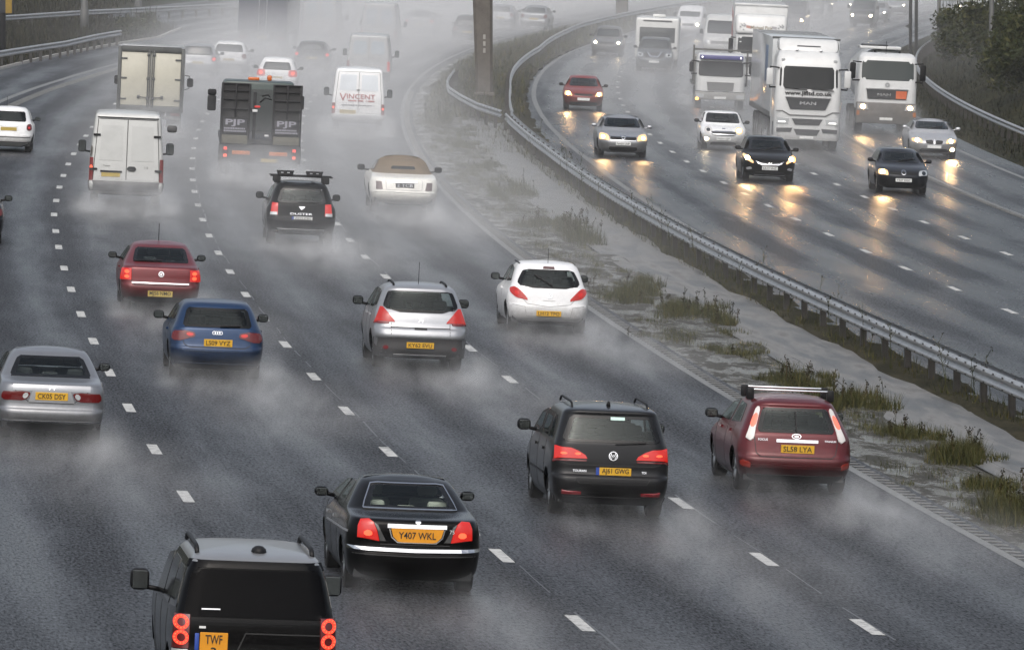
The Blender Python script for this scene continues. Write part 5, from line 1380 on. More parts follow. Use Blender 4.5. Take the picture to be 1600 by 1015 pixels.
c.strips('shut_line', 'rear', [[(-.74, 1.16), (-.74, .80), (-.2, .80), (-.1, 1.02), (.74, 1.02)], [(.74, 1.16), (.74, .8)]], .014, 'seam', off=.003)
b = c.roof_pt(.05, .72, .0); bm = bmesh.new(); bmesh.ops.create_icosphere(bm, subdivisions=2, radius=.085, matrix=Matrix.Translation(b) @ Matrix.Diagonal((1, 1.5, .8, 1))); link('aerial', bm, 'black_plastic', c.root)
c.rails(.62, 2.4, up=.05, r=.026, x=.62)
c.wheels(.95, 3.84, .37); c.mirrors(3.15, 1.15, 'black_plastic', w=.21, h=.24, out=.10)
for f in ('left', 'right'): c.strips('shut_line', f, [[(1.3, .5), (1.3, 1.15)], [(2.3, .5), (2.3, 1.15)], [(3.3, .5), (3.3, 1.12)]], .012, 'seam', off=.003)
LROV = c

# 12 dark car mostly outside the frame at the left edge -----------------------
pf = hatch(4.3, 1.78, 1.46)
c = Car('hatchback_car', 'dark car cut off by the left edge with only its mirror and flank in view', 'car', -52, 382, rc=.26, **pf, group=GROUP_L)
c.cut_arch(.82, 3.46)
c.body(DKBLUE); c.patch('rear_window', 'rear', [(-.62, 1.0), (.62, 1.0), (.52, 1.3), (-.52, 1.3)], 'frit', inner='dark_glass', na=10, nb=6)
pair(c, 'tail_light', 'rear', [(-.84, .72), (-.55, .72), (-.58, .9), (-.82, .9)], 'lens_dim', off=.014)
for f in ('left', 'right'): c.patch('side_window', f, [(.9, 1.03), (2.8, 1.0), (2.2, 1.3), (1.15, 1.3)], 'dark_glass')
c.wheels(.82, 3.46); c.mirrors(2.6, .97, 'black_plastic'); c.plate('rear', 0, .66, '')
EDGECAR = c
# ------------------------------------------------------------------ vans, lorries and hazy cars on the near carriageway
def vanprof(L, W, H, rake=.12, belt=1.1, nose=.8, roofw=.86):
    h = W/2; zt = H-.05
    return dict(rear=[(.3, .25), (.42, .05), (.5, 0), (.62, 0), (.66, .05), (belt, .06), (zt-.15, .06+rake), (zt-.05, .1+rake), (zt, .25+rake)],
                front=[(.3, L-.15), (.5, L), (.75, L), (.95, L-.1), (1.15, L-.35), (1.25, L-nose), (zt-.2, L-nose-1.0), (zt, L-nose-1.5)],
                width=[(.3, h-.08), (.45, h-.02), (.9, h), (belt+.1, h-.02), (zt-.2, h*roofw+.03), (zt-.06, h*roofw), (zt, h*roofw-.08)])
# white panel van, left lane two
c = Car('delivery_van', 'white panel van with blank rear doors and one lit lamp behind the cream lorry', 'van', 195, 322, rc=.12, bow=.02, tr=.0, tf=.02, crown=.05, **vanprof(5.4, 2.08, 2.62), group=GROUP_L)
c.cut_arch(1.0, 4.0, .36)
c.body(OFFW)
PSEAM = 'grey_plastic'
for sg, nm in ((-1, 'left'), (1, 'right')):
    o = c.patch('rear_door', 'rear', [(sg*.02, .72), (sg*.90, .72), (sg*.88, 1.2), (sg*.80, 2.38), (sg*.02, 2.38)], OFFW, off=.012, na=8, nb=10, rnd=0)
    c.patch('door_panel', 'rear', [(sg*.12, 1.25), (sg*.76, 1.25), (sg*.71, 2.22), (sg*.12, 2.22)], paint('van_panel_paint', (.46, .47, .46)), off=.02, na=6, nb=6, rnd=0, parent=o)
    for z in (1.0, 1.95): 
        q = c.rear(sg*.90*(1 if z < 1.5 else .93), z); c.box('hinge', (q.x-.11, q.x+.09, q.y-.05, q.y+.03, z-.03, z+.03), 'black_plastic', .01, parent=o)
c.strips('shut_line', 'rear', [[(0, .72), (0, 2.4)], [(-.92, .70), (-.90, 1.2), (-.82, 2.40), (.82, 2.40), (.90, 1.2), (.92, .70)], [(.02, .93), (.6, .93)]], .018, 'seam', off=.004)
c.patch('door_handle', 'rear', [(.02, .96), (.27, .96), (.27, 1.1), (.02, 1.1)], 'black_plastic', off=.03, na=4, nb=3)
c.patch('plate_lamp', 'rear', [(-.72, .92), (-.12, .92), (-.12, .97), (-.72, .97)], 'black_plastic', off=.04, na=5, nb=2, rnd=0)
c.plate('rear', -.43, .855, '', 'dirty_plate', w=.52, h=.11, dy=.01)
c.letters('badge', 'rear', -.55, 1.1, 'Transit', .05, 'grey_plastic', off=.015); c.letters('badge', 'rear', .55, 1.08, '115', .06, 'grey_plastic', off=.015)
o = c.patch('tail_light', 'rear', [(-1.02, .68), (-.93, .68), (-.925, 1.32), (-1.01, 1.32)], 'lens_red', off=.015, na=4, nb=6, rnd=0)
c.patch('bulb', 'rear', [(-1.0, 1.0), (-.94, 1.0), (-.94, 1.1), (-1.0, 1.1)], 'bulb_hot', off=.022, na=3, nb=3, parent=o)
c.patch('tail_light', 'rear', [(1.02, .68), (.93, .68), (.925, 1.32), (1.01, 1.32)], 'lens_red', off=.015, na=4, nb=6, rnd=0)
c.patch('bumper', 'rear', [(-1.02, .42), (1.02, .42), (1.03, .68), (-1.03, .68)], 'grey_plastic', off=.03, na=14, nb=4, rnd=0)
c.patch('door_rust', 'left', [(.06, 1.35), (.2, 1.35), (.22, 1.6), (.1, 1.66)], pbr('rust_dirt', (.05, .04, .03), .8), off=.006, na=3, nb=3)
c.strips('gutter', 'rear', [[(-.84, 2.44), (.84, 2.44)]], .03, 'black_plastic', off=.02)
c.wheels(1.0, 4.0, .35); c.mirrors(4.0, 1.3, 'black_plastic', w=.22, h=.34, out=.12)
c.box('wing_mirror', (1.14, 1.42, 4.1, 4.2, 1.95, 2.15), 'grey_plastic', .06)
VAN1 = c

# white van with a trader's name
c = Car('delivery_van', 'white panel van with a red VINCENT sign across its rear doors', 'van', 558, 205, rc=.12, bow=.02, tr=.0, tf=.02, crown=.05, **vanprof(5.3, 1.98, 2.36), group=GROUP_L)
c.cut_arch(1.0, 3.9, .35); c.body(WHITE)
for sg in (-1, 1):
    o = c.patch('rear_door', 'rear', [(sg*.02, .66), (sg*.84, .66), (sg*.83, 1.2), (sg*.74, 2.18), (sg*.02, 2.18)], WHITE, off=.012, na=8, nb=10, rnd=0)
    c.patch('door_panel', 'rear', [(sg*.1, 1.5), (sg*.72, 1.5), (sg*.68, 2.08), (sg*.1, 2.08)], paint('van_panel_white', (.60, .64, .68)), off=.02, na=6, nb=6, rnd=0, parent=o)
    o = c.patch('tail_light', 'rear', [(sg*.97, .62), (sg*.86, .62), (sg*.86, 1.02), (sg*.96, 1.02)], 'lens_red', off=.015, na=4, nb=5, rnd=0)
    c.patch('bulb', 'rear', [(sg*.95, .80), (sg*.88, .80), (sg*.88, .9), (sg*.95, .9)], 'bulb_hot', off=.022, na=3, nb=3, parent=o)
c.strips('shut_line', 'rear', [[(0, .66), (0, 2.2)], [(-.86, .66), (-.85, 1.2), (-.76, 2.2), (.76, 2.2), (.85, 1.2), (.86, .66)]], .018, 'pale_seam', off=.004)
SIGNR = pbr('sign_red', (.34, .03, .035), .5)
c.letters('sign_lettering', 'rear', -.58, 1.24, 'V', .30, SIGNR, off=.03); c.letters('sign_lettering', 'rear', .09, 1.28, 'INCENT', .18, SIGNR, maxw=1.05, off=.03)
c.faint_line('sign_lettering', 'rear', .12, 1.12, 1.0, .06, SIGNR, 3)
c.faint_line('sign_lettering', 'rear', -.02, .96, 1.2, .045, pbr('sign_grey', (.2, .2, .22), .5), 4)
c.plate('rear', -.38, .70, '', 'dirty_plate', w=.60, h=.15, dy=.01)
c.patch('door_handle', 'rear', [(-.1, 1.50), (.06, 1.50), (.06, 1.54), (-.1, 1.54)], 'black_plastic', off=.03, na=3, nb=2)
c.patch('bumper', 'rear', [(-.97, .40), (.97, .40), (.98, .60), (-.98, .60)], pbr('pale_bumper', (.5, .51, .52), .5), off=.03, na=14, nb=4, rnd=0)
c.wheels(1.0, 3.9, .34); c.mirrors(3.9, 1.15, 'black_plastic', w=.2, h=.32, out=.12)
VAN2 = c

# cream box lorry
def boxlorry(name, label, cat, px, py, group=GROUP_L, oncoming=False, L=6.0, yaw=0):
    p = at(px, py); ang = -math.atan(dedge(p.y)) + yaw
    if oncoming: ang += math.pi
    root = empty(name, p, ang, ry=math.atan(.045)*(-1 if oncoming else 1)); tag(root, label, cat, group); return root
def part(name, root, dims, mat, bev=.012, **kw):
    bm = bmesh.new()
    for d in (dims if isinstance(dims[0], (tuple, list)) else [dims]): bx(bm, *d, bev, **kw)
    o = link(name, bm, mat, root); sharp(o.data, 35); return o
def lwheels(root, ys_, xo, r=.48, w=.3, sg_=1):
    for y in ys_:
        for sg in (-1, 1):
            bm = bmesh.new(); x = sg*(xo-w/2)
            lathe_x(bm, [(-w/2, r*.55), (-w/2, r*.92), (-w*.4, r), (w*.4, r), (w/2, r*.92), (w/2, r*.55)], x, y, r)
            bmesh.ops.recalc_face_normals(bm, faces=bm.faces); t = link('wheel', bm, 'rubber', root); sharp(t.data, 40)
            rb = bmesh.new(); lathe_x(rb, [(sg*w*.45, r*.56), (sg*w*.3, r*.4), (sg*w*.5, r*.25), (sg*w*.55, .01)], x, y, r)
            bmesh.ops.recalc_face_normals(rb, faces=rb.faces); link('rim', rb, 'steel', t)
t = boxlorry('box_lorry', 'cream box lorry with twin rear doors held by vertical lock rods', 'lorry', 232, 206)
IVORY = paint('ivory_paint', (.50, .485, .41)); FRAMEC = pbr('lorry_frame', (.10, .105, .105), .5, metal=.3, var=.2)
part('box_body', t, (-1.15, 1.15, .1, 5.6, .95, 3.0), OFFW, .03)
part('rear_frame', t, [(-1.19, -1.07, 0, .12, .72, 3.02), (1.07, 1.19, 0, .12, .72, 3.02), (-1.068, 1.068, 0, .12, 2.84, 3.04), (-1.068, 1.068, .01, .12, .72, .93)], FRAMEC, .012)
part('roof_rail', t, (-1.17, 1.17, -.02, .2, 3.045, 3.075), 'steel', .01)
for sg in (-1, 1):
    x0, x1 = sorted((sg*.015, sg*1.06)); d = part('rear_door', t, (x0, x1, .03, .095, .935, 2.83), IVORY, .012)
    for z in (1.15, 1.9, 2.6): part('hinge', d, (min(sg*.86, sg*1.1), max(sg*.86, sg*1.1), .0, .028, z-.03, z+.03), FRAMEC, .008)
    bm = bmesh.new(); tube(bm, [(sg*.10, .0, .86), (sg*.10, .0, 2.92)], .022, 8); tube(bm, [(sg*.04, .0, .86), (sg*.04, .0, 2.92)], .018, 6)
    for z in (1.2, 1.9, 2.75): bx(bm, sg*.10-.05, sg*.10+.05, -.025, .028, z-.05, z+.05, .01)
    tube(bm, [(sg*.10, -.02, 1.22), (sg*.42, -.03, 1.24)], .018, 6); bx(bm, sg*.42-.05, sg*.42+.05, -.02, .028, 1.18, 1.30, .01)
    link('lock_rod', bm, FRAMEC, d)
part('underrun_bar', t, (-1.1, 1.1, .15, .27, .45, .57), FRAMEC, .02)
for sg in (-1, 1):
    part('tail_light', t, (min(sg*.75, sg*1.08), max(sg*.75, sg*1.08), .10, .16, .60, .70), 'lens_red', .01)
    part('mud_flap', t, (min(sg*.6, sg*1.1), max(sg*.6, sg*1.1), .8, .83, .18, .8), 'rubber', .006)
part('chassis', t, [(-.5, -.35, .3, 7.0, .55, .92), (.35, .5, .3, 7.0, .55, .92), (-.3, .3, 1.3, 1.7, .35, .65)], 'interior', .01)
part('cab', t, (-1.05, 1.05, 5.75, 7.5, .6, 2.5), OFFW, .12); part('windscreen', t, (-.9, .9, 7.49, 7.515, 1.45, 2.25), 'dark_glass', .005)
part('number_plate', t, (-.26, .26, .125, .14, .58, .69), 'dirty_plate', .003)
lwheels(t, (1.5,), 1.12, .42); lwheels(t, (6.6,), 1.02, .42, .24)
for sg in (-1, 1):
    o = part('wing_mirror', t, (min(sg*1.22, sg*1.45), max(sg*1.22, sg*1.45), 6.9, 7.02, 1.45, 1.78), 'black_plastic', .06)
    bm = bmesh.new(); tube(bm, [(sg*1.0, 7.0, 1.9), (sg*1.3, 6.98, 1.85), (sg*1.3, 6.98, 1.4), (sg*1.0, 7.0, 1.3)], .02, 6); link('bracket', bm, 'black_plastic', o)
BOXL = t

# black plant lorry with two folded ramps
t = boxlorry('ramp_lorry', 'black plant lorry with two folded steel ramps lettered PJP', 'lorry', 404, 276)
RAMPM = pbr('ramp_steel', (.014, .014, .016), .55, metal=.3, var=.3)
part('bed', t, (-1.25, 1.25, .15, 7.5, .95, 1.15), RAMPM, .02)
part('tail_board', t, (-1.28, 1.28, .02, .16, .42, .98), pbr('tail_board_paint', (.035, .036, .04), .5, var=.3), .015)
for sg in (-1, 1):
    cx = sg*.80; rt = part('ramp', t, [(cx-.46, cx-.40, -.10, .0, .98, 2.88), (cx+.40, cx+.46, -.10, .0, .98, 2.88), (cx-.03, cx+.03, -.09, .0, 1.8, 2.86)] + [(cx-.398, cx+.398, -.085, -.01, z, z+.05) for z in (1.0, 1.75, 2.05, 2.35, 2.62, 2.83)], RAMPM, .008)
    part('tread', rt, (cx-.397, cx+.397, -.04, -.03, 1.0, 2.86), pbr('ramp_mesh', (.022, .022, .023), .7, bump=.6, bscale=40), .0)
    lp = part('sign_board', rt, (cx-.37, cx+.37, -.12, -.102, 1.32, 1.76), pbr('board_black', (.02, .02, .024), .5), .006)
    me = text_mesh('PJP', .17, maxw=.60, bold=.006); q = link('sign_lettering', me, pbr('dusty_letter', (.26, .26, .30), .5), lp, False); q.matrix_local = Matrix.Translation((cx, -.122, 1.64)) @ Matrix.Rotation(R(90), 4, 'X')
    rl = random.Random(9); bm = bmesh.new()
    for z_ in (1.47, 1.39):
        a = cx-.34
        while a < cx+.32:
            l_ = rl.uniform(.03, .07); bx(bm, a, a+l_*.75, -.125, -.121, z_-.026, z_+.026); a += l_
    link('sign_lettering', bm, 'dusty_letter', lp, False)
    part('ramp_foot', rt, (cx-.4, cx+.4, -.13, -.01, 1.0, 1.26), pbr('worn_yellow', (.09, .085, .06), .6, var=.3), .02)
    o = part('tail_light', t, (min(sg*.98, sg*1.16), max(sg*.98, sg*1.16), .0, .018, .52, .92), pbr('dark_red_lens', (.06, .008, .008), .2), .006)
    for z, m_ in ((.62, 'bulb_hot'), (.84, 'bulb_red')): part('bulb', o, (min(sg*1.02, sg*1.12), max(sg*1.02, sg*1.12), -.012, -.001, z-.045, z+.045), m_, .005)
    part('marker_board', t, (min(sg*.30, sg*.86), max(sg*.30, sg*.86), -.002, .018, .66, .78), pbr('orange_marker', (.55, .16, .04), .45, var=.2), .004)
part('centre_mast', t, [(-.26, -.16, .0, .12, 1.16, 2.62), (-.34, -.1, -.06, .1, 2.0, 2.12)], RAMPM, .01)
part('cab', t, (-1.15, 1.15, 7.6, 9.4, .8, 2.75), paint('dull_green_paint', (.035, .055, .05)), .12); part('headboard', t, (-1.2, 1.2, 7.4, 7.5, 1.15, 2.5), pbr('headboard_steel', (.02, .026, .026), .5, bump=.5, bscale=20), .01)
part('work_light', t, (-.28, -.12, -.08, .02, 2.0, 2.08), pbr('pale_lamp', (.6, .6, .6), .3), .01); part('work_light', t, (.13, .26, .0, .03, 1.25, 1.31), 'pale_lamp', .006)
part('red_lamp', t, (-.22, -.04, -.06, .0, 2.14, 2.2), 'lens_lit', .02)
part('beacon_bar', t, (-.35, .02, 8.2, 8.4, 2.76, 2.86), pbr('beacon_orange', (.5, .12, .02), .3, coat=.5), .03)
part('beacon', t, (.26, .42, 8.2, 8.4, 2.76, 2.94), 'beacon_orange', .05)
bm = bmesh.new(); tube(bm, [(-.05, .05, 2.3), (.1, .02, 2.45), (.3, .05, 2.4), (.2, .05, 2.55), (0, .05, 2.5)], .03, 6); link('hose', bm, 'rubber', t)
for z, h_ in ((2.35, .2), (1.85, .5)):
    part('wing_mirror', t, (-1.62, -1.34, 9.0, 9.1, z-.15, z-.15+h_), 'black_plastic', .05)
part('wing_mirror', t, (1.34, 1.5, 9.0, 9.1, 1.85, 2.3), 'black_plastic', .05)
part('number_plate', t, (.05, .55, .0, .014, .45, .56), 'dirty_plate', .003)
part('chassis', t, [(-.5, -.35, .3, 9, .6, .94), (.35, .5, .3, 9, .6, .94)], 'interior', .01)
lwheels(t, (1.6, 2.7), 1.22, .45); lwheels(t, (8.4,), 1.15, .48, .26)
PJP = t

# small white hatchback at the left edge
pf = hatch(3.6, 1.63, 1.49, belt=.92, rake=.42, bump=.48, roofw=.66)
c = Car('hatchback_car', 'small white hatchback at the left edge near the slip road line', 'car', 12, 238, rc=.3, bow=.12, **pf, group=GROUP_L)
c.cut_arch(.6, 2.9, .29)
c.patch('rear_window', 'rear', [(-.56, 1.0), (.56, 1.0), (.5, 1.32), (-.5, 1.32)], 'frit', na=14, nb=8, inner='glass', hole=True, off=.006)
c.body(WHITE)
for f in ('left', 'right'): c.patch('side_window', f, [(.75, 1.04), (2.6, 1.0), (2.0, 1.33), (1.0, 1.33)], 'dark_glass', off=.006)
for sg in (1, -1):
    o = c.patch('tail_light', 'rear', [(-.74*sg, .72), (-.58*sg, .72), (-.58*sg, .92), (-.72*sg, .93)], 'lens_dim', off=.015, na=5, nb=5); c.patch('bulb', 'rear', [(-.68*sg, .78), (-.62*sg, .78), (-.62*sg, .84), (-.68*sg, .84)], 'lens_lit', off=.022, na=3, nb=3, parent=o)
c.plate('rear', 0, .76, '', 'dirty_plate', dy=0); c.strips('tailgate_trim', 'rear', [[(-.28, .88), (.28, .88)]], .035, 'chrome', off=.02)
c.strips('bumper_trim', 'rear', [[(-.7, .5), (.7, .5)], [(-.66, .34), (.66, .34)]], .03, 'grey_plastic', off=.012)
c.wheels(.6, 2.9, .29); c.mirrors(2.4, .96, 'black_plastic', w=.18, h=.14); c.aerial(-.1, .9, .32, .02)
F500 = c

def hazy(name, label, px, py, pf, pm, lens='lens_dim', bulb=None, win='smoke_glass', trim=None, cat='car', wz=(1.0, 1.32), ww=(.62, .52), lz=(.70, .92), lx=(.82, .60), plate=True, txt='', sticker=None, grp=GROUP_L):
    c = Car(name, label, cat, px, py, rc=.24, bow=.08, **pf, group=grp)
    r = .31; c.cut_arch(.8, c.L-.9, r)
    c.body(pm)
    c.patch('rear_window', 'rear', [(-ww[0], wz[0]), (ww[0], wz[0]), (ww[1], wz[1]), (-ww[1], wz[1])], 'frit', na=12, nb=7, inner=win, off=.008)
    for f in ('left', 'right'): c.patch('side_window', f, [(1.0, wz[0]+.03), (c.L-1.4, wz[0]), (c.L-1.9, wz[1]), (1.3, wz[1])], 'dark_glass', off=.006)
    for sg in (1, -1):
        o = c.patch('tail_light', 'rear', [(-lx[0]*sg, lz[0]), (-lx[1]*sg, lz[0]), (-lx[1]*sg, lz[1]), (-lx[0]*sg*.97, lz[1])], lens, off=.015, na=5, nb=5)
        if bulb:
            m = (lx[0]+lx[1])/2; z = (lz[0]+lz[1])/2
            c.patch('bulb', 'rear', [(-(m+.07)*sg, z-.07), (-(m-.07)*sg, z-.07), (-(m-.07)*sg, z+.07), (-(m+.07)*sg, z+.07)], bulb, off=.024, na=3, nb=3, parent=o)
    if plate: c.plate('rear', 0, lz[0]-.06, txt, 'dirty_plate', dy=0)
    c.strips('bumper_trim', 'rear', [[(-.75, .42), (.75, .42)]], .06, 'grey_plastic', off=.012)
    c.wheels(.8, c.L-.9, r); c.mirrors(c.L-1.7, wz[0]-.04, 'black_plastic', w=.19, h=.14)
    return c
est = dict(hatch(4.6, 1.74, 1.48, rake=.25)); HZ = []
HZ.append(hazy('estate_car', 'silver estate car half hidden by the cream box lorry', 308, 120, est, SILV, bulb='bulb_red', wz=(.98, 1.36), ww=(.66, .58)))
HZ.append(hazy('hatchback_car', 'white hatchback just left of the dark blue lorry tail', 356, 115, hatch(4.1, 1.76, 1.5), WHITE, wz=(1.0, 1.33), ww=(.66, .56), win='dark_glass'))
HZ.append(hazy('hatchback_car', 'pale hatchback with glowing brake lamps just ahead of the ramp lorry', 431, 146, hatch(4.2, 1.8, 1.54), WHITE, lens='lens_lit', bulb='bulb_hot', lx=(.86, .50), lz=(.72, 1.0)))
HZ.append(hazy('saloon_car', 'dark car in thick spray left of the pale vans', 486, 112, hatch(4.2, 1.72, 1.46), GREYM, bulb='bulb_red', win='smoke_glass'))
HZ.append(hazy('saloon_car', 'silver car in haze with one red lamp between pale vans and tall column', 654, 55, saloon(4.6, 1.78, 1.45), SILV, bulb='bulb_red', wz=(1.04, 1.3)))
HZ.append(hazy('hatchback_car', 'faint dark car left of the tall median column', 729, 68, hatch(4.3, 1.8, 1.6), GREYM))
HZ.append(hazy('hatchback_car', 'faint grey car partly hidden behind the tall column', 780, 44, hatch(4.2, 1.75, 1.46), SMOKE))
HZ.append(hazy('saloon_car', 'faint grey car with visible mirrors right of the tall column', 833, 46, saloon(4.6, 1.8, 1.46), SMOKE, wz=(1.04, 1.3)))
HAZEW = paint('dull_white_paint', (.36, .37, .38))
def hazyvan(label, px, py, H=2.35, W=1.98, pm=None, lit=True, L=5.2, name='delivery_van'):
    c = Car(name, label, 'van', px, py, rc=.12, bow=.02, tr=0, tf=.02, crown=.05, **vanprof(L, W, H), group=GROUP_L)
    c.cut_arch(1.0, 3.9, .34); c.body(pm or WHITE); h = W/2
    for sg in (-1, 1):
        o = c.patch('rear_door', 'rear', [(sg*.02, .66), (sg*(h-.15), .66), (sg*(h-.16), 1.2), (sg*(h-.25), H-.2), (sg*.02, H-.2)], pm or WHITE, off=.012, na=6, nb=6, rnd=0)
        c.patch('door_window', 'rear', [(sg*.1, 1.35), (sg*(h-.26), 1.35), (sg*(h-.3), H-.35), (sg*.1, H-.35)], pbr('pale_pane', (.30, .34, .38), .15, coat=.5), off=.02, na=5, nb=4, parent=o)
        c.patch('tail_light', 'rear', [(sg*(h-.02), .62), (sg*(h-.13), .62), (sg*(h-.13), 1.05), (sg*(h-.03), 1.05)], 'lens_lit' if lit and sg > 0 else 'lens_red', off=.015, na=4, nb=5, rnd=0)
    c.strips('shut_line', 'rear', [[(0, .66), (0, H-.16)]], .02, 'pale_seam', off=.004)
    c.patch('bumper', 'rear', [(-h+.01, .40), (h-.01, .40), (h, .60), (-h, .60)], 'grey_plastic', off=.03, na=12, nb=4, rnd=0)
    c.plate('rear', -.35, .72, '', 'dirty_plate', dy=.01)
    c.wheels(1.0, 3.9, .34); c.mirrors(3.9, 1.15, 'black_plastic', w=.2, h=.32, out=.12)
    return c
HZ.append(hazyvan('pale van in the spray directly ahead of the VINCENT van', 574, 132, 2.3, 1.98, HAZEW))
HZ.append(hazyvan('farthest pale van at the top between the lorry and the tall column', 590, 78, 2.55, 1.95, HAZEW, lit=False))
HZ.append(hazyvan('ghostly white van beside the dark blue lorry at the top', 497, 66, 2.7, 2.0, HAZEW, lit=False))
# dark blue lorry
t = boxlorry('box_lorry', 'dark blue box lorry in haze at the top left of the carriageway', 'lorry', 408, 80)
NAVY = paint('navy_lorry_paint', (.014, .016, .045))
part('box_body', t, (-1.27, 1.27, .1, 8.5, 1.0, 3.75), NAVY, .03); 
for sg in (-1, 1):
    d = part('rear_door', t, (min(sg*.015, sg*1.2), max(sg*.015, sg*1.2), .04, .098, 1.05, 3.65), NAVY, .012)
    bm = bmesh.new(); tube(bm, [(sg*.2, .0, 1.0), (sg*.2, .0, 3.7)], .025, 6); link('lock_rod', bm, 'steel', d)
    part('tail_light', t, (min(sg*.8, sg*1.2), max(sg*.8, sg*1.2), .05, .11, .62, .75), 'lens_red', .01)
    part('mud_flap', t, (min(sg*.6, sg*1.2), max(sg*.6, sg*1.2), .8, .83, .2, .95), 'rubber', .006)
part('underrun_bar', t, (-1.2, 1.2, .12, .25, .5, .62), FRAMEC, .02); part('number_plate', t, (-.26, .26, .09, .11, .64, .75), 'dirty_plate', .003)
part('chassis', t, [(-.5, -.35, .3, 9.5, .6, .98), (.35, .5, .3, 9.5, .6, .98)], 'interior', .01); part('cab', t, (-1.2, 1.2, 8.7, 10.6, .7, 3.1), NAVY, .12)
lwheels(t, (1.8,), 1.22); lwheels(t, (9.6,), 1.2, .48, .26)
BLUEL = t
# ------------------------------------------------------------------ far carriageway: traffic coming towards the bridge
def lamp(root, p, col=(1, .60, .27), power=900, down=3.0, spot=32, r=.10):
    l = bpy.data.lights.new('headlamp_light', 'SPOT'); l.energy = power; l.color = col; l.spot_size = R(spot); l.spot_blend = 1.0; l.energy *= .07; l.shadow_soft_size = r
    o = bpy.data.objects.new('headlamp_light', l); COL.objects.link(o); o.parent = root
    o.location = p; o.rotation_euler = Vector((0, math.cos(R(down)), -math.sin(R(down)))).to_track_quat('-Z', 'Y').to_euler(); return o
def onc(name, label, px, py, pf, pm, head, wz, ww, grille=None, lit='both', bulb='beam', intake=None, plate=None, cat='car', r=.31, wheel=(.85, .9), plate_z=.45, head_mat='lens_clear', rc=.22, rcf=.38, bowf=.2, mirror='black_plastic', bulbpos=None, fine=True, oh=.0, ptxt='LK09 EOS', interior=True, power=900):
    c = Car(name, label, cat, px, py, rc=rc, rcf=rcf, bow=.06, bowf=bowf, oncoming=True, **pf, group=GROUP_R)
    yf = c.L-wheel[1]; c.cut_arch(wheel[0], yf, r)
    c.patch('windscreen', 'front', [(-ww[0], wz[0]), (ww[0], wz[0]), (ww[1], wz[1]), (-ww[1], wz[1])], 'frit', na=14, nb=8, inner='glass' if interior else 'smoke_glass', hole=interior, off=.008)
    if interior: c.patch('rear_window', 'rear', [(-.55, 1.02), (.55, 1.02), (.48, wz[1]), (-.48, wz[1])], 'frit', na=12, nb=7, inner='clear_glass', hole=True, off=.006)
    for f in ('left', 'right'): c.patch('side_window', f, [(.9, wz[0]+.05), (c.L-1.45, wz[0]+.02), (c.L-2.0, wz[1]), (1.2, wz[1])], 'dark_glass', off=.006)
    c.body(pm)
    if interior: c.seats(c.L*.46, 1.3, z=.45)
    hx = [a for a, b in head]; hz = [b for a, b in head]; cx, cz = sum(hx)/len(hx), sum(hz)/len(hz)
    if bulbpos: cx, cz = bulbpos
    for sg in (1, -1):                      # head is given on the +x side (left in the picture)
        on = lit == 'both' or (lit == 'left' and sg > 0) or (lit == 'right' and sg < 0)
        o = c.patch('headlight', 'front', [(a*sg, b) for a, b in head], 'lens_warm' if on and power else head_mat, off=.014, na=7, nb=6)
        bs = .07
        if on and power: lamp(c.root, c.front(cx*sg, cz)+Vector((0, .16, 0)), power=power)
        c.patch('bulb', 'front', [((cx+bs*math.cos(k*math.pi/4))*sg, cz+bs*.85*math.sin(k*math.pi/4)) for k in range(8)], bulb if on else 'mirror', off=.024, na=4, nb=4, rnd=0, parent=o)
    if grille: c.patch('grille', 'front', grille, 'black_plastic', off=.012, na=10, nb=4, rnd=1)
    if intake: c.patch('air_intake', 'front', intake, 'black_plastic', off=.01, na=10, nb=3, rnd=1)
    if plate: c.plate('front', 0, plate_z, ptxt, 'white_plate', dy=0)
    c.wheels(wheel[0], yf, r); c.mirrors(c.L-1.75, wz[0]-.04, mirror, w=.19, h=.13, gl='black_plastic')
    wiper(c, 'front', (.1, wz[0]+.02), (-.42, wz[0]+.1)); 
    return c
std = lambda L=4.2, W=1.75, H=1.45, **k: hatch(L, W, H, **k)
# dark hatchback nearest the camera
c = onc('hatchback_car', 'dark blue oncoming hatchback with only one headlamp lit', 1411, 304, std(4.15, 1.73, 1.44), paint('ink_blue_paint', (.012, .014, .02), .3, gloss=.5),
        [(.48, .60), (.80, .62), (.78, .78), (.52, .77)], (1.0, 1.31), (.62, .52), grille=[(-.44, .64), (.44, .64), (.46, .72), (-.46, .72)], lit='left', plate=1, plate_z=.46, intake=[(-.62, .26), (.62, .26), (.6, .34), (-.6, .34)], ptxt='Y327 DGC', bulbpos=(.66, .69))
c.ring_badge('front', 0, .70, .07, [[(-.6, .75), (-.25, -.15), (0, .3), (.25, -.15), (.6, .75)], [(-.85, .3), (-.4, -.85), (0, 0), (.4, -.85), (.85, .3)]], w=.018); GOLF = c
c = onc('hatchback_car', 'black oncoming hatchback with swept lit headlamps and a chrome smile grille', 1202, 285, std(4.3, 1.78, 1.47), BLACK,
        [(.50, .62), (.62, .62), (.86, .80), (.84, .90), (.74, .86)], (1.02, 1.34), (.64, .54), grille=[(-.42, .60), (0, .54), (.42, .60), (.40, .66), (-.40, .66)], plate=1, plate_z=.46, intake=[(-.6, .2), (.6, .2), (.5, .33), (-.5, .33)], ptxt='EA13 VHZ', bulbpos=(.72, .76), bulb='beam')
c.strips('grille_trim', 'front', [[(-.46, .67), (-.3, .60), (0, .575), (.3, .60), (.46, .67)], [(-.40, .62), (-.25, .56), (0, .535), (.25, .56), (.40, .62)]], .024, 'chrome', off=.02)
c.strips('badge', 'front', [[(-.05, .63), (-.03, .575)], [(.03, .63), (.05, .575)], [(-.045, .605), (.045, .605)]], .014, 'chrome', off=.026)
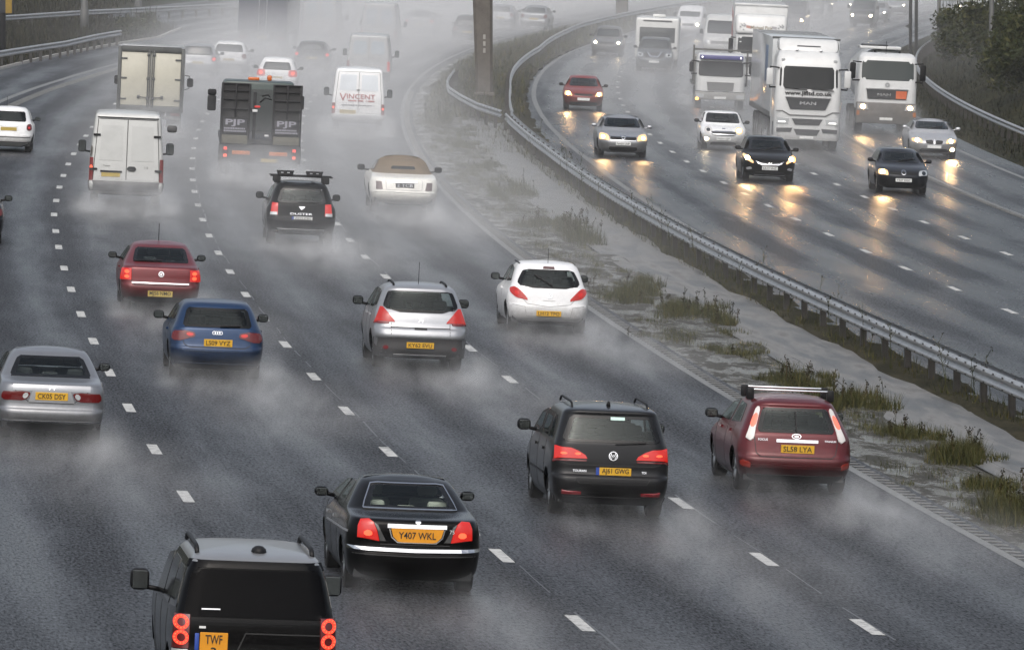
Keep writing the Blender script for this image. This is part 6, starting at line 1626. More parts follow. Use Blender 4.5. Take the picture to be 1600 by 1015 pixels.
for sg in (1, -1): c.patch('fog_light', 'front', [(sg*.56, .42), (sg*.74, .38), (sg*.76, .46), (sg*.64, .5)], 'lens_clear', off=.014, na=4, nb=3)
c.patch('indicator', 'front', [(-.80, .66), (-.88, .72), (-.88, .84), (-.80, .80)], 'amber_lit', off=.02, na=3, nb=3); c.strips('lower_trim', 'front', [[(-.5, .235), (.5, .235)]], .02, 'steel', off=.014); c.aerial(.1, 1.2, .22, -.05); lamp(c.root, c.front(-.84, .76)+Vector((0, .2, 0)), (1, .4, .08), 400); I30 = c
c = onc('saloon_car', 'pale silver oncoming saloon with twin kidney grille and lit lamps', 1459, 248, saloon(4.5, 1.82, 1.42), paint('ice_silver_paint', (.46, .47, .49), .5),
        [(.42, .56), (.80, .60), (.82, .72), (.48, .72)], (1.05, 1.3), (.64, .54), plate=1, plate_z=.44, intake=[(-.55, .24), (.55, .24), (.5, .36), (-.5, .36)], ptxt='', bulbpos=(.62, .65), bulb='beam_white', mirror='ice_silver_paint')
for sg in (1, -1): c.patch('grille', 'front', [(sg*.03, .54), (sg*.30, .55), (sg*.33, .66), (sg*.06, .68)], 'black_plastic', off=.014, na=5, nb=4)
c.strips('grille_trim', 'front', [[(0, .53), (0, .69)]], .03, 'chrome', off=.02); c.patch('fog_light', 'front', [(-.62, .30), (-.76, .31), (-.76, .40), (-.62, .40)], 'beam', off=.02, na=4, nb=3); lamp(c.root, c.front(-.69, .36)+Vector((0, .15, 0)), power=700); BMW = c
pf = dict(hatch(3.7, 1.69, 1.42, belt=.95, roofw=.72, nose=.85, wind=.7))
c = onc('hatchback_car', 'small white oncoming car with round headlamps and a wide oval grille', 1130, 236, pf, WHITE, [(.50+.15*math.cos(k*.7854)+.06, .74+.13*math.sin(k*.7854)) for k in range(8)], (1.0, 1.33), (.64, .56),
        grille=[(-.40, .56), (.40, .56), (.50, .66), (.36, .72), (-.36, .72), (-.50, .66)], lit='right', plate=1, plate_z=.44, intake=[(-.5, .22), (.5, .22), (.45, .32), (-.45, .32)], r=.3, wheel=(.6, .7), ptxt='FN03 LOT', head_mat='lens_pale', bulb='beam_white', bulbpos=(.56, .74))
c.strips('grille_trim', 'front', [[(-.5, .66), (-.38, .60), (.38, .60), (.5, .66)], [(-.46, .69), (.46, .69)]], .02, 'chrome', off=.02); c.patch('fog_light', 'front', [(.56, .38), (.68, .38), (.68, .46), (.56, .46)], 'beam_white', off=.02, na=4, nb=3); c.strips('badge', 'front', [[(-.06, .80), (.06, .80)]], .03, 'chrome', off=.012); MINI = c
c = onc('saloon_car', 'silver oncoming saloon with a chrome V emblem grille in the lane by the barrier', 973, 247, saloon(4.6, 1.80, 1.46), SILV, [(.48, .60), (.84, .62), (.82, .82), (.72, .84), (.52, .78)], (1.04, 1.33), (.66, .55),
        grille=[(-.42, .62), (.42, .62), (.48, .72), (-.48, .72)], plate=1, plate_z=.5, intake=[(-.46, .24), (.46, .24), (.52, .38), (-.52, .38)], ptxt='NA03 UVP', head_mat=pbr('gold_lens', (.52, .42, .2), .2, coat=.7), bulbpos=(.70, .70), power=500, bulb=pbr('beam_dim', (.9, .7, .4), .3, emit=(1, .62, .26), es=7), mirror='silver_paint')
c.strips('badge', 'front', [[(-.10, .75), (0, .62), (.10, .75), (-.10, .75)]], .03, 'chrome', off=.03); c.strips('grille_trim', 'front', [[(-.50, .73), (.50, .73)], [(-.44, .605), (.44, .605)]], .022, 'chrome', off=.02); VC = c
c = onc('hatchback_car', 'red oncoming hatchback with glaring headlamps at the bend', 911, 173, std(4.0, 1.72, 1.44), paint('bright_red_paint', (.20, .02, .014), .2), [(.46, .60), (.80, .62), (.78, .80), (.56, .78)], (1.0, 1.31), (.62, .52), grille=[(-.38, .62), (.38, .62), (.4, .70), (-.4, .70)], plate=1, plate_z=.48, intake=[(-.6, .24), (.6, .24), (.55, .36), (-.55, .36)], ptxt='', bulb='beam', bulbpos=(.64, .69), power=350); REDO = c
c = onc('hatchback_car', 'dark oncoming car with bright lamps beside the car towing the caravan', 947, 88, std(4.2, 1.78, 1.62), paint('dull_grey_paint', (.10, .10, .10)), [(.46, .62), (.80, .64), (.78, .84), (.56, .82)], (1.05, 1.45), (.64, .54), grille=[(-.38, .64), (.38, .64), (.4, .76), (-.4, .76)], bulb='beam_white', bulbpos=(.62, .73), interior=False, power=0); DARKO = c
# grey pick-up towing a caravan
pf = dict(hatch(4.9, 1.86, 1.72, belt=1.1, nose=1.2, wind=.8, bonnet=1.08, roofw=.74))
c = onc('pickup_car', 'grey oncoming pickup with a chrome V grille towing the white caravan', 1021, 112, pf, paint('slate_paint', (.10, .11, .12), .4), [(.56, .74), (.88, .74), (.86, .94), (.58, .92)], (1.16, 1.58), (.72, .62), grille=[(-.5, .70), (.5, .70), (.52, .95), (-.52, .95)], lit='none', r=.38, plate=1, plate_z=.5, ptxt='', interior=False)
c.strips('grille_trim', 'front', [[(-.34, .95), (-.2, .74), (.2, .74), (.34, .95)]], .07, 'chrome', off=.03); PICK = c
loc = c.root.matrix_basis @ Vector((0, -1.3, 0))
t = empty('caravan', loc, c.root.rotation_euler.z, ry=c.root.rotation_euler.y); tag(t, 'white caravan rising behind and above the grey pickup', 'caravan', GROUP_R)
CW = paint('caravan_white', (.58, .59, .58))
part('caravan_body', t, (-1.13, 1.13, -5.4, -.1, .45, 2.62), CW, .14, seg=4)
part('front_window', t, (-.92, .92, -.106, -.085, 1.35, 2.12), 'smoke_glass', .008); part('roof_light', t, (-.38, .3, -2.4, -1.7, 2.625, 2.78), CW, .05); part('front_locker', t, (-.9, .9, -.12, .1, .62, 1.0), CW, .06); part('roof_strip', t, (-.75, .75, -.13, -.07, 2.42, 2.5), 'grey_plastic', .02)
bm = bmesh.new(); tube(bm, [(-.7, -.1, .5), (0, 1.2, .5), (.7, -.1, .5)], .05, 6); link('tow_bar', bm, 'grey_plastic', t); lwheels(t, (-2.9,), 1.08, .32, .2)
for sg in (1, -1): part('marker_lamp', t, (sg*1.02-.04, sg*1.02+.04, -.12, -.09, .98, 1.04), 'lens_pale', .005)

def oncvan(label, px, py, W, H, pm, lit='both', L=4.8, name='delivery_van', bulb='beam_white'):
    c = Car(name, label, 'van', px, py, rc=.15, rcf=.3, bow=.03, bowf=.1, tr=0, tf=.03, crown=.05, oncoming=True, **vanprof(L, W, H), group=GROUP_R)
    h = W/2; c.cut_arch(.9, L-.9, .33); c.body(pm)
    c.patch('windscreen', 'front', [(-h+.2, 1.3), (h-.2, 1.3), (h*.78, H-.35), (-h*.78, H-.35)], 'frit', na=12, nb=6, inner='smoke_glass', off=.01)
    for sg in (1, -1):
        o = c.patch('headlight', 'front', [(sg*(h-.4), .72), (sg*(h-.1), .74), (sg*(h-.12), .95), (sg*(h-.36), .95)], 'lens_clear', off=.014, na=5, nb=5)
        if lit == 'both' or (lit == 'left' and sg > 0) or (lit == 'right' and sg < 0):
            q = h-.25; c.patch('bulb', 'front', [(sg*(q+.08*math.cos(k*.7854)), .84+.08*math.sin(k*.7854)) for k in range(8)], bulb, off=.026, na=4, nb=4, rnd=0, parent=o)
    c.patch('grille', 'front', [(-h+.45, .75), (h-.45, .75), (h-.45, .9), (-h+.45, .9)], 'grey_plastic', off=.012, na=8, nb=3)
    c.wheels(.9, L-.9, .33); c.mirrors(L-1.3, 1.25, 'black_plastic', w=.18, h=.26); return c
FARO = []
FARO.append(oncvan('hazy white oncoming van with lit lamps right of the caravan', 1074, 60, 1.62, 1.95, WHITE))
FARO.append(oncvan('white oncoming van mostly hidden by the lorry with flag stickers', 1124, 90, 1.98, 2.35, OFFW, lit='none'))
FARO.append(oncvan('dim oncoming van with a single amber glow above the white lorry', 1234, 52, 1.9, 2.1, GREYM, lit='right', bulb='beam'))
FARO.append(oncvan('faint dark oncoming vehicle with two small lamps above the hopper lorry', 1345, 44, 1.72, 1.9, GREYM))
for lb, px, py, lt in (('pinprick headlamps of a car in the haze at the top centre right', 1313, 22, 'both'), ('faint headlamps just left of the twin leg sign mast', 1397, 23, 'both'), ('single faint headlamp above and right of the dark vehicle', 1366, 35, 'right'), ('single headlamp in the haze between two lamp posts at top right', 1485, 24, 'right')):
    FARO.append(onc('car', lb, px, py, std(4.2, 1.7, 1.45), SMOKE, [(.48, .62), (.78, .63), (.76, .78), (.55, .77)], (1.0, 1.31), (.62, .52), lit=lt, power=0, bulb='beam_far', bulbpos=(.64, .69), interior=False))

# ---- lorries facing us (their local +y is forwards; the front stands at y = 0)
LW = paint('lorry_white', (.55, .56, .56)); LD = pbr('lorry_dark', (.045, .047, .05), .45, bump=.4, bscale=30)
def emb(root, txt, h, x, y, z, mat, maxw=None, tilt=0.0, name='sign_lettering', bold=0.0):
    q = link(name, text_mesh(txt, h, maxw=maxw, ext=.006, bold=bold), mat, root, False)
    q.matrix_local = Matrix.Translation((x, y, z)) @ Matrix.Rotation(math.pi, 4, 'Z') @ Matrix.Rotation(R(90)-tilt, 4, 'X'); return q
def quadp(name, root, pts, y, mat, th=.02):
    """a flat trim with the outline pts (x, z), its back at y, standing th proud of the cab front"""
    bm = bmesh.new(); v = [bm.verts.new((a, y, b)) for a, b in pts]; f = bm.faces.new(v)
    g = bmesh.ops.extrude_face_region(bm, geom=[f])
    for e in g['geom']:
        if isinstance(e, bmesh.types.BMVert): e.co.y += th
    bmesh.ops.recalc_face_normals(bm, faces=bm.faces); return link(name, bm, mat, root, False)
def rr(x0, x1, z0, z1, r=.08): return chaikin([(x0, z0), (x1, z0), (x1, z1), (x0, z1)], 2, True) if r is None else [(x0+r, z0), (x1-r, z0), (x1-r*.3, z0+r*.3), (x1, z0+r), (x1, z1-r), (x1-r*.3, z1-r*.3), (x1-r, z1), (x0+r, z1), (x0+r*.3, z1-r*.3), (x0, z1-r), (x0, z0+r), (x0+r*.3, z0+r*.3)]
def cabshell(root, H, D=2.2, mat=None, zs=None):
    """cab skin lofted from rounded outlines: raked screen, rounded corners"""
    bm = bmesh.new(); rings = []
    for z, yf, hw, yb in zs:
        pts = []
        for sg, seq in ((1, range(0, 7)), (-1, range(6, -1, -1))):
            for k in seq:
                a = k*math.pi/12; r_ = .28
                pts.append((sg*(hw-r_+r_*math.cos(a)), yf-r_+r_*math.sin(a)-.10*(1-abs((hw-r_+r_*math.cos(a))/hw))*0) if True else None)
        pts = [(hw, yb)]+pts+[(-hw, yb)]
        rings.append([bm.verts.new((x, y, z)) for x, y in pts])
    n = len(rings[0])
    for A, B in zip(rings, rings[1:]):
        for i in range(n): bm.faces.new((A[i], A[(i+1) % n], B[(i+1) % n], B[i]))
    bm.faces.new(rings[-1]); bm.faces.new(rings[0][::-1])
    bmesh.ops.recalc_face_normals(bm, faces=bm.faces); o = link('cab', bm, mat or LW, root); sharp(o.data, 30); return o
def lmirror(root, sg, x, y, z0, z1, mat='black_plastic', w=.24):
    o = part('wing_mirror', root, (sg*x-w/2, sg*x+w/2, y-.07, y+.07, z0, z1), mat, .05)
    bm = bmesh.new(); tube(bm, [(sg*(x-.35), y, z1+.02), (sg*x, y+.02, z1+.05), (sg*x, y+.02, z1-.02)], .03, 6); tube(bm, [(sg*(x-.35), y, z0-.05), (sg*x, y+.02, z0-.07), (sg*x, y+.02, z0+.02)], .035, 6); link('bracket', bm, 'black_plastic', o); return o
# 1 white articulated lorry with web address
t = boxlorry('articulated_lorry', 'white articulated lorry with the address www.jifltd.co.uk under its windscreen', 'lorry', 1259, 234, GROUP_R, True)
cabshell(t, 3.6, zs=[(.36, -.02, 1.22, -2.2), (.5, 0, 1.245, -2.2), (1.3, 0, 1.25, -2.2), (2.25, -.03, 1.25, -2.2), (3.1, -.26, 1.23, -2.2), (3.38, -.36, 1.2, -2.2), (3.62, -.62, 1.12, -2.2), (3.72, -.95, 1.0, -2.2)])
WS = pbr('lorry_screen', (.012, .014, .015), .15, coat=.0, spec=.22)
bm = bmesh.new(); G = []
for j in range(7):
    z = 2.29+j*.14; yy = interp([(2.25, -.03), (3.1, -.26), (3.38, -.36)], z)
    G.append([bm.verts.new((-1.08+2.16*k/12*1.0, yy+.012-.06*abs(k/6-1)**4, z)) for k in range(13)])
for A, B in zip(G, G[1:]):
    for a, b, c_, d in zip(A, A[1:], B[1:], B): bm.faces.new((a, b, c_, d))
bmesh.ops.recalc_face_normals(bm, faces=bm.faces)
def screen(root, z0, z1, hwb, hwt, ytab, mat, name='windscreen'):
    bm = bmesh.new(); G = []
    for j in range(9):
        t_ = j/8; z = z0+(z1-z0)*t_; yy = interp(ytab, z); hw = hwb+(hwt-hwb)*t_
        if j in (0, 8): hw -= .07
        G.append([bm.verts.new((-hw+2*hw*k/14, yy+.014-.03*abs(k/7-1)**6, z)) for k in range(15)])
    for A, B in zip(G, G[1:]):
        for a, b, c_, d in zip(A, A[1:], B[1:], B): bm.faces.new((a, b, c_, d))
    bmesh.ops.recalc_face_normals(bm, faces=bm.faces)
    return link(name, bm, mat, root)
bm_ = None
YT = [(2.25, -.03), (3.1, -.26), (3.38, -.36)]
screen(t, 2.27, 3.10, 1.10, 1.08, YT, WS)
emb(t, 'www.jifltd.co.uk', .15, 0, .012, 2.09, 'ink', maxw=1.78, bold=.006)
quadp('grille', t, [(-.66, 1.50), (.66, 1.50), (.84, 1.93), (-.84, 1.93)], 0, LD, .025); quadp('wiper', t, [(-.95, 2.22), (-.1, 2.26), (-.1, 2.29), (-.95, 2.25)], 0, 'black_plastic', .05); quadp('wiper', t, [(.05, 2.22), (.9, 2.26), (.9, 2.29), (.05, 2.25)], 0, 'black_plastic', .05); quadp('grille_trim', t, [(-.86, 1.935), (.86, 1.935), (.86, 1.965), (-.86, 1.965)], 0, 'chrome', .035)
emb(t, 'MAN', .115, 0, .03, 1.74, 'chrome', maxw=.62, name='badge', bold=.006)
quadp('bumper_seam', t, [(-1.2, 1.40), (-.95, 1.40), (-.68, 1.25), (.68, 1.25), (.95, 1.40), (1.2, 1.40), (1.2, 1.44), (.93, 1.44), (.66, 1.30), (-.66, 1.30), (-.93, 1.44), (-1.2, 1.44)], 0, pbr('seam_grey', (.12, .12, .12), .5), .018)
quadp('air_intake', t, [(-.45, .92), (.45, .92), (.58, 1.15), (-.58, 1.15)], 0, LD, .02); quadp('air_intake', t, [(-.38, .54), (.38, .54), (.50, .76), (-.50, .76)], 0, LD, .02)
for sg in (1, -1):
    o = quadp('headlight', t, [(sg*.72, .94), (sg*1.16, .96), (sg*1.16, 1.18), (sg*.68, 1.15)], 0, 'lens_clear', .022)
    quadp('day_lamp', o, [(sg*.82, 1.0), (sg*1.08, 1.0), (sg*1.08, 1.04), (sg*.82, 1.04)], .022, pbr('day_white', (.9, .9, .9), .3, emit=(1, .97, .9), es=2.2), .006)
    quadp('fog_light', t, [(sg*.60, .64), (sg*1.14, .64), (sg*1.14, .78), (sg*.54, .80)], 0, LD, .02)
    lmirror(t, sg, 1.46, -.25, 2.35, 3.0, LW, .26)
    quadp('marker_lamp', t, rr(sg*.98-.07, sg*.98+.07, 3.30, 3.38, .03), -.34, 'lens_clear', .03)
    part('step', t, (sg*1.2-.06, sg*1.2+.06, -1.0, -.35, .5, 1.0), LD, .02)
o = part('wind_deflector', t, (-1.14, 1.14, -2.1, -.75, 3.62, 4.12), LW, .16, ty1=-.45)
part('deflector_vent', o, (-.44, .44, -.98, -.93, 3.80, 3.87), LD, .006)
part('air_horn', t, [(-.5, -.4, -.8, -.6, 3.68, 3.74), (.4, .5, -.8, -.6, 3.68, 3.74)], 'chrome', .02)
part('number_plate', t, (-.26, .26, 0.0, .015, .40, .5), 'white_plate', .003)
tr = part('trailer', t, (-1.27, 1.27, -15.8, -2.5, 1.12, 4.12), paint('trailer_white', (.48, .5, .51), gloss=.3), .03)
part('trailer_rail', tr, [(-1.285, 1.285, -2.56, -2.49, 4.06, 4.14), (1.272, 1.29, -15.8, -2.5, 1.12, 1.3)], FRAMEC, .01)
part('side_panel', tr, (1.272, 1.28, -6.6, -5.0, 2.35, 3.75), pbr('faded_blue', (.16, .21, .30), .5), .003)
part('chassis', t, [(-.5, -.3, -15.5, -1.5, .75, 1.1), (.3, .5, -15.5, -1.5, .75, 1.1), (.95, 1.2, -10, -5, .5, 1.0), (-1.2, -.95, -10, -5, .5, 1.0)], 'interior', .02)
lwheels(t, (-1.35, -4.6, -11.2, -12.5, -13.8), 1.22, .5, .3); MANL = t
# 2 white hopper lorry
t = boxlorry('hopper_lorry', 'white hopper lorry with an orange plate on its grille and lit lamps', 'lorry', 1383, 210, GROUP_R, True)
cabshell(t, 3.2, zs=[(1.0, 0, 1.2, -1.7), (2.15, -.03, 1.2, -1.7), (2.95, -.24, 1.18, -1.7), (3.1, -.30, 1.14, -1.7), (3.22, -.5, 1.05, -1.7), (3.26, -.8, .95, -1.7)])
YT = [(2.15, -.03), (2.95, -.24), (3.1, -.3)]
screen(t, 2.18, 2.96, 1.06, 1.04, YT, pbr('lorry_screen_pale', (.03, .038, .038), .15, coat=.0, spec=.25))
quadp('rear_pane', t, rr(-.40, .52, 2.55, 2.87, .04), -.17, pbr('pane_glow', (.30, .40, .39), .2), .012) if False else None
quadp('grille', t, [(-.78, 1.42), (.78, 1.42), (.84, 1.80), (-.84, 1.80)], 0, LD, .025); quadp('grille_trim', t, [(-.86, 1.805), (.86, 1.805), (.86, 1.84), (-.86, 1.84)], 0, 'chrome', .035)
quadp('hazard_plate', t, [(-.78, 1.45), (-.36, 1.45), (-.36, 1.76), (-.80, 1.76)], .026, pbr('hazard_orange', (.55, .13, .05), .5, var=.15), .01); emb(t, 'MAN', .10, .12, .03, 1.60, 'chrome', maxw=.55, name='badge', bold=.006)
bm = bmesh.new()
for k in range(20):
    a0, a1 = k*math.pi/10, (k+1)*math.pi/10
    bm.faces.new([bm.verts.new((r_*math.cos(a), .012, 2.0+r_*math.sin(a))) for r_, a in ((.05, a0), (.09, a0), (.09, a1), (.05, a1))])
link('badge', bm, 'steel', t, False)
part('bumper', t, (-1.22, 1.22, -.5, .02, .42, 1.28), pbr('bumper_grey', (.12, .115, .11), .5, var=.2), .05)
for sg in (1, -1):
    o = quadp('headlight', t, [(sg*.72, .98), (sg*1.17, .98), (sg*1.17, 1.2), (sg*.80, 1.2)], .022, 'lens_clear', .02)
    lamp(t, (sg*.95, .25, 1.09), power=900); quadp('bulb', o, [(sg*.95+.10*math.cos(k*.7854), 1.09+.085*math.sin(k*.7854)) for k in range(8)], .043, 'beam', .01)
    quadp('indicator', t, [(sg*1.08, .74), (sg*1.2, .74), (sg*1.2, .92), (sg*1.08, .92)], .022, pbr('amber_dull', (.35, .13, .05), .3), .012)
    lmirror(t, sg, 1.42, -.15, 2.2, 2.85, 'black_plastic', .24)
part('roof_lamp', t, [(sg*.5-.05, sg*.5+.05, -1.2, -1.1, 3.27, 3.36) for sg in (-1, 1)], 'black_plastic', .01); bm = bmesh.new(); tube(bm, [(.08, -.6, 3.2), (.08, -.6, 3.75)], .012, 5); link('aerial', bm, 'black_plastic', t)
part('catwalk', t, (-.62, 1.05, -3.6, -2.0, 3.38, 3.50), LW, .03); part('hatch', t, (-.1, .95, -3.4, -2.2, 3.504, 3.56), LD, .02)
bm = bmesh.new(); tube(bm, [(0, -8.6, 2.2), (0, -8.0, 2.2), (0, -2.6, 2.25), (0, -2.05, 2.25)], [.5, 1.2, 1.2, .9], 24); link('tank', bm, LW, t)
part('chassis', t, [(-.5, -.3, -8.6, -1, .75, 1.0), (.3, .5, -8.6, -1, .75, 1.0)], 'interior', .02); part('number_plate', t, (-.26, .26, .022, .036, .56, .67), 'white_plate', .003)
lwheels(t, (-1.2, -5.6, -6.9), 1.2, .5, .3); HOPL = t
# 3 flatbed tipper with purple visor
t = boxlorry('flatbed_lorry', 'white flatbed lorry with a purple sun visor and one amber lamp', 'lorry', 1124, 170, GROUP_R, True)
cabshell(t, 2.4, zs=[(.75, 0, 1.06, -1.6), (1.45, -.02, 1.08, -1.6), (2.2, -.16, 1.06, -1.6), (2.33, -.24, 1.02, -1.6), (2.4, -.5, .9, -1.6)])
screen(t, 1.40, 2.06, .98, .97, [(1.4, -.01), (2.2, -.16)], pbr('hazy_screen', (.022, .024, .026), .15, spec=.25)); part('sun_visor', t, (-.95, .95, -.28, .02, 2.14, 2.32), pbr('visor_purple', (.09, .09, .22), .35), .03)
quadp('grille', t, [(-.55, .78), (.55, .78), (.6, 1.15), (-.6, 1.15)], 0, pbr('grille_grey', (.12, .12, .12), .5), .025); part('bumper', t, (-1.1, 1.1, -.4, .03, .38, .72), pbr('bumper_pale', (.22, .22, .21), .5, var=.2), .04)
part('headboard', t, [(-1.22, 1.22, -1.78, -1.7, 2.48, 2.56), (-1.22, -1.14, -1.78, -1.7, 1.0, 2.479), (1.14, 1.22, -1.78, -1.7, 1.0, 2.7)], pbr('frame_grey', (.09, .09, .085), .5), .01); part('bed', t, (-1.2, 1.2, -6.5, -1.8, .95, 1.08), 'frame_grey', .02); part('load_cover', t, (-1.1, 1.1, -6.3, -1.9, 1.09, 2.2), pbr('load_grey', (.25, .24, .22), .7, var=.2), .06)
for sg in (1, -1):
    o = quadp('headlight', t, [(sg*.70, .46), (sg*1.04, .46), (sg*1.04, .62), (sg*.70, .62)], .031, 'lens_clear', .015); lmirror(t, sg, 1.30, -.2, 1.55, 2.0, 'black_plastic', .18); quadp('marker_lamp', t, rr(sg*.84-.03, sg*.84+.03, 2.2, 2.26, .01), .021, pbr('day_white', (.9, .9, .9), .3, emit=(1, .97, .9), es=2.2), .012)
    if sg > 0: pass
    if sg > 0: quadp('indicator', o, [(sg*1.0+.07*math.cos(k*.7854), .40+.07*math.sin(k*.7854)) for k in range(8)], .035, 'amber_lit', .015)
part('chassis', t, [(-.4, -.25, -6.4, -1, .6, .93), (.25, .4, -6.4, -1, .6, .93)], 'interior', .02); part('number_plate', t, (-.26, .26, .031, .045, .42, .52), 'white_plate', .003); lwheels(t, (-1.0, -4.9), 1.06, .42, .26); FLATL = t
# 4 tall white lorry behind, with name board
t = boxlorry('box_lorry', 'tall white lorry with small flag stickers and a name over its windscreen', 'lorry', 1185, 142, GROUP_R, True)
cabshell(t, 3.0, zs=[(.5, 0, 1.22, -2.0), (1.5, 0, 1.24, -2.0), (2.3, -.05, 1.22, -2.0), (2.65, -.12, 1.22, -2.0)])
screen(t, 1.75, 2.55, 1.1, 1.08, [(1.5, 0), (2.3, -.05), (2.65, -.12)], pbr('hazy_screen', (.022, .024, .026), .15, spec=.25))
hb = part('name_board', t, (-1.24, 1.24, -2.0, .05, 2.66, 3.62), LW, .2, seg=4, ty1=-.35)
tlt = math.atan(.35/.96)
def hbp(z): return .05-.35*(z-2.66)/.96+.004
emb(hb, 'Michael Pink', .17, -.02, hbp(3.0), 3.0, pbr('name_gold', (.16, .13, .08), .5), maxw=1.05, tilt=tlt, bold=.005)
for x, m_ in ((.60, 'flag_red'), (-.62, 'flag_grey')):
    mm = pbr(m_, (.32, .16, .13) if 'red' in m_ else (.25, .25, .26), .5); bm = bmesh.new(); v = [bm.verts.new((x+a, hbp(z)+.002, z)) for a, z in ((-.12, 2.93), (.12, 2.97), (.12, 3.1), (-.12, 3.06))]; bm.faces.new(v); link('flag_sticker', bm, mm, hb, False)
for x in (.90, -.92):
    bm = bmesh.new(); rnd2 = random.Random(3)
    for k in range(14):
        a, z, s_ = x+rnd2.uniform(-.15, .15), 3.02+rnd2.uniform(-.15, .15), rnd2.uniform(.02, .05); bm.faces.new([bm.verts.new((a+i*s_, hbp(z+j*s_)+.003, z+j*s_)) for i, j in ((-1, -1), (1, -.6), (.8, 1), (-.6, .7))])
    link('emblem', bm, pbr('emblem_grey', (.22, .23, .24), .5), hb, False)
tr = part('trailer', t, (-1.27, 1.27, -13.5, -2.2, 1.1, 4.05), LW, .04)
part('side_panel', tr, [(1.272, 1.28, -12.9, -12.1, z, z+.55) for z in (3.2, 2.3, 1.4)] + [(1.272, 1.28, -9.4, -8.0, 2.2, 3.6)], pbr('panel_red', (.42, .10, .10), .5), .003)
part('roof_edge', tr, [(-1.3, 1.3, -2.26, -2.15, 4.0, 4.1)], LW, .02)
for sg in (1, -1): lmirror(t, sg, 1.42, -.3, 1.75, 2.45, 'black_plastic', .22); quadp('headlight', t, [(sg*.7, .85), (sg*1.15, .85), (sg*1.15, 1.05), (sg*.7, 1.05)], 0, 'lens_clear', .02)
quadp('grille', t, [(-.7, 1.1), (.7, 1.1), (.75, 1.6), (-.75, 1.6)], 0, LD, .02); part('chassis', t, [(-.5, -.3, -13, -1, .75, 1.08), (.3, .5, -13, -1, .75, 1.08)], 'interior', .02); lwheels(t, (-1.3, -4.4, -10.6, -11.9), 1.2, .5, .3); FISHL = t
# 5 dark lorry deep in the haze
t = boxlorry('box_lorry', 'dark lorry shape deep in the haze above the name board lorry', 'lorry', 1256, 32, GROUP_R, True)
cabshell(t, 3.0, mat=LD, zs=[(.5, 0, 1.2, -2.0), (1.5, 0, 1.22, -2.0), (2.3, -.1, 1.2, -2.0), (3.0, -.4, 1.1, -2.0)]); screen(t, 1.75, 2.5, 1.05, 1.0, [(1.5, 0), (2.3, -.1), (3, -.4)], 'dark_glass'); part('trailer', t, (-1.27, 1.27, -12, -2.2, 1.1, 3.9), pbr('slate_side', (.08, .085, .09), .5), .04); lwheels(t, (-1.3, -9), 1.2, .5, .3)
for sg in (1, -1): quadp('headlight', t, [(sg*.7, .85), (sg*1.1, .85), (sg*1.1, 1.05), (sg*.7, 1.05)], 0, 'lens_clear', .02)
DARKL = t
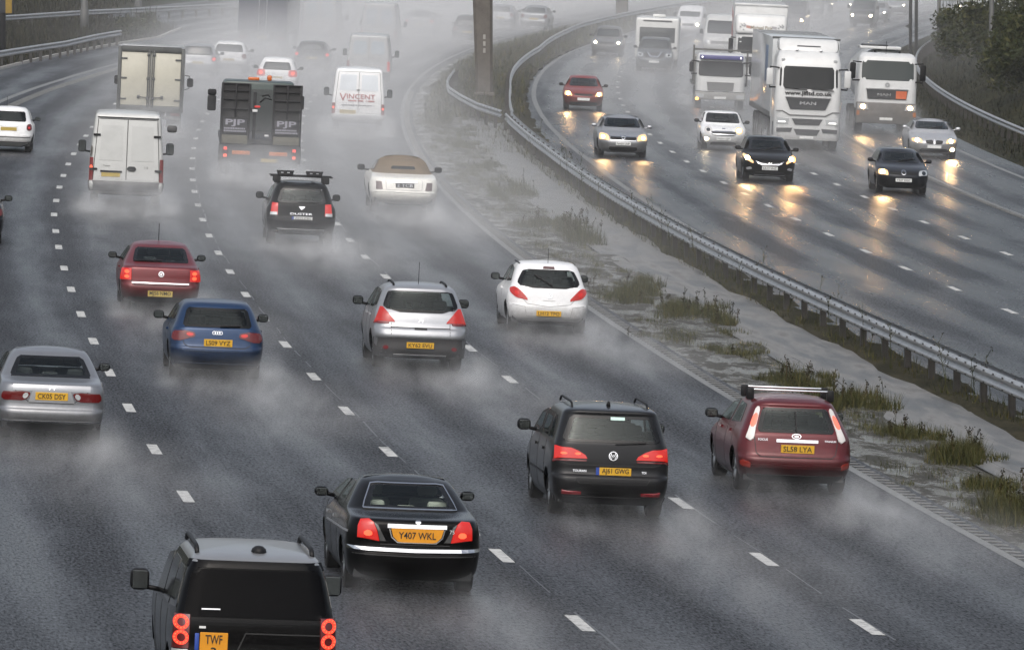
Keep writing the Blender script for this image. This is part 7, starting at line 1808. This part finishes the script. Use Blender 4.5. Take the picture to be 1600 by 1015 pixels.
# ------------------------------------------------------------------ air: haze, road mist, tyre spray (volumes only)
def volmat(name, dens, col=(.88, .89, .90), kind='flat', aniso=0.0, noise=1.0, thr=.42, soft=True, ramp=True):
    m, n, l = _new(name)
    o = n.new('ShaderNodeOutputMaterial'); v = n.new('ShaderNodeVolumePrincipled')
    v.inputs['Color'].default_value = (*col, 1); v.inputs['Anisotropy'].default_value = aniso
    if kind == 'flat':
        v.inputs['Density'].default_value = dens
    else:
        tc = n.new('ShaderNodeTexCoord'); ge = n.new('ShaderNodeNewGeometry')
        nz = N(n, 'ShaderNodeTexNoise', Scale=noise, Detail=3.0, Roughness=.6); mpn = n.new('ShaderNodeMapping'); mpn.inputs['Scale'].default_value = (1, .13 if kind == 'puff' else .5, 1.2); l.new(ge.outputs['Position'], mpn.inputs['Vector']); l.new(mpn.outputs[0], nz.inputs['Vector'])
        nr = n.new('ShaderNodeMapRange'); nr.inputs[1].default_value = thr-.12; nr.inputs[2].default_value = thr+.30; nr.inputs[3].default_value = .06; nr.inputs[4].default_value = 1.8
        if kind == 'mist' and soft: nr.inputs[1].default_value = .3; nr.inputs[2].default_value = .7; nr.inputs[3].default_value = .45; nr.inputs[4].default_value = 1.5
        l.new(nz.outputs['Fac'], nr.inputs[0])
        mu = N(n, 'ShaderNodeMath', _operation='MULTIPLY')
        if kind == 'puff':       # density falls smoothly to nothing at the skin of the unit ball
            ln = N(n, 'ShaderNodeVectorMath', _operation='LENGTH'); l.new(tc.outputs['Object'], ln.inputs[0])
            fr = n.new('ShaderNodeMapRange'); fr.interpolation_type = 'SMOOTHSTEP'
            fr.inputs[1].default_value = 1.0; fr.inputs[2].default_value = .15; fr.inputs[3].default_value = 0; fr.inputs[4].default_value = 1
            l.new(ln.outputs['Value'], fr.inputs[0])
            l.new(fr.outputs[0], mu.inputs[0])
        else:                     # 'mist': the layer thins upwards and builds up with distance along the road
            sx = n.new('ShaderNodeSeparateXYZ'); l.new(tc.outputs['Object'], sx.inputs[0])
            fz = n.new('ShaderNodeMapRange'); fz.interpolation_type = 'SMOOTHSTEP'; fz.inputs[1].default_value = 1.0; fz.inputs[2].default_value = 0.0; fz.inputs[3].default_value = 0; fz.inputs[4].default_value = 1
            l.new(sx.outputs['Z'], fz.inputs[0])
            fy = n.new('ShaderNodeMapRange'); fy.interpolation_type = 'SMOOTHSTEP'; fy.inputs[1].default_value = -1 if ramp else -2; fy.inputs[2].default_value = .9 if ramp else -1.5; fy.inputs[3].default_value = 0; fy.inputs[4].default_value = 1
            l.new(sx.outputs['Y'], fy.inputs[0])
            ax = N(n, 'ShaderNodeMath', _operation='ABSOLUTE'); l.new(sx.outputs['X'], ax.inputs[0])
            fx = n.new('ShaderNodeMapRange'); fx.interpolation_type = 'SMOOTHSTEP'; fx.inputs[1].default_value = 1.0; fx.inputs[2].default_value = .25; fx.inputs[3].default_value = 0; fx.inputs[4].default_value = 1
            l.new(ax.outputs[0], fx.inputs[0])
            mz = N(n, 'ShaderNodeMath', _operation='MULTIPLY'); l.new(fz.outputs[0], mz.inputs[0]); l.new(fx.outputs[0], mz.inputs[1]); fz = mz
            l.new(fz.outputs[0], mu.inputs[0]); l.new(fy.outputs[0], mu.inputs[1])
            m2 = N(n, 'ShaderNodeMath', _operation='MULTIPLY'); l.new(mu.outputs[0], m2.inputs[0]); mu2 = m2
            mu = m2
        l.new(nr.outputs[0], mu.inputs[1])
        md = N(n, 'ShaderNodeMath', _operation='MULTIPLY'); md.inputs[1].default_value = dens
        l.new(mu.outputs[0], md.inputs[0]); l.new(md.outputs[0], v.inputs['Density'])
    l.new(v.outputs[0], o.inputs['Volume']); return m
def volbox(name, mat, x0, x1, y0, y1, z0, z1):
    bm = bmesh.new(); bx(bm, x0, x1, y0, y1, z0, z1)
    return link(name, bm, mat, None, False, 'stuff')
volbox('haze', volmat('haze_air', HAZE), -420, 420, -40, 960, -10, 17)
def mist(label, path, wid, h, dens, noise, thr=.42, soft=True, ramp=True):
    """a long bank of blown spray over a carriageway: path = (offset, y) pairs; object space y runs -1..1 along it, z 0..1 up it"""
    m = volmat('mist_'+str(len(MATS)), dens, kind='mist', noise=noise, thr=thr, soft=soft, ramp=ramp)
    (d0, y0), (d1, y1) = path
    a, b = P(d0, y0), P(d1, y1); c = (a+b)/2
    bm = bmesh.new(); bx(bm, -1, 1, -1, 1, 0, 1)
    o = link('mist', bm, m, None, False, 'stuff')
    o.location = (c.x, c.y, min(a.z, b.z)-.3); o.rotation_euler = (0, math.atan(.045), -math.atan2(b.x-a.x, b.y-a.y))
    o.scale = (wid/2, (b-a).length/2, h); o['label'] = label
    return o
PUFFS = {}
def puff(veh, dens, dx=0, dy=-3.0, dz=.3, sx=1.5, sy=4.0, sz=.9, noise=2.1, thr=.42):
    key = round(dens, 3), noise, thr
    if key not in PUFFS: PUFFS[key] = volmat('spray_%d' % len(PUFFS), dens, kind='puff', noise=noise, thr=thr)
    bm = bmesh.new(); bmesh.ops.create_icosphere(bm, subdivisions=2, radius=1.02)
    o = link('spray', bm, PUFFS[key], None, True, 'stuff')
    f = Matrix.Rotation(veh.rotation_euler.z, 4, 'Z')
    o.location = veh.location + (f @ Vector((dx, dy, dz))); o.rotation_euler = (0, 0, veh.rotation_euler.z)
    o.scale = (sx, sy, sz); o['label'] = 'white tyre spray trailing behind a vehicle'
    return o
# ------------------------------------------------------------------ where the spray hangs
NL, FL = 'spray mist hanging over the near carriageway', 'spray mist hanging over the far carriageway'
mist(NL, [(-4.0, 135), (-4.0, 235)], 19, 3.4, MISTL*.9, .22)
for a, b, d, w_, h, k in ((235, 310, -4.6, 19, 3.6, 1.0), (310, 380, -6.0, 18, 4.4, 1.45), (380, 450, -6.5, 18, 5.5, 2.1), (450, 530, -6.5, 19, 6.5, 2.2), (530, 640, -6.5, 20, 7.5, 2.2)):
    mist(NL, [(d, a), (d, b)], w_, h, MISTL*k, .2, ramp=False)
mist(FL, [(13, 215), (13, 290)], 17, 3.2, MISTR*.9, .22)
for a, b, h, k in ((290, 360, 3.6, 1.0), (360, 430, 4.2, 1.15), (430, 510, 6, 1.5), (510, 640, 7.5, 1.7)):
    mist(FL, [(13.3, a), (13.3, b)], 17, h, MISTR*k, .2, ramp=False)
mist('thin mist over both carriageways and the median far off', [(1, 255), (1, 370)], 56, 8.0, .0035, .1)
mist('thin mist over both carriageways and the median far off', [(2, 370), (2, 540)], 60, 9.0, .0035, .1, ramp=False)
mist('thin spray drifting low across the near lanes', [(-5.5, 84), (-5.0, 260)], 19, 1.4, MISTL*.5, .35, .45)
mist('thin mist hanging before the right bank', [(31, 270), (31, 520)], 28, 9.0, .011, .1)
for v, k in ((ROVER, .5), (TOURAN, .8), (FOCUS, 1.1), (ACCORD, .8), (AUDI, 1.1), (P3008, 1.0), (CORSA, 1.1), (VECT, 1.1), (DUST, 1.6), (PHAN, 1.7)):
    r = v.root
    puff(r, SPR*k*.8, -.8, -2.3, .1, .6, 2.6, .7); puff(r, SPR*k*.8, .8, -2.9, .1, .6, 3.2, .75)
    puff(r, SPR*k*.5, .2, -5.6, .15, 1.7, 4.6, .75); puff(r, SPR*k*.28, .8, -11, .15, 2.2, 8.0, .8)
    puff(r, SPR*k*.6, -.95, 1.6, .05, .4, 1.6, .34); puff(r, SPR*k*.6, .95, 1.6, .05, .4, 1.6, .34)
for r, k in ((VAN1.root, 1.4), (VAN2.root, 2.0), (BOXL, 1.5), (PJP, 2.2), (BLUEL, 1.6)):
    puff(r, SPR*k*.8, -1, -4.0, .15, .7, 3.4, .75); puff(r, SPR*k*.8, 1, -4.4, .15, .7, 3.8, .75); puff(r, SPR*k*.45, 0, -7.0, .3, 2.2, 6.5, 1.2)
for c in HZ: puff(c.root, SPR*1.0, 0, -3.0, .3, 1.7, 4.5, 1.1)
for v in (I30, GOLF, BMW, MINI, VC, REDO, PICK, DARKO):
    puff(v.root, SPR*.9, 0, v.L*.45, .1, 1.45, 3.2, .45); puff(v.root, SPR*.8, 0, -2.6, .35, 1.5, 3.6, 1.0)
for r in (MANL, HOPL, FLATL, FISHL):
    puff(r, SPR*.9, 1.2, -4.5, .3, .9, 5.5, 1.1); puff(r, SPR*.9, -1.3, -4.5, .3, .9, 5.5, 1.1); puff(r, SPR*.7, 0, -.6, .1, 1.6, 1.6, .6)
